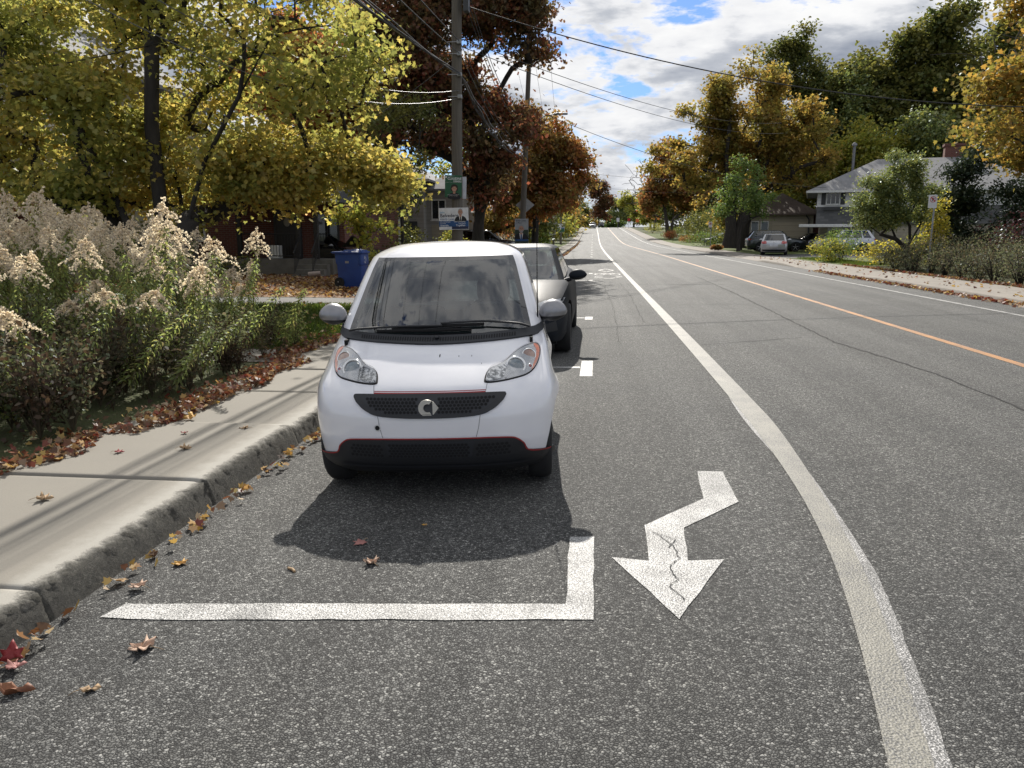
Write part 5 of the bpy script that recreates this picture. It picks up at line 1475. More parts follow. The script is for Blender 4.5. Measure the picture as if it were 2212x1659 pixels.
shrub('fern_bush', 'low feathery green bush at the corner of the far pavement', 12.7, 34.2, .15, .85, .7, .45, 1500, .13, LEAF_LANCE, lf_aster, 205, width=1.4)
shrub('yellow_shrub', 'bright yellow-leaved branches under the olive tree', 13.0, 36.5, .2, 1.2, .6, .55, 900, .10, LEAF_OVAL, lf_bright, 206, width=1.4)
shrub('yellow_shrub', 'yellow-leaved bush under the small tree trunk', 14.3, 36.2, .2, .9, .7, .7, 900, .10, LEAF_OVAL, lf_lime, 207, width=1.4)
# aster hedge: one clump after another along the far pavement
k = 0
for y in np.arange(17.5, 33.5, 1.25):
    for x in (12.45, 13.7):
        g = random.Random(300 + k)
        yy_ = y + g.uniform(-.35, .35); hgt = .64 + .10 * math.sin(y * .9) + g.uniform(-.07, .07) + (.10 if x > 13.5 else 0)
        shrub('aster_clump', 'grey-green faded aster clump in the long bed along the far pavement', x + g.uniform(-.2, .2), yy_, .12, .75, .75, hgt, 1000, .062, LEAF_OVAL, lf_aster if k % 4 else lf_weed, 300 + k, stems=12, cat='plant', group='faded aster clumps along the far pavement', hang=-.6, up=.2)
        k += 1
g = np.random.default_rng(400)
for i, (x, y, rx, h, lm, lab) in enumerate([(13.0, 92, 2.2, .8, lf_green, 'green hedge left of the massive trunk'), (15.5, 91, 1.8, .9, lf_dark, 'dark hedge right of the green hedge'), (14.2, 118, 1.6, .5, lf_rust, 'rust-brown low bush by the far driveway'), (13.2, 136, 1.2, .8, lf_crimson, 'small red bush on the far right verge'), (15.5, 150, 2.4, 1.0, lf_olive, 'olive hedge on the far right verge'), (13.5, 178, 2.0, 1.2, lf_lime, 'round lime bush on the far right'), (-6.0, 88, 1.0, .9, lf_dark, 'dark shrub left of the twin poles'), (-8.3, 73, 1.1, 1.2, lf_crimson, 'dark red shrub behind the white-backed signs'), (-5.0, 79, .7, .9, lf_green, 'small green bush by the black SUV'), (17.5, 122, 4.5, 2.4, lf_dark, 'dark shrubbery behind the hedge trees'), (22, 140, 5.0, 3.0, lf_dark, 'dark shrubbery beside the twin-trunk maple'), (20.5, 99, 4.2, 2.2, lf_dark, 'dark shrubbery behind the hedge'), (11.0, 71.0, .5, .18, lf_rust, 'low brown tuft at the foot of the massive trunk')]):
    shrub('bush', lab, x, y, rise(y) + .2, rx, rx * .8, h, 1300 if rx < 2.5 else 3200, .16 if rx < 2.5 else .3, LEAF_OVAL, lm, 410 + i, cat='bush')
shrub('bush', 'leafy green bush between the blue bin and the small white car', -7.6, 25.5, .15, .55, .5, .5, 700, .10, LEAF_OVAL, lf_lime, 430)
shrub('bush', 'dark foundation shrub below the brick porch', -12.0, 24.6, .2, 1.0, .7, .35, 800, .10, LEAF_OVAL, lf_dark, 431)
shrub('bush', 'dark shrub at the left end of the brick house', -14.2, 24.5, .2, 1.0, .8, .9, 1200, .12, LEAF_OVAL, lf_dark, 432)
shrub('bush', 'pale yellow-green shrub in front of the grey house', -7.4, 41, .2, .8, .7, .9, 900, .14, LEAF_OVAL, lf_lime, 433)
shrub('bush', 'dark green shrub under the thin ivy-like tree', -8.9, 36.3, .2, .9, .8, 1.0, 1000, .12, LEAF_OVAL, lf_dark, 434)

# ------------------------------------------------------------------ goldenrod thicket on the left
def goldenrod(seed, h, plume=True):
    g = np.random.default_rng(seed)
    root = thing('goldenrod', 'tall goldenrod stalk with a grey-beige fluffy seed plume in the thicket' if plume else 'green leafy goldenrod stalk without a plume in the thicket', 'plant', (0, 0, 0), 0, 'plumed goldenrod stalks in the thicket' if plume else 'leafy goldenrod stalks in the thicket')
    lean = g.normal(size=2) * .15
    def sp(u): return np.array([lean[0] * h * u * u + .02 * math.sin(u * 5), lean[1] * h * u * u, h * u])
    pts = [sp(u) for u in np.linspace(0, 1, 9)]
    mb = MB(); mb.tube(pts, list(np.linspace(.0055, .002, 9)), 5, cap=False)
    br = []; n = 18 if plume else 0
    for k in range(n):
        u = .80 + .19 * k / n; o = sp(u); a = k * 2.4 + g.uniform(-.4, .4); L = (.25 * (1 - (u - .80) / .22) + .05) * g.uniform(.75, 1.2)
        bend = [o + np.array([math.cos(a) * L * t, math.sin(a) * L * t, L * (.85 * t - 1.05 * t * t)]) for t in np.linspace(0, 1, 6)]
        mb.tube(bend, [.002, .0018, .0016, .0014, .0012, .001], 3, cap=False); br.append(bend)
    if plume: br.append([sp(u) for u in np.linspace(.95, 1.03, 6)])
    mb.build('stem', stem_mat, root, 180, normals=False)
    P = []
    for bnd in br:
        for k in range(40):
            t = g.uniform(.10, 1) * 4.999; i = int(t); q = bnd[i] + (bnd[i + 1] - bnd[i]) * (t - i)
            P.append(q + g.normal(size=3) * .0055 + np.array([0, 0, .006]))
    if plume: leaves('plume', np.array(P), .026, LEAF_OVAL, lf_fluff, root, g, up_bias=-.2, hang=-.6, width=1.5)
    # leaves arch out of the stem
    V = []; Fc = []; m = 120 if plume else 130
    for k in range(m):
        u = .22 + (.66 if plume else .77) * (k / m) + g.uniform(-.01, .01); o = sp(u); a = k * 2.399; L = .15 * g.uniform(.7, 1.15) * (1.15 - .55 * u); w = .016 * g.uniform(.8, 1.2)
        d = np.array([math.cos(a), math.sin(a), 0]); s_ = np.array([-d[1], d[0], 0]); b = len(V)
        for t, ww in ((0, .35), (.35, 1.0), (.7, .75), (1, .05)):
            c = o + d * L * t * (.92 - .1 * t) + np.array([0, 0, L * (.62 * t - .95 * t * t)])
            V += [c - s_ * w * ww, c + s_ * w * ww]
        # one island per leaf
        for q in range(3): Fc.append((b + 2 * q, b + 2 * q + 1, b + 2 * q + 3, b + 2 * q + 2))
    np_mesh('foliage', np.array(V), np.array(Fc), lf_gold_rod, root)
    Pd = np.array([sp(g.uniform(.03, .3)) + g.normal(size=3) * .03 for _ in range(26)])
    leaves('withered_leaves', Pd, .075, LEAF_LANCE, lf_dead, root, g, up_bias=0, hang=1.6, width=1.3)
    return root
protos = [goldenrod(500 + i, h, i not in (5, 6, 7)) for i, h in enumerate((1.75, 1.62, 1.9, 1.7, 1.8, 1.30, 1.15, 1.4, 1.25, 1.05))]
g = random.Random(42)
count = 0; used = set()
spots = []
tries = 0
while len(spots) < 230 and tries < 20000:
    tries += 1
    y = g.uniform(5.4, 12.2); x = g.uniform(-9.8, -3.8)
    edge = -3.95 - .10 * max(0, 7 - y) - max(0, y - 8.6) * .42
    if x > edge: continue
    if y < 5.4 + max(0, -x - 6.0) * .15: continue
    if any((x - a) ** 2 + (y - b) ** 2 < .17 ** 2 for a, b in spots): continue
    spots.append((x, y))
for x, y in spots:
    front = max(0.0, min(1.0, (7.6 - y) / 1.8)) + max(0.0, min(1.0, (x + 5.0) / .9)) * .6
    i = g.choice((5, 6, 7, 8, 9, 8)) if g.random() < .22 + .55 * front else g.choice((0, 1, 2, 3, 4, 0, 1, 2, 3, 4, 5, 7))
    s = g.uniform(.80, 1.04) * (1.06 if (x < -6.0 and y > 7.5) else .92) * (.82 if y < 6.5 else 1.0) * (max(.62, 1 - .16 * max(0, y - 8.3)) if x > -6.5 else 1)
    if i not in used:
        o = protos[i]; used.add(i); o.location = (x, y, .12); o.rotation_euler = (0, 0, g.uniform(0, 6.28)); o.scale = (s, s, s)
    else:
        o = dup(protos[i], None, (x, y, .12), g.uniform(0, 6.28), s); o.rotation_euler = (g.gauss(0, .07), g.gauss(0.03, .07), o.rotation_euler[2])
# bent side stalks leaning over the pavement
for k, (x, y, a, tl) in enumerate([(-3.95, 7.0, .3, 38), (-3.9, 6.5, -.4, 46), (-4.0, 8.0, .5, 30), (-4.1, 6.0, .2, 34), (-3.8, 8.9, .8, 26), (-4.3, 5.6, -.1, 30)]):
    o = dup(protos[5 + k % 3], None, (x, y, .12), 0, .8, label='green goldenrod stalk bending out of the thicket towards the pavement', group='bent goldenrod stalks at the pavement edge')
    o.rotation_euler = (R(-tl * math.sin(a) - 8), R(tl * math.cos(a)), g.uniform(-.4, .4))
# low brown weeds in front
def weed(seed, lm):
    g = np.random.default_rng(seed)
    root = thing('withered_weed', 'low brown-green withered weed clump at the front of the thicket', 'plant', (0, 0, 0), 0, 'withered weeds at the front of the thicket')
    mb = MB(); P = []
    for k in range(16):
        a = g.uniform(0, 6.28); t = np.array([math.cos(a) * g.uniform(.05, .32), math.sin(a) * g.uniform(.05, .32), g.uniform(.35, .68)])
        pts = [np.zeros(3), t * np.array([.4, .4, .55]), t]
        mb.tube(pts, [.004, .003, .0015], 4, cap=False)
        for q in range(24):
            u = g.uniform(.3, 1); c = t * np.array([u ** 1.3, u ** 1.3, u]); P.append(c + g.normal(size=3) * .045)
    mb.build('stem', stem_mat, root, 180, normals=False)
    leaves('foliage', np.array(P), .042, LEAF_OVAL, lm, root, g, up_bias=.2, hang=.1)
    return root
wp = [weed(600, lf_weed), weed(601, lf_aster), weed(602, lf_dead), weed(603, lf_gold_rod)]
g = random.Random(5); used = set(); k = 0
for _ in range(85):
    y = g.uniform(4.3, 7.9); x = g.uniform(-6.5, -3.75 - .06 * max(0, 6 - y)); i = g.choices(range(4), (5, 4, 3, 2))[0]; s = g.uniform(.8, 1.25)
    if y < 5.2 and x < -5.8: y += .6
    if i not in used: used.add(i); o = wp[i]; o.location = (x, y, .11); o.scale = (s, s, s)
    else: dup(wp[i], None, (x, y, .11), g.uniform(0, 6.28), s)
for _ in range(26):
    y = g.uniform(7.6, 10.6); x = g.uniform(-5.0, -3.75); i = g.choice((0, 2, 3)); dup(wp[i], None, (x, y, .11), g.uniform(0, 6.28), g.uniform(.6, 1.0))

# ------------------------------------------------------------------ grass and fallen leaves
lf_grass = leafmat('grass_blade', [(0.075, 0.135, 0.015), (0.11, 0.17, 0.02), (0.055, 0.10, 0.014), (0.15, 0.17, 0.035)], .45, .06)
def blades(name, region, n, h, seed, label):
    g = np.random.default_rng(seed); x0, x1, y0, y1 = region
    P = np.stack([g.uniform(x0, x1, n), g.uniform(y0, y1, n), np.zeros(n)], 1)
    P[:, 2] = [tz(max(a, 12.1) if x0 > 0 else min(a, -4), b) for a, b in P[:, :2]]
    a = g.uniform(0, 6.28, n); d = np.stack([np.cos(a), np.sin(a), np.zeros(n)], 1); s = np.stack([-d[:, 1], d[:, 0], np.zeros(n)], 1)
    hh = (h * g.uniform(.5, 1.3, n))[:, None]; w = hh * .07
    up = np.array([[0, 0, 1.0]])
    V = np.stack([P - s * w, P + s * w, P + up * hh * .6 + d * hh * .2 + s * w * .7, P + up * hh + d * hh * .55, P + up * hh * .6 + d * hh * .2 - s * w * .7], 1).reshape(-1, 3)
    o = np_mesh(name, V, np.arange(n * 5).reshape(n, 5), lf_grass)
    return tag(o, label, 'grass', kind='stuff')
blades('grass', (-8.5, -3.66, 9.6, 15.6), 30000, .085, 700, 'sunlit green lawn with scattered leaves behind the left pavement')
blades('grass', (-5.5, -3.9, 47.6, 60), 3000, .12, 701, 'green verge around the far left poles')
blades('grass', (12.1, 13.6, 37, 48), 5000, .10, 702, 'strip of grass along the far pavement')

leaf_red = leafmat('fallen_red_leaf', [(0.158, 0.025, 0.016), (0.216, 0.05, 0.025), (0.122, 0.036, 0.022), (0.259, 0.094, 0.043), (0.18, 0.072, 0.043)], .25, .06)
leaf_brown = leafmat('fallen_brown_leaf', [(0.122, 0.047, 0.02), (0.187, 0.079, 0.032), (0.079, 0.036, 0.019), (0.245, 0.137, 0.072), (0.05, 0.025, 0.016), (0.288, 0.187, 0.115)], .25, .05)
leaf_pale = leafmat('fallen_pale_leaf', [(0.44, 0.32, 0.20), (0.52, 0.40, 0.26), (0.40, 0.23, 0.09), (0.46, 0.30, 0.07)], .3, .05)
leaf_gold = leafmat('fallen_gold_leaf', [(0.40, 0.25, 0.05), (0.33, 0.16, 0.04), (0.45, 0.33, 0.10), (0.25, 0.12, 0.04)], .3, .05)
def curl(t):
    c = t.copy(); c[:, 2] = .22 * np.abs(c[:, 0]) + .12 * (c[:, 1] - .5) ** 2; return c
def fallen(name, label, n, fx, seed, size, mats, weights, tilt=.6):
    g = np.random.default_rng(seed); P = np.array([fx(g) for _ in range(n)])
    k = len(LEAF_MAPLE)
    nr = g.normal(size=(n, 3)) * tilt; nr[:, 2] = 1; nr /= np.linalg.norm(nr, axis=1)[:, None]
    al = g.normal(size=(n, 3)); al -= nr * (al * nr).sum(1)[:, None]; al /= np.linalg.norm(al, axis=1)[:, None]; sd = np.cross(al, nr)
    s = (size * g.uniform(.5, 1.2, n))[:, None, None]; cv = g.uniform(-.4, 2.2, n)[:, None, None]
    t = curl(LEAF_MAPLE)[None]
    V = P[:, None, :] + sd[:, None, :] * t[:, :, 0:1] * s + al[:, None, :] * (t[:, :, 1:2] - .5) * s + nr[:, None, :] * t[:, :, 2:3] * s * cv
    mi = g.choice(len(mats), n, p=np.array(weights) / sum(weights))
    o = np_mesh(name, V.reshape(-1, 3), np.arange(n * k).reshape(n, k), mats, None, mi)
    return tag(o, label, 'fallen leaves', kind='stuff')
LM = [leaf_brown, leaf_red, leaf_pale, leaf_gold]
def f1(g):
    y = g.uniform(2.2, 10.6); e = -3.50 + .20 * mnoise.noise(Vector((1, y * 1.6, 0))) + (.25 if 5.2 < y < 8.6 else 0)
    x = e - abs(g.normal()) * .22; return (x, y, .112 + abs(g.normal()) * .03)
fallen('fallen_leaves', 'red-brown leaf litter heaped along the back of the near pavement', 3400, f1, 710, .055, LM, (6, 3, 1.3, .5), .8)
def f2(g):
    y = g.uniform(1.8, 9.5); x = -2.22 + abs(g.normal()) * .05; return (x, y, gz(x, y) + .02 + abs(g.normal()) * .018)
fallen('fallen_leaves', 'pale and golden leaves caught in the gutter under the near kerb', 210, f2, 711, .055, LM, (1.5, 1, 3, 2.5), .9)
def f3(g): 
    x, y = g.uniform(-14, -4.1), g.uniform(17.7, 27.2); return (x, y, tz(x, y) + .02 + abs(g.normal()) * .02)
fallen('fallen_leaves', 'carpet of brown leaves in the yard before the brick house', 9000, f3, 712, .11, LM, (6, 1, 3, 2), .6)
def f4(g):
    x, y = g.uniform(-9, -3.7), g.uniform(9.6, 15.6); return (x, y, tz(x, y) + .06)
fallen('fallen_leaves', 'yellow and white-ish leaves sprinkled on the left lawn', 420, f4, 713, .085, LM, (2, 1, 2, 4), .6)
def f5(g):
    y = g.uniform(13, 34); x = 9.56 - abs(g.normal()) * .14; return (x, y, gz(x, y) + .02 + abs(g.normal()) * .02)
fallen('fallen_leaves', 'red leaves lying in the gutter of the far pavement', 1300, f5, 714, .10, LM, (3, 6, 3, 1), .8)
def f6(g):
    y = g.uniform(14, 50); x = g.uniform(9.75, 11.6); return (x, y, rise(y) + .145)
fallen('fallen_leaves', 'sparse pink-brown leaves on the far pavement', 260, f6, 715, .10, LM, (3, 4, 3, 1), .6)
def f7(g):
    y = g.uniform(16, 38); x = 11.65 + abs(g.normal()) * .22; return (x, y, rise(y) + .16)
fallen('fallen_leaves', 'red-brown leaves along the foot of the aster bed', 1300, f7, 716, .10, LM, (4, 5, 2, 1), .8)
def f8(g):
    y = g.uniform(20, 130); x = -2.15 + abs(g.normal()) * .07; return (x, y, gz(x, y) + .03 + abs(g.normal()) * .03)
fallen('fallen_leaves', 'rusty leaves lining the left kerb beyond the parked cars', 1500, f8, 717, .13, LM, (5, 3, 2, 1), .9)

# single leaves worth pointing at
lone_mats = {'pale': M('dry_pale_leaf', (0.46, 0.33, 0.24), .7, col2=(0.36, 0.22, 0.15), nscale=30), 'brown': M('dry_brown_leaf', (0.27, 0.11, 0.045), .6, col2=(0.16, 0.06, 0.03), nscale=30), 'pink': M('dry_pink_leaf', (0.36, 0.16, 0.14), .7), 'red': M('dry_red_leaf', (0.24, 0.018, 0.02), .6), 'gold': M('dry_gold_leaf', (0.50, 0.30, 0.06), .7, col2=(0.4, 0.2, .05)), 'tan': M('dry_tan_leaf', (0.36, 0.24, 0.13), .7)}
def lone(label, x, y, z, size, kind, rot, shape=LEAF_MAPLE, cv=1.2, stalk=True, tilt=0.0):
    o = thing('fallen_leaf', label, 'leaf', (x, y, z), rot)
    o.rotation_euler = (tilt, 0, rot)
    V = []; n = len(shape); mbl = MB()
    ctr = np.array([0, .42, 0])
    pts = [(p - np.array([0, .5, 0])) for p in shape]
    dens = []
    for i in range(n):
        a, b = pts[i], pts[(i + 1) % n]
        for k in range(3): dens.append(a + (b - a) * k / 3)
    def lift(q): return (q[0] * size, q[1] * size, (.20 * abs(q[0]) ** 1.2 + .25 * q[1] ** 2 + .05 * math.sin(q[0] * 14 + q[1] * 9)) * size * cv + .006)
    inner = [q * .5 for q in dens]; m = len(dens)
    V = [lift(q) for q in dens] + [lift(q) for q in inner] + [lift(np.array([0, -.05, 0]))]
    F = [(i, (i + 1) % m, m + (i + 1) % m, m + i) for i in range(m)] + [(m + i, m + (i + 1) % m, 2 * m) for i in range(m)]
    mbl.add(V, F); ob = mbl.build('blade', lone_mats[kind], o, 60)
    sol = ob.modifiers.new('thick', 'SOLIDIFY'); sol.thickness = .0012
    if stalk:
        mb = MB(); mb.tube([(0, -.5 * size, .25 * .25 * size * cv + .006), (size * .05, -.75 * size, .014), (size * .12, -1.0 * size, .006)], [.0016, .0014, .0012], 5); mb.build('stalk', lone_mats['tan'], o, 180)
lone('pale curled maple leaf lying below the left end of the L-shaped marking', -1.75, 2.62, gz(-1.75, 2.6), .105, 'pale', R(80), cv=2.0)
lone('long brown pointed leaf on the asphalt near the lower left corner', -2.02, 2.30, gz(-2, 2.3), .13, 'brown', R(-78), LEAF_LANCE * np.array([2.2, 1, 1]), 2.6, False)
lone('small dry yellowish leaf scrap right of the long brown leaf', -1.76, 2.33, gz(-1.8, 2.3), .07, 'tan', R(-60), LEAF_OAK * np.array([.7, 1, 1]), 2.0)
lone('pale crumpled leaf just outside the car shadow', -1.06, 3.47, gz(-1.06, 3.5), .075, 'pale', R(40), cv=2.6)
lone('pinkish maple leaf inside the car shadow', -1.19, 3.70, gz(-1.2, 3.7), .075, 'pink', R(150), cv=.6)
lone('yellow leaf on the asphalt a step out from the kerb', -2.02, 3.40, gz(-2, 3.4), .075, 'gold', R(60), cv=1.4)
lone('golden leaf standing on the pavement edge by the litter', -3.22, 5.78, .118, .11, 'gold', R(10), cv=1.6, tilt=R(25))
lone('tan leaf lying alone on the nearest big slab', -3.02, 3.82, .112, .085, 'tan', R(-70), cv=2.2)
lone('small dark red leaf on the second slab', -3.15, 4.72, .122, .06, 'red', R(-80), cv=1.4)
lone('dry grey-tan leaf in the middle of the second slab', -2.75, 4.85, .122, .075, 'tan', R(-85), cv=2.4)
lone('tiny red leaf beyond the pale leaf on the second slab', -2.98, 5.25, .122, .05, 'red', R(20), cv=1.8)
lone('upright crimson leaf leaning on the kerb at the left edge', -2.19, 2.50, .0, .085, 'red', R(20), cv=.8, tilt=R(60))
lone('pink folded leaf under the crimson one at the kerb', -2.13, 2.44, -.03, .07, 'pink', R(-50), cv=1.5)
lone('cream leaf near the left end of the L-shaped marking by the kerb', -2.07, 3.12, -.03, .08, 'pale', R(70), cv=1.6)
lone('pale leaf on the pavement beside the car bumper', -2.62, 5.45, .112, .07, 'tan', R(100), cv=2.0)
lone('yellow speck leaf under the car shadow near its middle', -.9, 3.98, gz(-.9, 4), .03, 'gold', R(30), cv=1.0)
mb = MB(); mb.tube([(-.03, 0, .006), (0, .004, .007), (.03, -.003, .006)], [.006, .0075, .0065], 7)
tw_ = mb.build('twig', lone_mats['tan'], None, 60, loc=(-1.42, 3.36, gz(-1.42, 3.36))); tw_.rotation_euler = (0, 0, R(-35)); tag(tw_, 'short stub of twig on the asphalt left of the crumpled leaf', 'twig')
# ================================================================== buildings
def mk_siding(name, col, pitch=.20):
    s = N(name); v = s.coord('Object'); z = s.sep(v)[2]
    f = s.math('FRACT', s.math('DIVIDE', z, pitch))
    line = s.ramp(f, [(0.0, 0.35), (0.07, 1.0), (1.0, 0.92)])
    c = s.mix(s.noise(v, 1.5, 4), col, tuple(x * .85 for x in col))
    c = s.mix(1.0, c, line, 'MULTIPLY')
    return s.done(s.pbr(Base_Color=c, Roughness=.6, Normal=s.bump(f, .5, .02)))
def mk_brick(name, a, b, mortar, scale=1.0):
    s = N(name); v = s.coord('Object'); X, Y, Z = s.sep(v)
    cm = s.n('ShaderNodeCombineXYZ'); s.l(s.math('ADD', X, Y), cm.inputs[0]); s.l(Z, cm.inputs[1])
    t = s.n('ShaderNodeTexBrick'); s.l(cm.outputs[0], t.inputs['Vector'])
    t.inputs['Color1'].default_value = (*a, 1); t.inputs['Color2'].default_value = (*b, 1); t.inputs['Mortar'].default_value = (*mortar, 1)
    t.inputs['Scale'].default_value = scale; t.inputs['Mortar Size'].default_value = .008; t.inputs['Brick Width'].default_value = .215; t.inputs['Row Height'].default_value = .075
    return s.done(s.pbr(Base_Color=t.outputs[0], Roughness=.9, Normal=s.bump(t.outputs['Fac'], -.4, .01)))
def mk_shingle(name, a, b):
    s = N(name); v = s.coord('Object'); X, Y, Z = s.sep(v)
    cm = s.n('ShaderNodeCombineXYZ'); s.l(s.math('ADD', X, Y), cm.inputs[0]); s.l(s.math('MULTIPLY', Z, 1.9), cm.inputs[1])
    t = s.n('ShaderNodeTexBrick'); s.l(cm.outputs[0], t.inputs['Vector'])
    t.inputs['Color1'].default_value = (*a, 1); t.inputs['Color2'].default_value = (*b, 1); t.inputs['Mortar'].default_value = (*(x * .55 for x in a), 1)
    t.inputs['Mortar Size'].default_value = .012; t.inputs['Brick Width'].default_value = .33; t.inputs['Row Height'].default_value = .16; t.inputs['Scale'].default_value = 1.0
    c = s.mix(s.noise(v, 1.2, 5), t.outputs[0], tuple(x * 1.4 for x in b))
    return s.done(s.pbr(Base_Color=c, Roughness=.9, Normal=s.bump(s.noise(v, 50, 3), .4, .01)))
sid_beige = mk_siding('beige_siding', (0.30, 0.275, 0.19), .21)
sid_grey = mk_siding('grey_siding', (0.34, 0.325, 0.30), .22)
sid_white = mk_siding('white_siding', (0.72, 0.72, 0.72), .25)
sid_tan = mk_siding('tan_siding', (0.36, 0.32, 0.24), .22)
brick_red = mk_brick('red_brick', (0.14, 0.038, 0.026), (0.10, 0.03, 0.022), (0.14, 0.115, 0.10))
stone_grey = mk_brick('grey_stone', (0.14, 0.14, 0.14), (0.075, 0.078, 0.082), (0.10, 0.10, 0.10), .35)
roof_grey = mk_shingle('grey_shingles', (0.12, 0.12, 0.125), (0.17, 0.17, 0.175))
roof_dark = mk_shingle('dark_shingles', (0.05, 0.052, 0.06), (0.075, 0.078, 0.085))
roof_brown = mk_shingle('brown_shingles', (0.055, 0.042, 0.034), (0.08, 0.06, 0.05))
trim_white = M('white_trim', (0.66, 0.66, 0.64), .5)
trim_dark = M('dark_trim', (0.03, 0.032, 0.035), .5)
black_iron = M('black_iron', (0.010, 0.010, 0.011), .45)
pane_mat = M('window_pane', (0.022, 0.026, 0.030), .06, coat=.6)
door_dark = M('dark_door', (0.018, 0.014, 0.013), .4)
found = M('foundation_concrete', (0.16, 0.15, 0.135), .9, col2=(0.11, 0.105, 0.095), nscale=3)
lamp_glow = N('lantern_glow'); _e = lamp_glow.n('ShaderNodeEmission'); _e.inputs[0].default_value = (1, .55, .22, 1); _e.inputs[1].default_value = 2.2
lamp_glow = lamp_glow.done(_e)

def hip(mb, x0, x1, y0, y1, z, h, ridge, ov=.45, th=.12, mi=0, axis='x'):
    """hip roof with a fascia edge; ridge = inset of ridge ends"""
    x0 -= ov; x1 += ov; y0 -= ov; y1 += ov
    if axis == 'x': r = [(x0 + ridge, (y0 + y1) / 2, z + h), (x1 - ridge, (y0 + y1) / 2, z + h)]
    else: r = [((x0 + x1) / 2, y0 + ridge, z + h), ((x0 + x1) / 2, y1 - ridge, z + h)]
    c = [(x0, y0, z), (x1, y0, z), (x1, y1, z), (x0, y1, z)]
    low = [(a, b, z - th) for a, b, _ in c]
    if axis == 'x': fs = [(0, 1, 9, 8), (1, 2, 9), (2, 3, 8, 9), (3, 0, 8)]
    else: fs = [(0, 1, 8), (1, 2, 9, 8), (2, 3, 9), (3, 0, 8, 9)]
    mb.add(c + low + r, fs + [(4, 5, 1, 0), (5, 6, 2, 1), (6, 7, 3, 2), (7, 4, 0, 3), (7, 6, 5, 4)], mi)
def window(par, x0, x1, z0, z1, y, bars=1, frame=trim_white, side='front', shut=None, sill=True):
    """window with frame, pane and sill on a wall facing -Y (side='front') or facing +X at x=y (side='right')"""
    def B(mb, a0, a1, d0, d1, b0, b1):
        if side == 'front': mb.box(a0, a1, y + d0, y + d1, b0, b1)
        elif side == 'right': mb.box(y - d1, y - d0, a0, a1, b0, b1)
        else: mb.box(y + d0, y + d1, a0, a1, b0, b1)
    t = .07; mb = MB()
    B(mb, x0, x0 + t, -.05, .03, z0, z1); B(mb, x1 - t, x1, -.05, .03, z0, z1); B(mb, x0 + t, x1 - t, -.05, .03, z0, z0 + t); B(mb, x0 + t, x1 - t, -.05, .03, z1 - t, z1)
    for k in range(bars):
        c = x0 + (x1 - x0) * (k + 1) / (bars + 1); B(mb, c - .025, c + .025, -.04, .02, z0 + t, z1 - t)
    w = mb.build('window', frame, par)
    mb = MB(); B(mb, x0 + t, x1 - t, -.012, .015, z0 + t, z1 - t); mb.build('pane', pane_mat, w)
    if sill: mb = MB(); B(mb, x0 - .06, x1 + .06, -.10, .0, z0 - .07, z0 - .003); mb.build('sill', frame, w)
    if shut is not None:
        for a in (x0 - .34, x1 + .03): mb = MB(); B(mb, a, a + .31, -.04, 0, z0, z1); mb.build('shutter', shut, w)
    return w

# --- left: beige siding house at the picture edge
h = thing('siding_house', 'beige horizontal-siding house at the left edge behind the yellow maple', 'house', (-18.5, 20.5, .13))
mb = MB(); mb.box(-9, 3.7, 0, 9, 0, 6.2); mb.build('wall', sid_beige, h)
mb = MB(); hip(mb, -9, 3.7, 0, 9, 6.3, 2.4, 3.5); mb.build('roof', roof_grey, h)
mb = MB(); mb.box(3.55, 3.78, -.06, .12, 0, 6.2); mb.box(-2.0, 3.0, -.08, -.004, 4.9, 5.05); mb.build('corner_board', trim_white, h)
window(h, -4.2, -2.6, 3.7, 5.0, 0); window(h, -7.4, -5.8, 3.7, 5.0, 0)
mb = MB(); mb.add([(-8, -1.3, 2.95), (1.4, -1.3, 2.95), (1.4, -.005, 3.55), (-8, -.005, 3.55), (-8, -1.3, 2.80), (1.4, -1.3, 2.80), (1.4, -.005, 2.80), (-8, -.005, 2.80)], [(0, 1, 2, 3), (4, 5, 1, 0), (5, 6, 2, 1), (7, 4, 0, 3), (7, 6, 5, 4)]); pr = mb.build('porch_roof', roof_dark, h)
mb = MB(); mb.box(-8.05, 1.46, -1.40, -1.305, 2.80, 2.93); mb.build('gutter', trim_white, pr)
sh = thing('leafy_shed', 'low outbuilding whose roof is covered with fallen leaves, far left', 'shed', (-15.5, 16.9, .13))
mb = MB(); mb.box(-4, 1.2, 0, 3, 0, 1.95); mb.build('wall', brick_red, sh)
mb = MB(); hip(mb, -4, 1.2, 0, 3, 2.05, .75, 2.0, .3); mb.build('roof', litter_mat, sh)
mb = MB(); mb.box(-4.4, 1.58, -.40, -.304, 1.92, 2.04); mb.build('gutter', trim_dark, sh)
g = np.random.default_rng(800); P = np.stack([g.uniform(-4.1, .9, 900), g.uniform(-.25, 1.3, 900), np.zeros(900)], 1)
P[:, 2] = 2.09 + .75 * np.clip((P[:, 1] + .3) / 1.8, 0, 1) * np.clip((1.5 - P[:, 0]) / 2.0, 0, 1)
o = leaves('leaf_cover', P, .11, LEAF_MAPLE, [leaf_brown], sh, g, up_bias=2, hang=0)
o['kind'] = 'stuff'

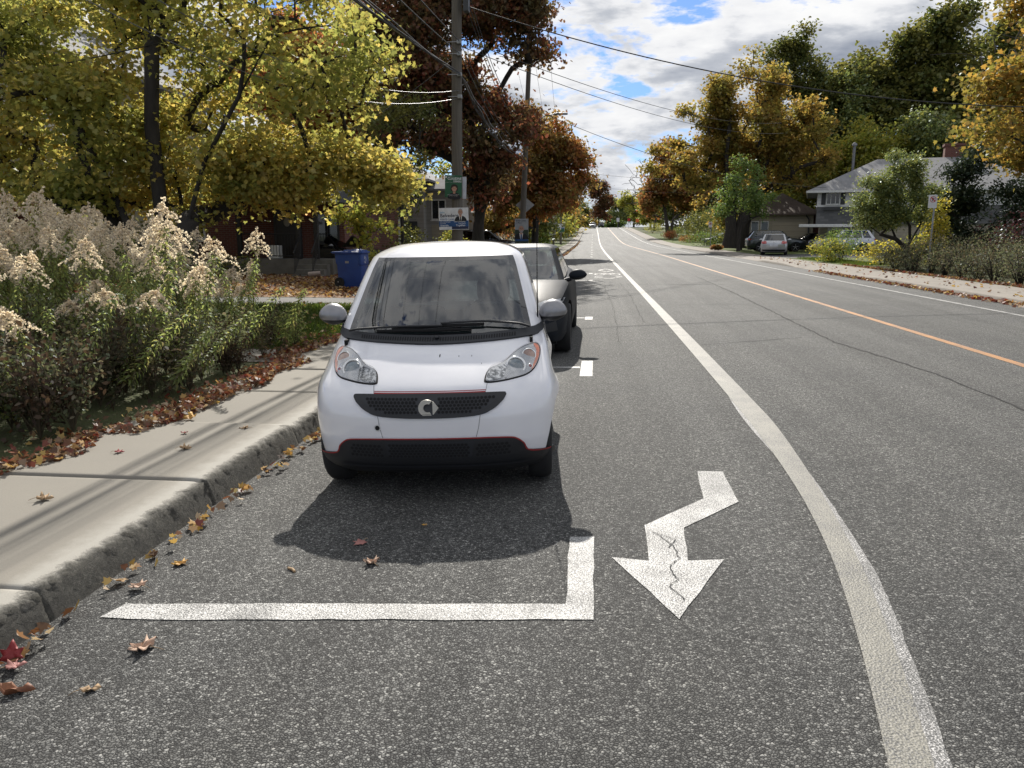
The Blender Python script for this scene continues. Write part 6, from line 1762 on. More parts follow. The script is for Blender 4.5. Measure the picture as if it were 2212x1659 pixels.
# --- left: brick house with porch
h = thing('brick_house', 'dark red brick house with a black-posted front porch', 'house', (-12.5, 28, .15))
mb = MB(); mb.box(-4.5, 3.45, 0, 8, .45, 2.95); mb.build('wall', brick_red, h)
mb = MB(); mb.box(-4.5, 3.45, .0, 8, 2.953, 3.75); mb.build('upper_wall', sid_grey, h)
mb = MB(); mb.box(-4.55, 3.5, -.03, 8.05, -.2, .45); mb.build('foundation', found, h)
mb = MB(); hip(mb, -4.5, 3.45, 0, 8, 3.85, 1.75, 4.1, .55); mb.build('roof', roof_grey, h)
mb = MB(); mb.box(-5.08, 4.03, -.62, -.555, 3.72, 3.86); mb.build('gutter', trim_white, h)
mb = MB(); mb.box(.05, 3.5, -1.6, -.04, -.2, .55); mb.build('porch_floor', found, h)
pr = MB(); pr.add([(-.4, -1.75, 2.62), (3.75, -1.75, 2.62), (3.75, -.005, 3.30), (-.4, -.005, 3.30), (-.4, -1.75, 2.5), (3.75, -1.75, 2.5), (3.75, -.005, 2.5), (-.4, -.005, 2.5)], [(0, 1, 2, 3), (4, 5, 1, 0), (5, 6, 2, 1), (7, 4, 0, 3), (7, 6, 5, 4)])
pr = pr.build('porch_roof', roof_dark, h)
mb = MB(); mb.box(-.42, 3.77, -1.83, -1.752, 2.5, 2.61); mb.build('gutter', trim_white, pr)
mb = MB()
mb.prism([(2.05, 2.58), (3.55, 2.58), (2.8, 3.28)], -1.95, -1.5); gb = mb.build('porch_gable', sid_white, h)
mb = MB()
for a, b in (((1.95, 2.52), (2.8, 3.36)), ((3.65, 2.52), (2.8, 3.36))):
    mb.tube([(a[0], -1.98, a[1]), (b[0], -1.98, b[1])], .06, 4)
mb.build('gable_trim', trim_white, gb)
for x in (2.28, 2.92, .12):
    mb = MB(); mb.bbox(x - .075, x + .075, -1.60, -1.45, .553, 2.5, .012); mb.build('porch_post', black_iron, h)
mb = MB(); mb.box(.85, 1.75, -.06, -.002, .56, 2.46); d = mb.build('door', door_dark, h)
mb = MB(); mb.box(.78, .85, -.075, -.002, .56, 2.53); mb.box(1.75, 1.82, -.075, -.002, .56, 2.53); mb.box(.85, 1.75, -.075, -.002, 2.46, 2.53); mb.build('door_frame', trim_dark, d)
mb = MB(); mb.ball((1.30, -.09, 1.85), (.13, .03, .17)); mb.build('wreath', M('pale_wreath', (0.36, 0.34, 0.30), .9), d, 60)
mb = MB(); mb.ball((1.66, -.10, 1.45), .035); mb.build('handle', chrome, d, 60)
mb = MB(); mb.box(1.98, 2.14, -.16, -.002, 2.02, 2.06); mb.box(1.99, 2.13, -.15, -.01, 2.30, 2.36)
for x in (1.99, 2.12): mb.box(x, x + .012, -.15, -.138, 2.06, 2.30)
l_ = mb.build('lantern', black_iron, h)
mb = MB(); mb.ball((2.06, -.09, 2.15), (.035, .035, .06)); mb.build('bulb', lamp_glow, l_, 60)
window(h, 2.35, 3.25, 1.1, 2.2, 0, 1, trim_dark); window(h, -3.4, -1.9, 1.2, 2.3, 0, 1, trim_white); window(h, -3.2, -2.2, 3.05, 3.65, 0, 1, trim_white, sill=False)
mb = MB()
mb.tube([(.12, -1.55, 1.42), (2.28, -1.55, 1.42)], .022, 6); mb.tube([(.12, -1.55, .66), (2.28, -1.55, .66)], .016, 6)
for k in range(20): x = .2 + k * .105; mb.tube([(x, -1.55, .66), (x, -1.55, 1.42)], .009, 4)
mb.build('porch_railing', black_iron, h)
mb = MB()
for s_ in (0, .62):
    x = 2.34 + s_
    mb.tube([(x, -1.55, 1.42), (x + .25, -2.9, .78)], .022, 6); mb.tube([(x, -1.6, .72), (x + .25, -2.85, .15)], .014, 5)
    for k in range(9): u = k / 8; mb.tube([(x + .25 * u, -1.6 - 1.25 * u, 1.40 - .6 * u), (x + .25 * u, -1.6 - 1.25 * u, .70 - .56 * u)], .008, 4)
mb.build('stair_railing', black_iron, h)
mb = MB()
for k in range(3): mb.box(2.3, 3.4, -1.95 - .30 * k, -1.605 - .30 * k, -.2, .38 - .17 * k)
mb.build('steps', found, h)
mb = MB(); mb.bbox(1.02, 1.42, -1.3, -.9, .553, 1.02, .03); b_ = mb.build('porch_box', trim_white, None, loc=(-12.5, 28, .15)); tag(b_, 'white box standing on the brick porch behind the railing', 'box')

# --- left: grey siding house
h = thing('grey_house', 'grey siding two-storey house with wide shingle roofs behind the pole', 'house', (-13.2, 46, .2))
mb = MB(); mb.box(-6, 3.2, 0, 9, 0, 4.4); mb.build('wall', sid_grey, h)
mb = MB(); hip(mb, -6, 3.2, 0, 9, 4.5, 2.0, 3.4, .5); mb.build('roof', roof_grey, h)
mb = MB(); mb.box(3.203, 5.0, .8, 9, 0, 3.9); mb.build('side_wing', sid_grey, h)
mb = MB(); hip(mb, 3.3, 5.0, .8, 9, 4.0, .95, 2.0, .45, axis='y'); mb.build('roof', roof_grey, h)
mb = MB(); mb.box(-6.5, 3.7, -.58, -.505, 4.38, 4.52); mb.build('gutter', trim_white, h)
window(h, -.6, .6, 3.0, 4.1, 0, 1); window(h, -4.0, -2.6, 3.0, 4.1, 0, 1); window(h, 3.5, 4.4, 2.2, 3.4, .8, 1)
mb = MB(); mb.add([(-6.2, -1.6, 2.45), (2.2, -1.6, 2.45), (2.2, -.005, 2.95), (-6.2, -.005, 2.95), (-6.2, -1.6, 2.33), (2.2, -1.6, 2.33), (2.2, -.005, 2.33), (-6.2, -.005, 2.33)], [(0, 1, 2, 3), (4, 5, 1, 0), (5, 6, 2, 1), (7, 4, 0, 3), (7, 6, 5, 4)]); mb.build('canopy', roof_dark, h)
for x in (-2.0, .6): mb = MB(); mb.box(x, x + 2.2, -.05, -.002, 0, 2.1); mb.build('garage_door', trim_dark, h)
for x in (-2.2, .32, 2.0): mb = MB(); mb.box(x, x + .14, -1.5, -1.36, 0, 2.33); mb.build('canopy_post', trim_white, h)
mb = MB(); mb.box(3.5, 4.6, .76, .798, 0, 1.9); mb.build('door', sid_tan, h)
mb = MB(); mb.lathe([(.14, 0), (.14, .35), (.24, .36), (.24, .48), (0, .52)], 12, 'Z', Matrix.Translation((-2.2, 2.6, 5.55))); mb.build('roof_vent', trim_dark, h, 40)
h = thing('distant_house', 'pale low house far behind the slender tree on the left', 'house', (-17, 74, .25))
mb = MB(); mb.box(-7, 6, 0, 9, 0, 3.6); mb.build('wall', sid_tan, h); mb = MB(); hip(mb, -7, 6, 0, 9, 3.7, 2.4, 4); mb.build('roof', roof_grey, h); window(h, -3, -1, 1.2, 2.6, 0); window(h, 1.5, 3.5, 1.2, 2.6, 0)

# --- right: white and stone split-level
h = thing('split_level_house', 'white and grey stone split-level house under a wide grey roof on the right', 'house', (17.2, 63, .35), R(-15))
mb = MB(); mb.box(0, 15, 0, 9, 3.25, 4.35); mb.build('wall', sid_white, h)
mb = MB(); mb.box(.02, 14.98, .02, 9, 1.95, 3.25); mb.build('stone_band', stone_grey, h)
mb = MB(); mb.box(.3, 14.9, .25, 9, 0, 1.95); mb.build('lower_wall', sid_tan, h)
mb = MB(); hip(mb, 0, 15, 0, 9, 4.45, 2.6, 5.0, .75, .16); rf = mb.build('roof', roof_grey, h)
mb = MB(); mb.box(-.78, 15.8, -.84, -.755, 4.29, 4.45); mb.box(-.84, -.755, -.78, 9.7, 4.29, 4.45); mb.build('gutter', trim_white, rf)
window(h, .62, 1.62, 3.42, 4.32, -.004, 2, trim_white, shut=trim_dark); window(h, 5.6, 7.6, 3.42, 4.30, -.004, 2)
mb = MB(); mb.box(.5, 1.75, -.30, -.02, 3.02, 3.22); mb.build('flower_box', trim_dark, h)
mb = MB(); mb.bbox(-1.2, 4.6, -1.4, .0, 1.72, 1.94, .03); cn = mb.build('canopy', trim_white, h)
mb = MB(); mb.box(.9, 4.2, .19, .247, 0, 1.70); gd = mb.build('garage_door', trim_white, h)
mb = MB()
for k in range(4): mb.box(1.05 + k * .8, 1.65 + k * .8, .17, .188, 1.15, 1.5)
mb.build('pane', pane_mat, gd)
mb = MB(); mb.box(9.0, 10.3, 4.6, 5.6, 5.2, 7.9); mb.box(8.92, 10.38, 4.52, 5.68, 7.9, 8.08); mb.build('chimney', brick_red, h)
mb = MB(); mb.tube([(2.5, 4.5, 5.2), (2.5, 4.5, 8.2)], .11, 8); mb.lathe([(.2, 0), (.2, .14), (0, .3)], 10, 'Z', Matrix.Translation((2.5, 4.5, 8.15))); mb.build('flue', M('flue_metal', (0.2, 0.2, 0.21), .5, metal=.6), h, 50)
# --- right: garage bungalow
h = thing('garage_bungalow', 'beige bungalow with a dark brown hip roof and big garage door, right', 'house', (14.2, 74, .3), R(-11))
mb = MB(); mb.box(0, 5.6, 0, 8, 0, 3.0); mb.build('wall', sid_tan, h)
mb = MB(); hip(mb, .3, 5.6, 0, 8, 3.05, 2.0, 3.2, .6); mb.build('roof', roof_brown, h)
mb = MB(); mb.box(2.1, 5.0, -.03, -.002, 0, 2.3); mb.build('garage_door', mk_siding('garage_panels', (0.40, 0.35, 0.26), .5), h)
for x in (.25, 1.1): window(h, x, x + .7, 1.3, 2.4, 0, 0)
mb = MB(); mb.box(5.603, 7.2, .6, 7, 0, 2.9); bw = mb.build('brick_wing', brick_red, h)
mb = MB(); hip(mb, 5.75, 7.0, .6, 7, 2.95, .9, 1.5, .5, axis='y'); mb.build('roof', roof_brown, bw)
mb = MB(); mb.tube([(4.95, -.1, 2.9), (5.2, -.12, 2.55), (5.25, -.12, 0)], .06, 6); mb.build('downpipe', trim_dark, h)
# ================================================================== poles, wires, signs
pole_wood = M('grey_pole_wood', (0.125, 0.112, 0.095), .92, col2=(0.085, 0.076, 0.064), nscale=5, bump=.6, bscale=14, bdist=.012, stretch=(6, 6, .25))
wire_mat = M('black_cable', (0.012, 0.012, 0.013), .6)
wire_grey = M('grey_cable', (0.14, 0.14, 0.15), .45, metal=.3)
galv = M('galvanised_steel', (0.30, 0.31, 0.32), .45, metal=.7)
porcelain = M('porcelain', (0.42, 0.44, 0.46), .25)
sign_white = M('sign_white', (0.70, 0.71, 0.74), .45)
sign_green = M('sign_green', (0.018, 0.105, 0.055), .5)
sign_blue = M('sign_blue', (0.012, 0.07, 0.22), .5)
sign_navy = M('sign_navy', (0.012, 0.018, 0.06), .5)
sign_sky = M('sign_light_blue', (0.16, 0.38, 0.58), .5)
sign_grey = M('sign_back_grey', (0.36, 0.36, 0.36), .5, metal=.3)
skin = M('printed_skin', (0.50, 0.28, 0.20), .6)
hair_dark = M('printed_dark_hair', (0.025, 0.018, 0.016), .7)
hair_grey = M('printed_grey_hair', (0.34, 0.34, 0.35), .7)
suit = M('printed_dark_suit', (0.012, 0.013, 0.018), .7)
ink_black = M('print_ink', (0.015, 0.02, 0.05), .6)
lips = M('printed_lips', (0.36, 0.09, 0.08), .6)
teeth = M('printed_white', (0.75, 0.75, 0.75), .6)
sign_red = M('sign_red', (0.50, 0.03, 0.03), .5)

def pole(name, label, x, y, z0, h, r0, r1, lean=(0, 0)):
    t = thing(name, label, 'utility pole', (x, y, z0))
    mb = MB(); n = 12
    mb.tube([(lean[0] * k / n, lean[1] * k / n, h * k / n) for k in range(n + 1)], [r0 + (r1 - r0) * k / n for k in range(n + 1)], 16)
    mb.build('post', pole_wood, t, 50)
    return t
def insulator(mb, p, s=1.0):
    mb.lathe([(.0, 0), (.03 * s, .0), (.03 * s, .12 * s), (.10 * s, .14 * s), (.12 * s, .20 * s), (.10 * s, .27 * s), (.05 * s, .33 * s), (0, .36 * s)], 14, 'Z', Matrix.Translation(p))
p1 = pole('utility_pole', 'round grey wooden pole rising right behind the small white car with two election signs', -3.84, 22, .10, 9.6, .165, .125, (.10, 0))
mb = MB(); mb.box(-.06, .55, -.13, -.05, 7.95, 8.10); mb.box(.30, .44, -.28, -.02, 7.3, 7.9); mb.build('bracket', trim_dark, p1)
mb = MB()
for z in (6.55, 6.25, 5.72, 5.15): mb.bbox(.10, .22, -.20, -.08, z - .05, z + .05, .01); mb.tube([(-.16, -.17, z), (.2, -.17, z)], .012, 5)
mb.build('clamp', galv, p1)
p2 = pole('utility_pole', 'second wooden pole with a crossarm leaning out of the orange oak', -4.08, 45, .12, 12.2, .17, .12, (.45, 0))
mb = MB(); Mx = Matrix.Translation((.43, -.17, 11.72)) @ Matrix.Rotation(R(-1.5), 4, 'Y'); mb.bbox(-1.18, 1.14, -.06, .06, -.08, .08, .01, 0, Mx); cr = mb.build('crossarm', pole_wood, p2)
mb = MB(); mb.tube([(-.05, -.16, 11.6), (.36, -.16, 11.15)], .016, 4); mb.tube([(.88, -.16, 11.6), (.50, -.16, 11.15)], .016, 4); mb.build('brace', galv, cr)
for dx, dz in ((-.66, 0), (.52, .22), (1.45, .06)):
    mb = MB(); mb.tube([(dx, -.17, 11.78), (dx, -.17, 11.86 + dz)], .018, 5); insulator(mb, (dx, -.17, 11.84 + dz), .85); mb.build('insulator', porcelain, p2, 40)
mb = MB(); mb.tube([(.30, -.1, 7.15), (.75, -.3, 7.55), (1.35, -.55, 7.84), (1.95, -.75, 7.92)], [.035, .033, .03, .028], 8); arm = mb.build('lamp_arm', galv, p2, 60)
mb = MB(); mb.bbox(1.85, 2.60, -.90, -.62, 7.86, 7.95, .035); mb.bbox(2.02, 2.10, -.80, -.72, 7.95, 8.08, .01); mb.build('lamp_head', galv, arm, 50)
p3 = pole('utility_pole', 'leaning brown wooden pole carrying the backs of two road signs on the left', -4.85, 97, rise(97) + .1, 8.2, .17, .13, (.25, 0))
p4 = pole('utility_pole', 'grey pole just behind the leaning one with a small election sign', -4.35, 108, rise(108) + .1, 11, .16, .12, (.05, 0))
for i, (y, h_) in enumerate(((150, 10.5), (192, 10.5), (236, 10.5), (285, 10.5))):
    p = pole('utility_pole', ['distant pole with crossarms, nearest of the far row', 'distant pole with crossarms, second of the far row', 'distant pole with crossarms, third of the far row', 'distant pole with crossarms, farthest of the far row'][i], -4.6, y, rise(y) + .1, h_, .16, .12)
    mb = MB(); mb.box(-1.3, 1.3, -.2, -.12, h_ - .5, h_ - .36); mb.box(-1.1, 1.1, -.2, -.12, h_ - 1.5, h_ - 1.36); mb.build('crossarm', pole_wood, p)
mb = MB(); mb.lathe([(0, 0), (.26, 0), (.28, .1), (.28, .9), (.2, 1.0), (0, 1.02)], 16, 'Z', Matrix.Translation((.35, 0, 7.9))); mb.build('transformer', galv, p4, 50)

def wire(label, a, b, sag, r=.012, n=26, mat=wire_mat, name='overhead_wire', group=None):
    a, b = Vector(a), Vector(b)
    o = thing(name, label, 'wire', a, 0, group)
    pts = []
    for k in range(n + 1):
        t = k / n; q = (b - a) * t; q.z -= 4 * sag * t * (1 - t); pts.append(q)
    mb = MB(); mb.tube(pts, r, 6); mb.build('strand', mat, o, 180)
    return o
Z1 = .10
# thick bundle along the road over the pavement
def bundle(label, a, b, sag, m, seed):
    g = random.Random(seed); a, b = Vector(a), Vector(b)
    o = thing('cable_bundle', label, 'cables', a)
    for j in range(m):
        off = Vector((g.uniform(-.15, .15), 0, g.uniform(-.10, .10))); pts = []; ph = g.uniform(0, 6)
        for k in range(41):
            t = k / 40; q = (b - a) * t + off * math.sin(math.pi * min(1, max(0, t))) ** .5; q.z -= (4 * sag + off.z) * t * (1 - t); q.x += .02 * math.sin(t * 40 + ph); q.z += .02 * math.cos(t * 33 + ph)
            pts.append(q)
        mb = MB(); mb.tube(pts, .017 if j % 2 else .013, 6); mb.build('cable', wire_grey if j in (0, 3) else wire_mat, o, 180)
bundle('thick black cable bundle sweeping from the front pole over the pavement to the upper left', (-3.68, 21.8, 5.84), (-3.9, -22, 6.1), 1.05, 6, 1)
bundle('thick sagging cable bundle between the front pole and the second pole', (-3.68, 22.1, 5.80), (-3.95, 44.9, 5.85), .62, 5, 2)
wire('single wire from the front pole to the top left, just above the bundle', (-3.68, 21.8, 6.36), (-3.9, -22, 6.6), .95, .013)
wire('upper single wire from the front pole to the top edge', (-3.68, 21.8, 6.68), (-3.9, -22, 7.2), .85, .013)
for k, (z1, z2, x2) in enumerate(((7.95, 8.6, -3.95), (7.7, 8.2, -3.9), (7.45, 7.8, -3.85))):
    wire(['highest', 'middle', 'lowest'][k] + ' of the three wires running from the front pole top down to the second pole', (-3.45, 22, z1), (x2, 45, z2), 1.0 - .05 * k, .013)
wire('thin wire between the poles above the bundle', (-3.66, 22, 6.65), (-3.92, 45, 6.6), .7, .012)
wire('thin wire between the poles just under the upper one', (-3.66, 22, 6.35), (-3.92, 45, 6.2), .62, .012)
wire('upper slack service wire looping from the front pole to the upper left', (-3.7, 21.9, 5.42), (-9.8, 9.0, 7.6), 1.35, .010, 34, wire_grey)
wire('lower slack service wire looping from the front pole to the upper left', (-3.7, 21.9, 5.22), (-10.2, 8.2, 7.1), 1.45, .010, 34, wire_grey)
wire('service wire from the front pole down to the brick house roof', (-3.95, 22, 6.2), (-11.6, 28, 4.3), .45, .010)
wire('dark wire crossing in front of the yellow maple', (-12.5, 14.2, 4.35), (-3.9, 19, 7.9), .35, .011)
wire('service wire crossing the street high above to the right-hand trees', (-3.6, 22, 7.62), (14.5, 24.5, 5.1), .75, .015, 40)
wire('upper of the twin wires crossing the sky to the golden maple', (-3.6, 22, 6.75), (13, 58, 9.2), .7, .011, 30)
wire('lower of the twin wires crossing the sky to the golden maple', (-3.6, 22, 6.55), (13.2, 58, 8.5), .7, .011, 30)
wire('service wire from the street lamp down to the white house', (-3.0, 45, 8.25), (17.5, 62, 5.0), .9, .014, 34)
for k, dx in enumerate((-.66, .52, 1.45)):
    wire(['left', 'middle', 'right'][k] + ' high-voltage wire from the crossarm towards the viewer', (-4.08 + dx, 44.8, 12.3), (-4.5 + dx * 1.0 + .4, -8, 13.0), 1.0, .009, 30)
    wire(['left', 'middle', 'right'][k] + ' high-voltage wire from the crossarm into the distance', (-4.08 + dx, 44.9, 12.3), (-5.0 + dx * .8, 97 + k, 9.4), 1.2, .009, 30)
for k, (z1, z2) in enumerate(((7.6, 8.6), (6.9, 7.9), (6.1, 7.1))):
    wire(['top', 'middle', 'bottom'][k] + ' cable hanging between the second pole and the twin poles', (-3.95, 45, z1), (-4.4, 108, z2 + .3), 1.6, .018, 24)
    wire(['top', 'middle', 'bottom'][k] + ' cable hanging in the far pole row', (-4.4, 108, z2 + .3), (-4.6, 150, rise(150) + z1 + 1), 1.3, .025, 20)
wire('far wire crossing the street low over the horizon', (-4.6, 150, 11), (22, 140, 8.5), .6, .02)
wire('nearer far wire crossing the street under the clouds', (-4.4, 108, 10.2), (15, 100, 8.2), .5, .016)
wire('short bright wire from the leaning pole to the left', (-4.7, 97, 5.0), (-12, 92, 4.3), .2, .016, 10, wire_grey)

XZ = lambda x, y, z: Matrix.Translation((x, y, z)) @ Matrix.Rotation(R(90), 4, 'X')
def ell(cx_, cz_, rx, rz, n=22): return [(cx_ + rx * math.cos(2 * math.pi * k / n), cz_ + rz * math.sin(2 * math.pi * k / n)) for k in range(n)]
def flat(par, name, mat, polys, y):
    mb = MB()
    for P in polys: mb.add([(a, y, b) for a, b in P], [tuple(range(len(P)))[::-1]])
    return mb.build(name, mat, par, normals=False)
def letters(par, mat, items, y, name='lettering'):
    mb = MB()
    for body, x, z, size, al, bold, sq in items:
        vs, fs = text_mb(body, size, XZ(x, y, z), align=al, bold=bold, squeeze=1.0)
        if sq != 1:
            vs = [Vector((x + (v.x - x) * sq, v.y, v.z)) for v in vs]
        mb.add(vs, fs)
    return mb.build(name, mat, par, normals=False)
def portrait(par, cx_, cz_, s, hairm, male, y, beard=False, tie=None):
    """a printed head and shoulders, flat on the sign"""
    p = flat(par, 'portrait', suit, [bez([(cx_ - 1.05 * s, cz_ - 1.75 * s), (cx_ - 1.0 * s, cz_ - 1.1 * s), (cx_ - .45 * s, cz_ - .72 * s), (cx_ + .45 * s, cz_ - .72 * s), (cx_ + 1.0 * s, cz_ - 1.1 * s), (cx_ + 1.05 * s, cz_ - 1.75 * s)], 4)], y)
    if not male: flat(p, 'hair', hairm, [bez([(cx_ - .60 * s, cz_ - .35 * s), (cx_ - .66 * s, cz_ + .1 * s), (cx_ - .48 * s, cz_ + .62 * s), (cx_, cz_ + .80 * s), (cx_ + .50 * s, cz_ + .60 * s), (cx_ + .66 * s, cz_ + .1 * s), (cx_ + .58 * s, cz_ - .35 * s), (cx_, cz_ - .5 * s)], 4)], y - .0006)
    else: flat(p, 'hair', hairm, [ell(cx_, cz_ + .10 * s, .47 * s, .62 * s)], y - .0006)
    if male:
        flat(p, 'shirt', teeth, [[(cx_ - .32 * s, cz_ - .66 * s), (cx_ + .32 * s, cz_ - .66 * s), (cx_ + .12 * s, cz_ - 1.75 * s), (cx_ - .12 * s, cz_ - 1.75 * s)]], y - .0008)
        flat(p, 'tie', tie or suit, [[(cx_ - .10 * s, cz_ - .86 * s), (cx_ + .10 * s, cz_ - .86 * s), (cx_ + .13 * s, cz_ - 1.75 * s), (cx_ - .13 * s, cz_ - 1.75 * s)]], y - .0010)
    flat(p, 'face', skin, [ell(cx_, cz_ - .02 * s, .41 * s, .53 * s), [(cx_ - .22 * s, cz_ - .42 * s), (cx_ + .22 * s, cz_ - .42 * s), (cx_ + .20 * s, cz_ - .86 * s), (cx_ - .20 * s, cz_ - .86 * s)][::-1], ell(cx_ - .42 * s, cz_, .06 * s, .12 * s), ell(cx_ + .42 * s, cz_, .06 * s, .12 * s)], y - .0014)
    if not male: flat(p, 'fringe', hairm, [bez([(cx_ - .45 * s, cz_ + .12 * s), (cx_ - .38 * s, cz_ + .55 * s), (cx_, cz_ + .7 * s), (cx_ + .40 * s, cz_ + .52 * s), (cx_ + .44 * s, cz_ + .15 * s), (cx_ + .18 * s, cz_ + .38 * s), (cx_ - .20 * s, cz_ + .34 * s)], 4)], y - .0022)
    if beard: flat(p, 'beard', hairm, [bez([(cx_ - .36 * s, cz_ - .22 * s), (cx_, cz_ - .24 * s), (cx_ + .36 * s, cz_ - .22 * s), (cx_ + .22 * s, cz_ - .52 * s), (cx_, cz_ - .60 * s), (cx_ - .22 * s, cz_ - .52 * s)], 4)], y - .0020)
    flat(p, 'eyes', hair_dark, [ell(cx_ - .16 * s, cz_ + .06 * s, .07 * s, .035 * s, 12), ell(cx_ + .16 * s, cz_ + .06 * s, .07 * s, .035 * s, 12)] + [[(cx_ + d - .11 * s, cz_ + .15 * s), (cx_ + d + .11 * s, cz_ + .15 * s), (cx_ + d + .09 * s, cz_ + .19 * s), (cx_ + d - .09 * s, cz_ + .19 * s)] for d in (-.16 * s, .16 * s)], y - .0024)
    flat(p, 'mouth', lips, [bez([(cx_ - .17 * s, cz_ - .24 * s), (cx_, cz_ - .29 * s), (cx_ + .17 * s, cz_ - .24 * s), (cx_ + .08 * s, cz_ - .35 * s), (cx_ - .08 * s, cz_ - .35 * s)], 3)], y - .0024)
    flat(p, 'teeth', teeth, [[(cx_ - .12 * s, cz_ - .27 * s), (cx_ + .12 * s, cz_ - .27 * s), (cx_ + .07 * s, cz_ - .315 * s), (cx_ - .07 * s, cz_ - .315 * s)]], y - .0028)
    flat(p, 'nose', M('printed_skin_shade', (0.40, 0.20, 0.14), .6), [[(cx_ - .02 * s, cz_ + .05 * s), (cx_ + .03 * s, cz_ + .05 * s), (cx_ + .09 * s, cz_ - .13 * s), (cx_ - .08 * s, cz_ - .13 * s)]], y - .0024)
    return p

# green election sign
sg = thing('election_sign', 'green election sign with a dark-haired woman, upper one on the front pole', 'sign', (-4.13, 21.80, 2.58))
sg.rotation_euler = (0, R(1.5), 0)
mb = MB(); mb.bbox(0, .475, 0, .012, 0, .60, .004); mb.build('board', sign_green, sg)
mb = MB(); mb.bbox(.06, .545, .36, .372, -.02, .585, .004); mb.box(.2, .22, .02, .36, .3, .32); mb.build('back_board', sign_white, sg)
letters(sg, sign_white, [('CLAUDINE', .468, .475, .092, 'RIGHT', .002, .88), ('DEMERS', .468, .408, .070, 'RIGHT', .0015, .92), ('Conseillère · Councillor', .02, .40, .020, 'LEFT', 0, 1), ('DISTRICT', .07, .545, .030, 'LEFT', 0, 1), ('Pointe-Claire', .15, .572, .022, 'LEFT', 0, 1)], -.0012)
flat(sg, 'logo', sign_white, [ell(.035, .545, .025, .025)], -.0012)
portrait(sg, .265, .235, .155, hair_dark, False, -.0012)
letters(sg, sign_white, [('AUTORISÉ PAR · AUTHORIZED BY', .24, .062, .022, 'CENTER', 0, 1), ('agent officiel · official agent', .24, .036, .022, 'CENTER', 0, 1)], -.006)
# white and blue election sign
sw = thing('election_sign', 'white and blue election sign with a grey-haired man, lower one on the front pole', 'sign', (-4.30, 21.79, 1.68))
sw.rotation_euler = (0, R(-1.2), 0)
mb = MB(); mb.bbox(0, .84, 0, .012, 0, .60, .004); mb.build('board', sign_white, sw)
flat(sw, 'blue_band', sign_blue, [[(.002, .085), (.838, .085), (.838, .245), (.002, .245)]], -.0012)
flat(sw, 'dark_band', sign_navy, [[(.36, .012), (.835, .012), (.835, .085), (.36, .085)]], -.0012)
letters(sw, ink_black, [('Belvedere', .035, .348, .132, 'LEFT', .0022, .98)], -.0018)
letters(sw, sign_sky, [('John', .035, .455, .075, 'LEFT', .001, 1), ('Conseiller · Councillor', .035, .318, .024, 'LEFT', 0, 1)], -.0018, 'light_lettering')
letters(sw, sign_blue, [('POINTE-CLAIRE', .035, .264, .062, 'LEFT', .0012, .92)], -.0018, 'blue_lettering')
letters(sw, sign_white, [('Une communauté.', .035, .205, .044, 'LEFT', .0004, .9), ('Un avenir.', .035, .160, .044, 'LEFT', .0004, .9), ('Ensemble.', .035, .098, .068, 'LEFT', .001, .9), ('One Community.', .76, .205, .052, 'RIGHT', .0006, .9), ('One Future.', .76, .158, .046, 'RIGHT', .0006, .9), ('Together.', .76, .095, .074, 'RIGHT', .0012, .95)], -.0024, 'white_lettering')
pm = portrait(sw, .615, .475, .145, hair_grey, True, -.0012)
# mayor sign on the second pole
sm_ = thing('election_sign', 'grey mayor election sign with a bearded man on the second pole', 'sign', (-4.44, 44.78, 1.0))
mb = MB(); mb.bbox(0, .78, 0, .014, 0, 1.42, .004); mb.build('board', M('sign_grey_face', (0.34, 0.36, 0.38), .5), sm_)
flat(sm_, 'photo_ground', M('sign_dark_green', (0.03, 0.05, 0.03), .6), [[(.01, .0), (.77, .0), (.77, .80), (.01, .80)]], -.0012)
letters(sm_, ink_black, [('Brent Cowan', .06, 1.27, .125, 'LEFT', .002, .85), ('for Mayor', .06, 1.16, .10, 'LEFT', .001, .85)], -.0018)
portrait(sm_, .37, .84, .345, hair_grey, True, -.0018, True, sign_blue)
flat(sm_, 'blue_band', sign_blue, [[(.01, .16), (.77, .16), (.77, .26), (.01, .26)]], -.0062)
mb = MB(); mb.prism([(.0, .45), (.55, .0), (1.1, .45), (.55, .9)], 0, .01); dm = mb.build('warning_sign', sign_grey, None, loc=(-4.45, 45.25, 2.75)); tag(dm, 'grey back of a diamond road sign behind the second pole', 'sign')
# signs on the far left poles
for (x, z, w, h_, lab) in ((-5.33, 2.55, .95, 1.15, 'grey back of the upper road sign on the leaning pole'), (-5.33, 1.35, .80, 1.15, 'grey back of the lower road sign on the leaning pole')):
    mb = MB(); mb.bbox(0, w, 0, .02, 0, h_, .005); b_ = mb.build('road_sign', sign_grey, None, loc=(x, 96.7, z + .1)); tag(b_, lab, 'sign')
s4 = thing('election_sign', 'small blue and white election sign on the grey far-left pole', 'sign', (-4.78, 107.7, 1.75))
mb = MB(); mb.bbox(0, .95, 0, .02, 0, 1.15, .005); mb.build('board', sign_white, s4)
flat(s4, 'blue_band', sign_blue, [[(.02, .50), (.93, .50), (.93, .64), (.02, .64)]], -.002); flat(s4, 'photo_ground', sign_green, [[(.02, .02), (.93, .02), (.93, .49), (.02, .49)]], -.002)
portrait(s4, .66, .95, .14, hair_grey, True, -.003)
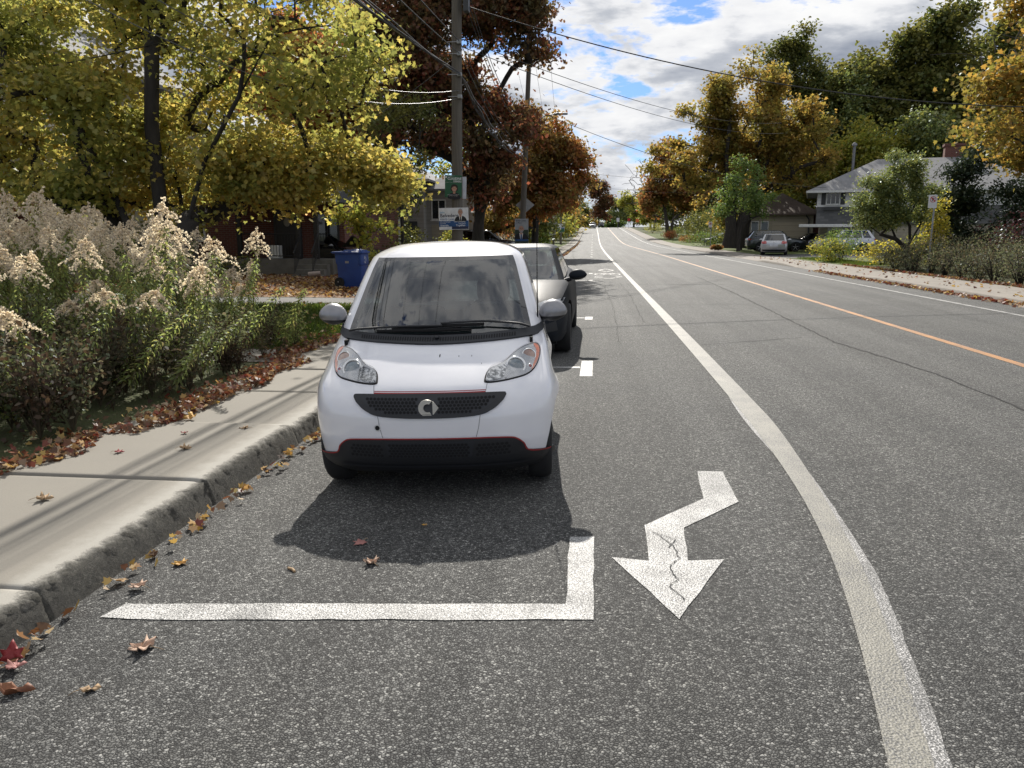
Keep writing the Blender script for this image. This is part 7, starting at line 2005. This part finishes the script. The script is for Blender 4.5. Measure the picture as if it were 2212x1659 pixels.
# no-parking signs on the right
def noparking(label, x, y, z0, zs, w=.31, h_=.48, turn=0):
    t = thing('no_parking_sign', label, 'sign', (x, y, z0), turn)
    mb = MB(); mb.bbox(-.03, .03, .0, .035, 0, zs + .5, .006); mb.build('post', galv, t)
    mb = MB(); mb.bbox(-w + .07, .07, -.02, -.004, zs, zs + h_, .006); pl = mb.build('plate', sign_white, t)
    cx_, cz_ = -w / 2 + .07, zs + h_ * .66; r = w * .36
    mb = MB(); n = 28
    for k in range(n):
        a, b = 2 * math.pi * k / n, 2 * math.pi * (k + 1) / n
        mb.add([(cx_ + q * math.cos(c), -.0225, cz_ + q * math.sin(c)) for q, c in ((r, a), (r * .82, a), (r * .82, b), (r, b))], [(0, 1, 2, 3)])
    vs = [(cx_ + r * .85 * c - s_ * .016 * q, -.0228, cz_ + r * .85 * d + e * .016 * q) for c, d, s_, e, q in ((-.7, .7, .7, -.7, 1), (-.7, .7, .7, -.7, -1), (.7, -.7, .7, -.7, -1), (.7, -.7, .7, -.7, 1))]
    mb.add([(cx_ - .60 * r - .014, -.0228, cz_ + .60 * r - .014), (cx_ - .60 * r + .014, -.0228, cz_ + .60 * r + .014), (cx_ + .60 * r + .014, -.0228, cz_ - .60 * r + .014), (cx_ + .60 * r - .014, -.0228, cz_ - .60 * r - .014)], [(0, 1, 2, 3)])
    mb.build('red_ring', sign_red, pl, normals=False)
    mb = MB(); vs, fs = text_mb('P', r * 1.55, XZ(cx_, -.0215, cz_ - r * .55), align='CENTER', bold=.004); mb.add(vs, fs); mb.build('letter', ink_black, pl, normals=False)
    return t
noparking('white no-parking sign on a grey post among the asters, right', 12.72, 31, .14, 2.38)
noparking('small no-parking sign on a thin post by the massive maple trunk', 10.75, 73, .15, 2.0)
for (nm, lab, x, y, z, w, h_, m_) in (('stop_sign', 'tiny red sign at the far right corner', 10.2, 226, 2.2, .8, .8, sign_red), ('construction_sign', 'tiny orange sign right of the red one', 12.6, 226, 1.9, .95, .95, M('sign_orange', (0.75, 0.17, 0.03), .5)), ('road_sign', 'tiny white sign at the far right kerb', 7.2, 228, 2.0, .8, 1.1, sign_white)):
    t = thing(nm, lab, 'sign', (x, y, rise(y) + .1)); mb = MB(); mb.tube([(0, 0, 0), (0, 0, z + h_ * .5)], .04, 6); mb.build('post', galv, t)
    mb = MB()
    if nm == 'stop_sign': mb.prism([(.43 * math.cos(R(22.5 + 45 * k)), z + .4 + .43 * math.sin(R(22.5 + 45 * k))) for k in range(8)], -.08, -.05)
    else: mb.box(-w / 2, w / 2, -.08, -.05, z, z + h_)
    mb.build('plate', m_, t)

# ================================================================== recycling bin
bin_blue = M('bin_blue', (0.016, 0.06, 0.27), .42, col2=(0.014, 0.05, 0.23), nscale=4, bump=.1, bscale=200, bdist=.001)
b = thing('recycling_bin', 'blue wheeled recycling bin standing on the leaf-covered yard', 'bin', (-6.62, 20.95, .125), R(-3))
mb = MB()
prof = [(-.27, .0), (.36, .0), (.385, .66), (.40, .92), (-.37, .92), (-.345, .66), (-.315, .62), (-.29, .22)]
bm = bmesh.new(); lo = [bm.verts.new((x, -.28, z)) for x, z in prof]; hi = [bm.verts.new((x, .28, z)) for x, z in prof]
n = len(prof); bm.faces.new(lo); bm.faces.new(hi[::-1])
for i in range(n): bm.faces.new((lo[i], hi[i], hi[(i + 1) % n], lo[(i + 1) % n]))
bmesh.ops.recalc_face_normals(bm, faces=bm.faces[:])
bmesh.ops.bevel(bm, geom=bm.edges[:], offset=.018, segments=2, affect='EDGES', profile=.5)
mb.bm(bm); mb.bbox(.30, .40, -.30, .30, .60, .90, .02); mb.build('body', bin_blue, b, 40)
mb = MB(); mb.bbox(-.43, .44, -.32, .32, .915, .975, .02); mb.bbox(-.14, .40, -.25, .25, .965, 1.015, .025); mb.bbox(.08, .28, -.16, .16, 1.005, 1.035, .012); lid = mb.build('lid', bin_blue, b, 40)
mb = MB(); mb.tube([(-.42, -.22, .93), (-.48, -.22, .95), (-.48, .22, .95), (-.42, .22, .93)], .016, 8); mb.build('handle', bin_blue, b, 60)
for y in (-.30, .30):
    mb = MB(); mb.lathe([(0, -.035), (.06, -.035), (.075, -.02), (.11, -.03), (.135, -.03), (.14, 0), (.135, .03), (0, .035)], 26, 'Y', Matrix.Translation((-.25, y, .14))); w = mb.build('wheel', rubber, b, 40)
    mb = MB(); mb.box(-.285, -.265, y - .045, y - .036, .145, .17); mb.build('hub_mark', sign_white, w)
mb = MB(); mb.box(-.07, .03, -.2855, -.281, .66, .72); mb.build('label_plate', sign_grey, b)
mb = MB()
for k in range(3):
    a = R(90 + 120 * k); a2 = R(90 + 120 * k + 80)
    for q in range(4):
        t0, t1 = a + (a2 - a) * q / 4, a + (a2 - a) * (q + 1) / 4
        mb.add([(.4025, r * math.cos(t), .755 + r * 1.3 * math.sin(t)) for r, t in ((.075, t0), (.045, t0), (.045, t1), (.075, t1))], [(0, 1, 2, 3)])
mb.build('recycling_symbol', sign_white, b, normals=False)
# stake beside the young tree
mb = MB(); mb.tube([(0, 0, 0), (.0, 0, 1.75)], .02, 6); st = mb.build('stake', stem_mat, None, 180, loc=(-6.78, 22.5, .13)); tag(st, 'thin dark stake supporting the young tree', 'stake')
mb = MB(); mb.tube([(0, 0, .09), (.38, .1, .12)], .085, 12, cap=False); dp = mb.build('drain_pipe', M('pale_clay', (0.33, 0.27, 0.24), .8), None, 60, loc=(-9.2, 24.5, .18)); tag(dp, 'short pale pipe end lying by the porch foundation', 'pipe')
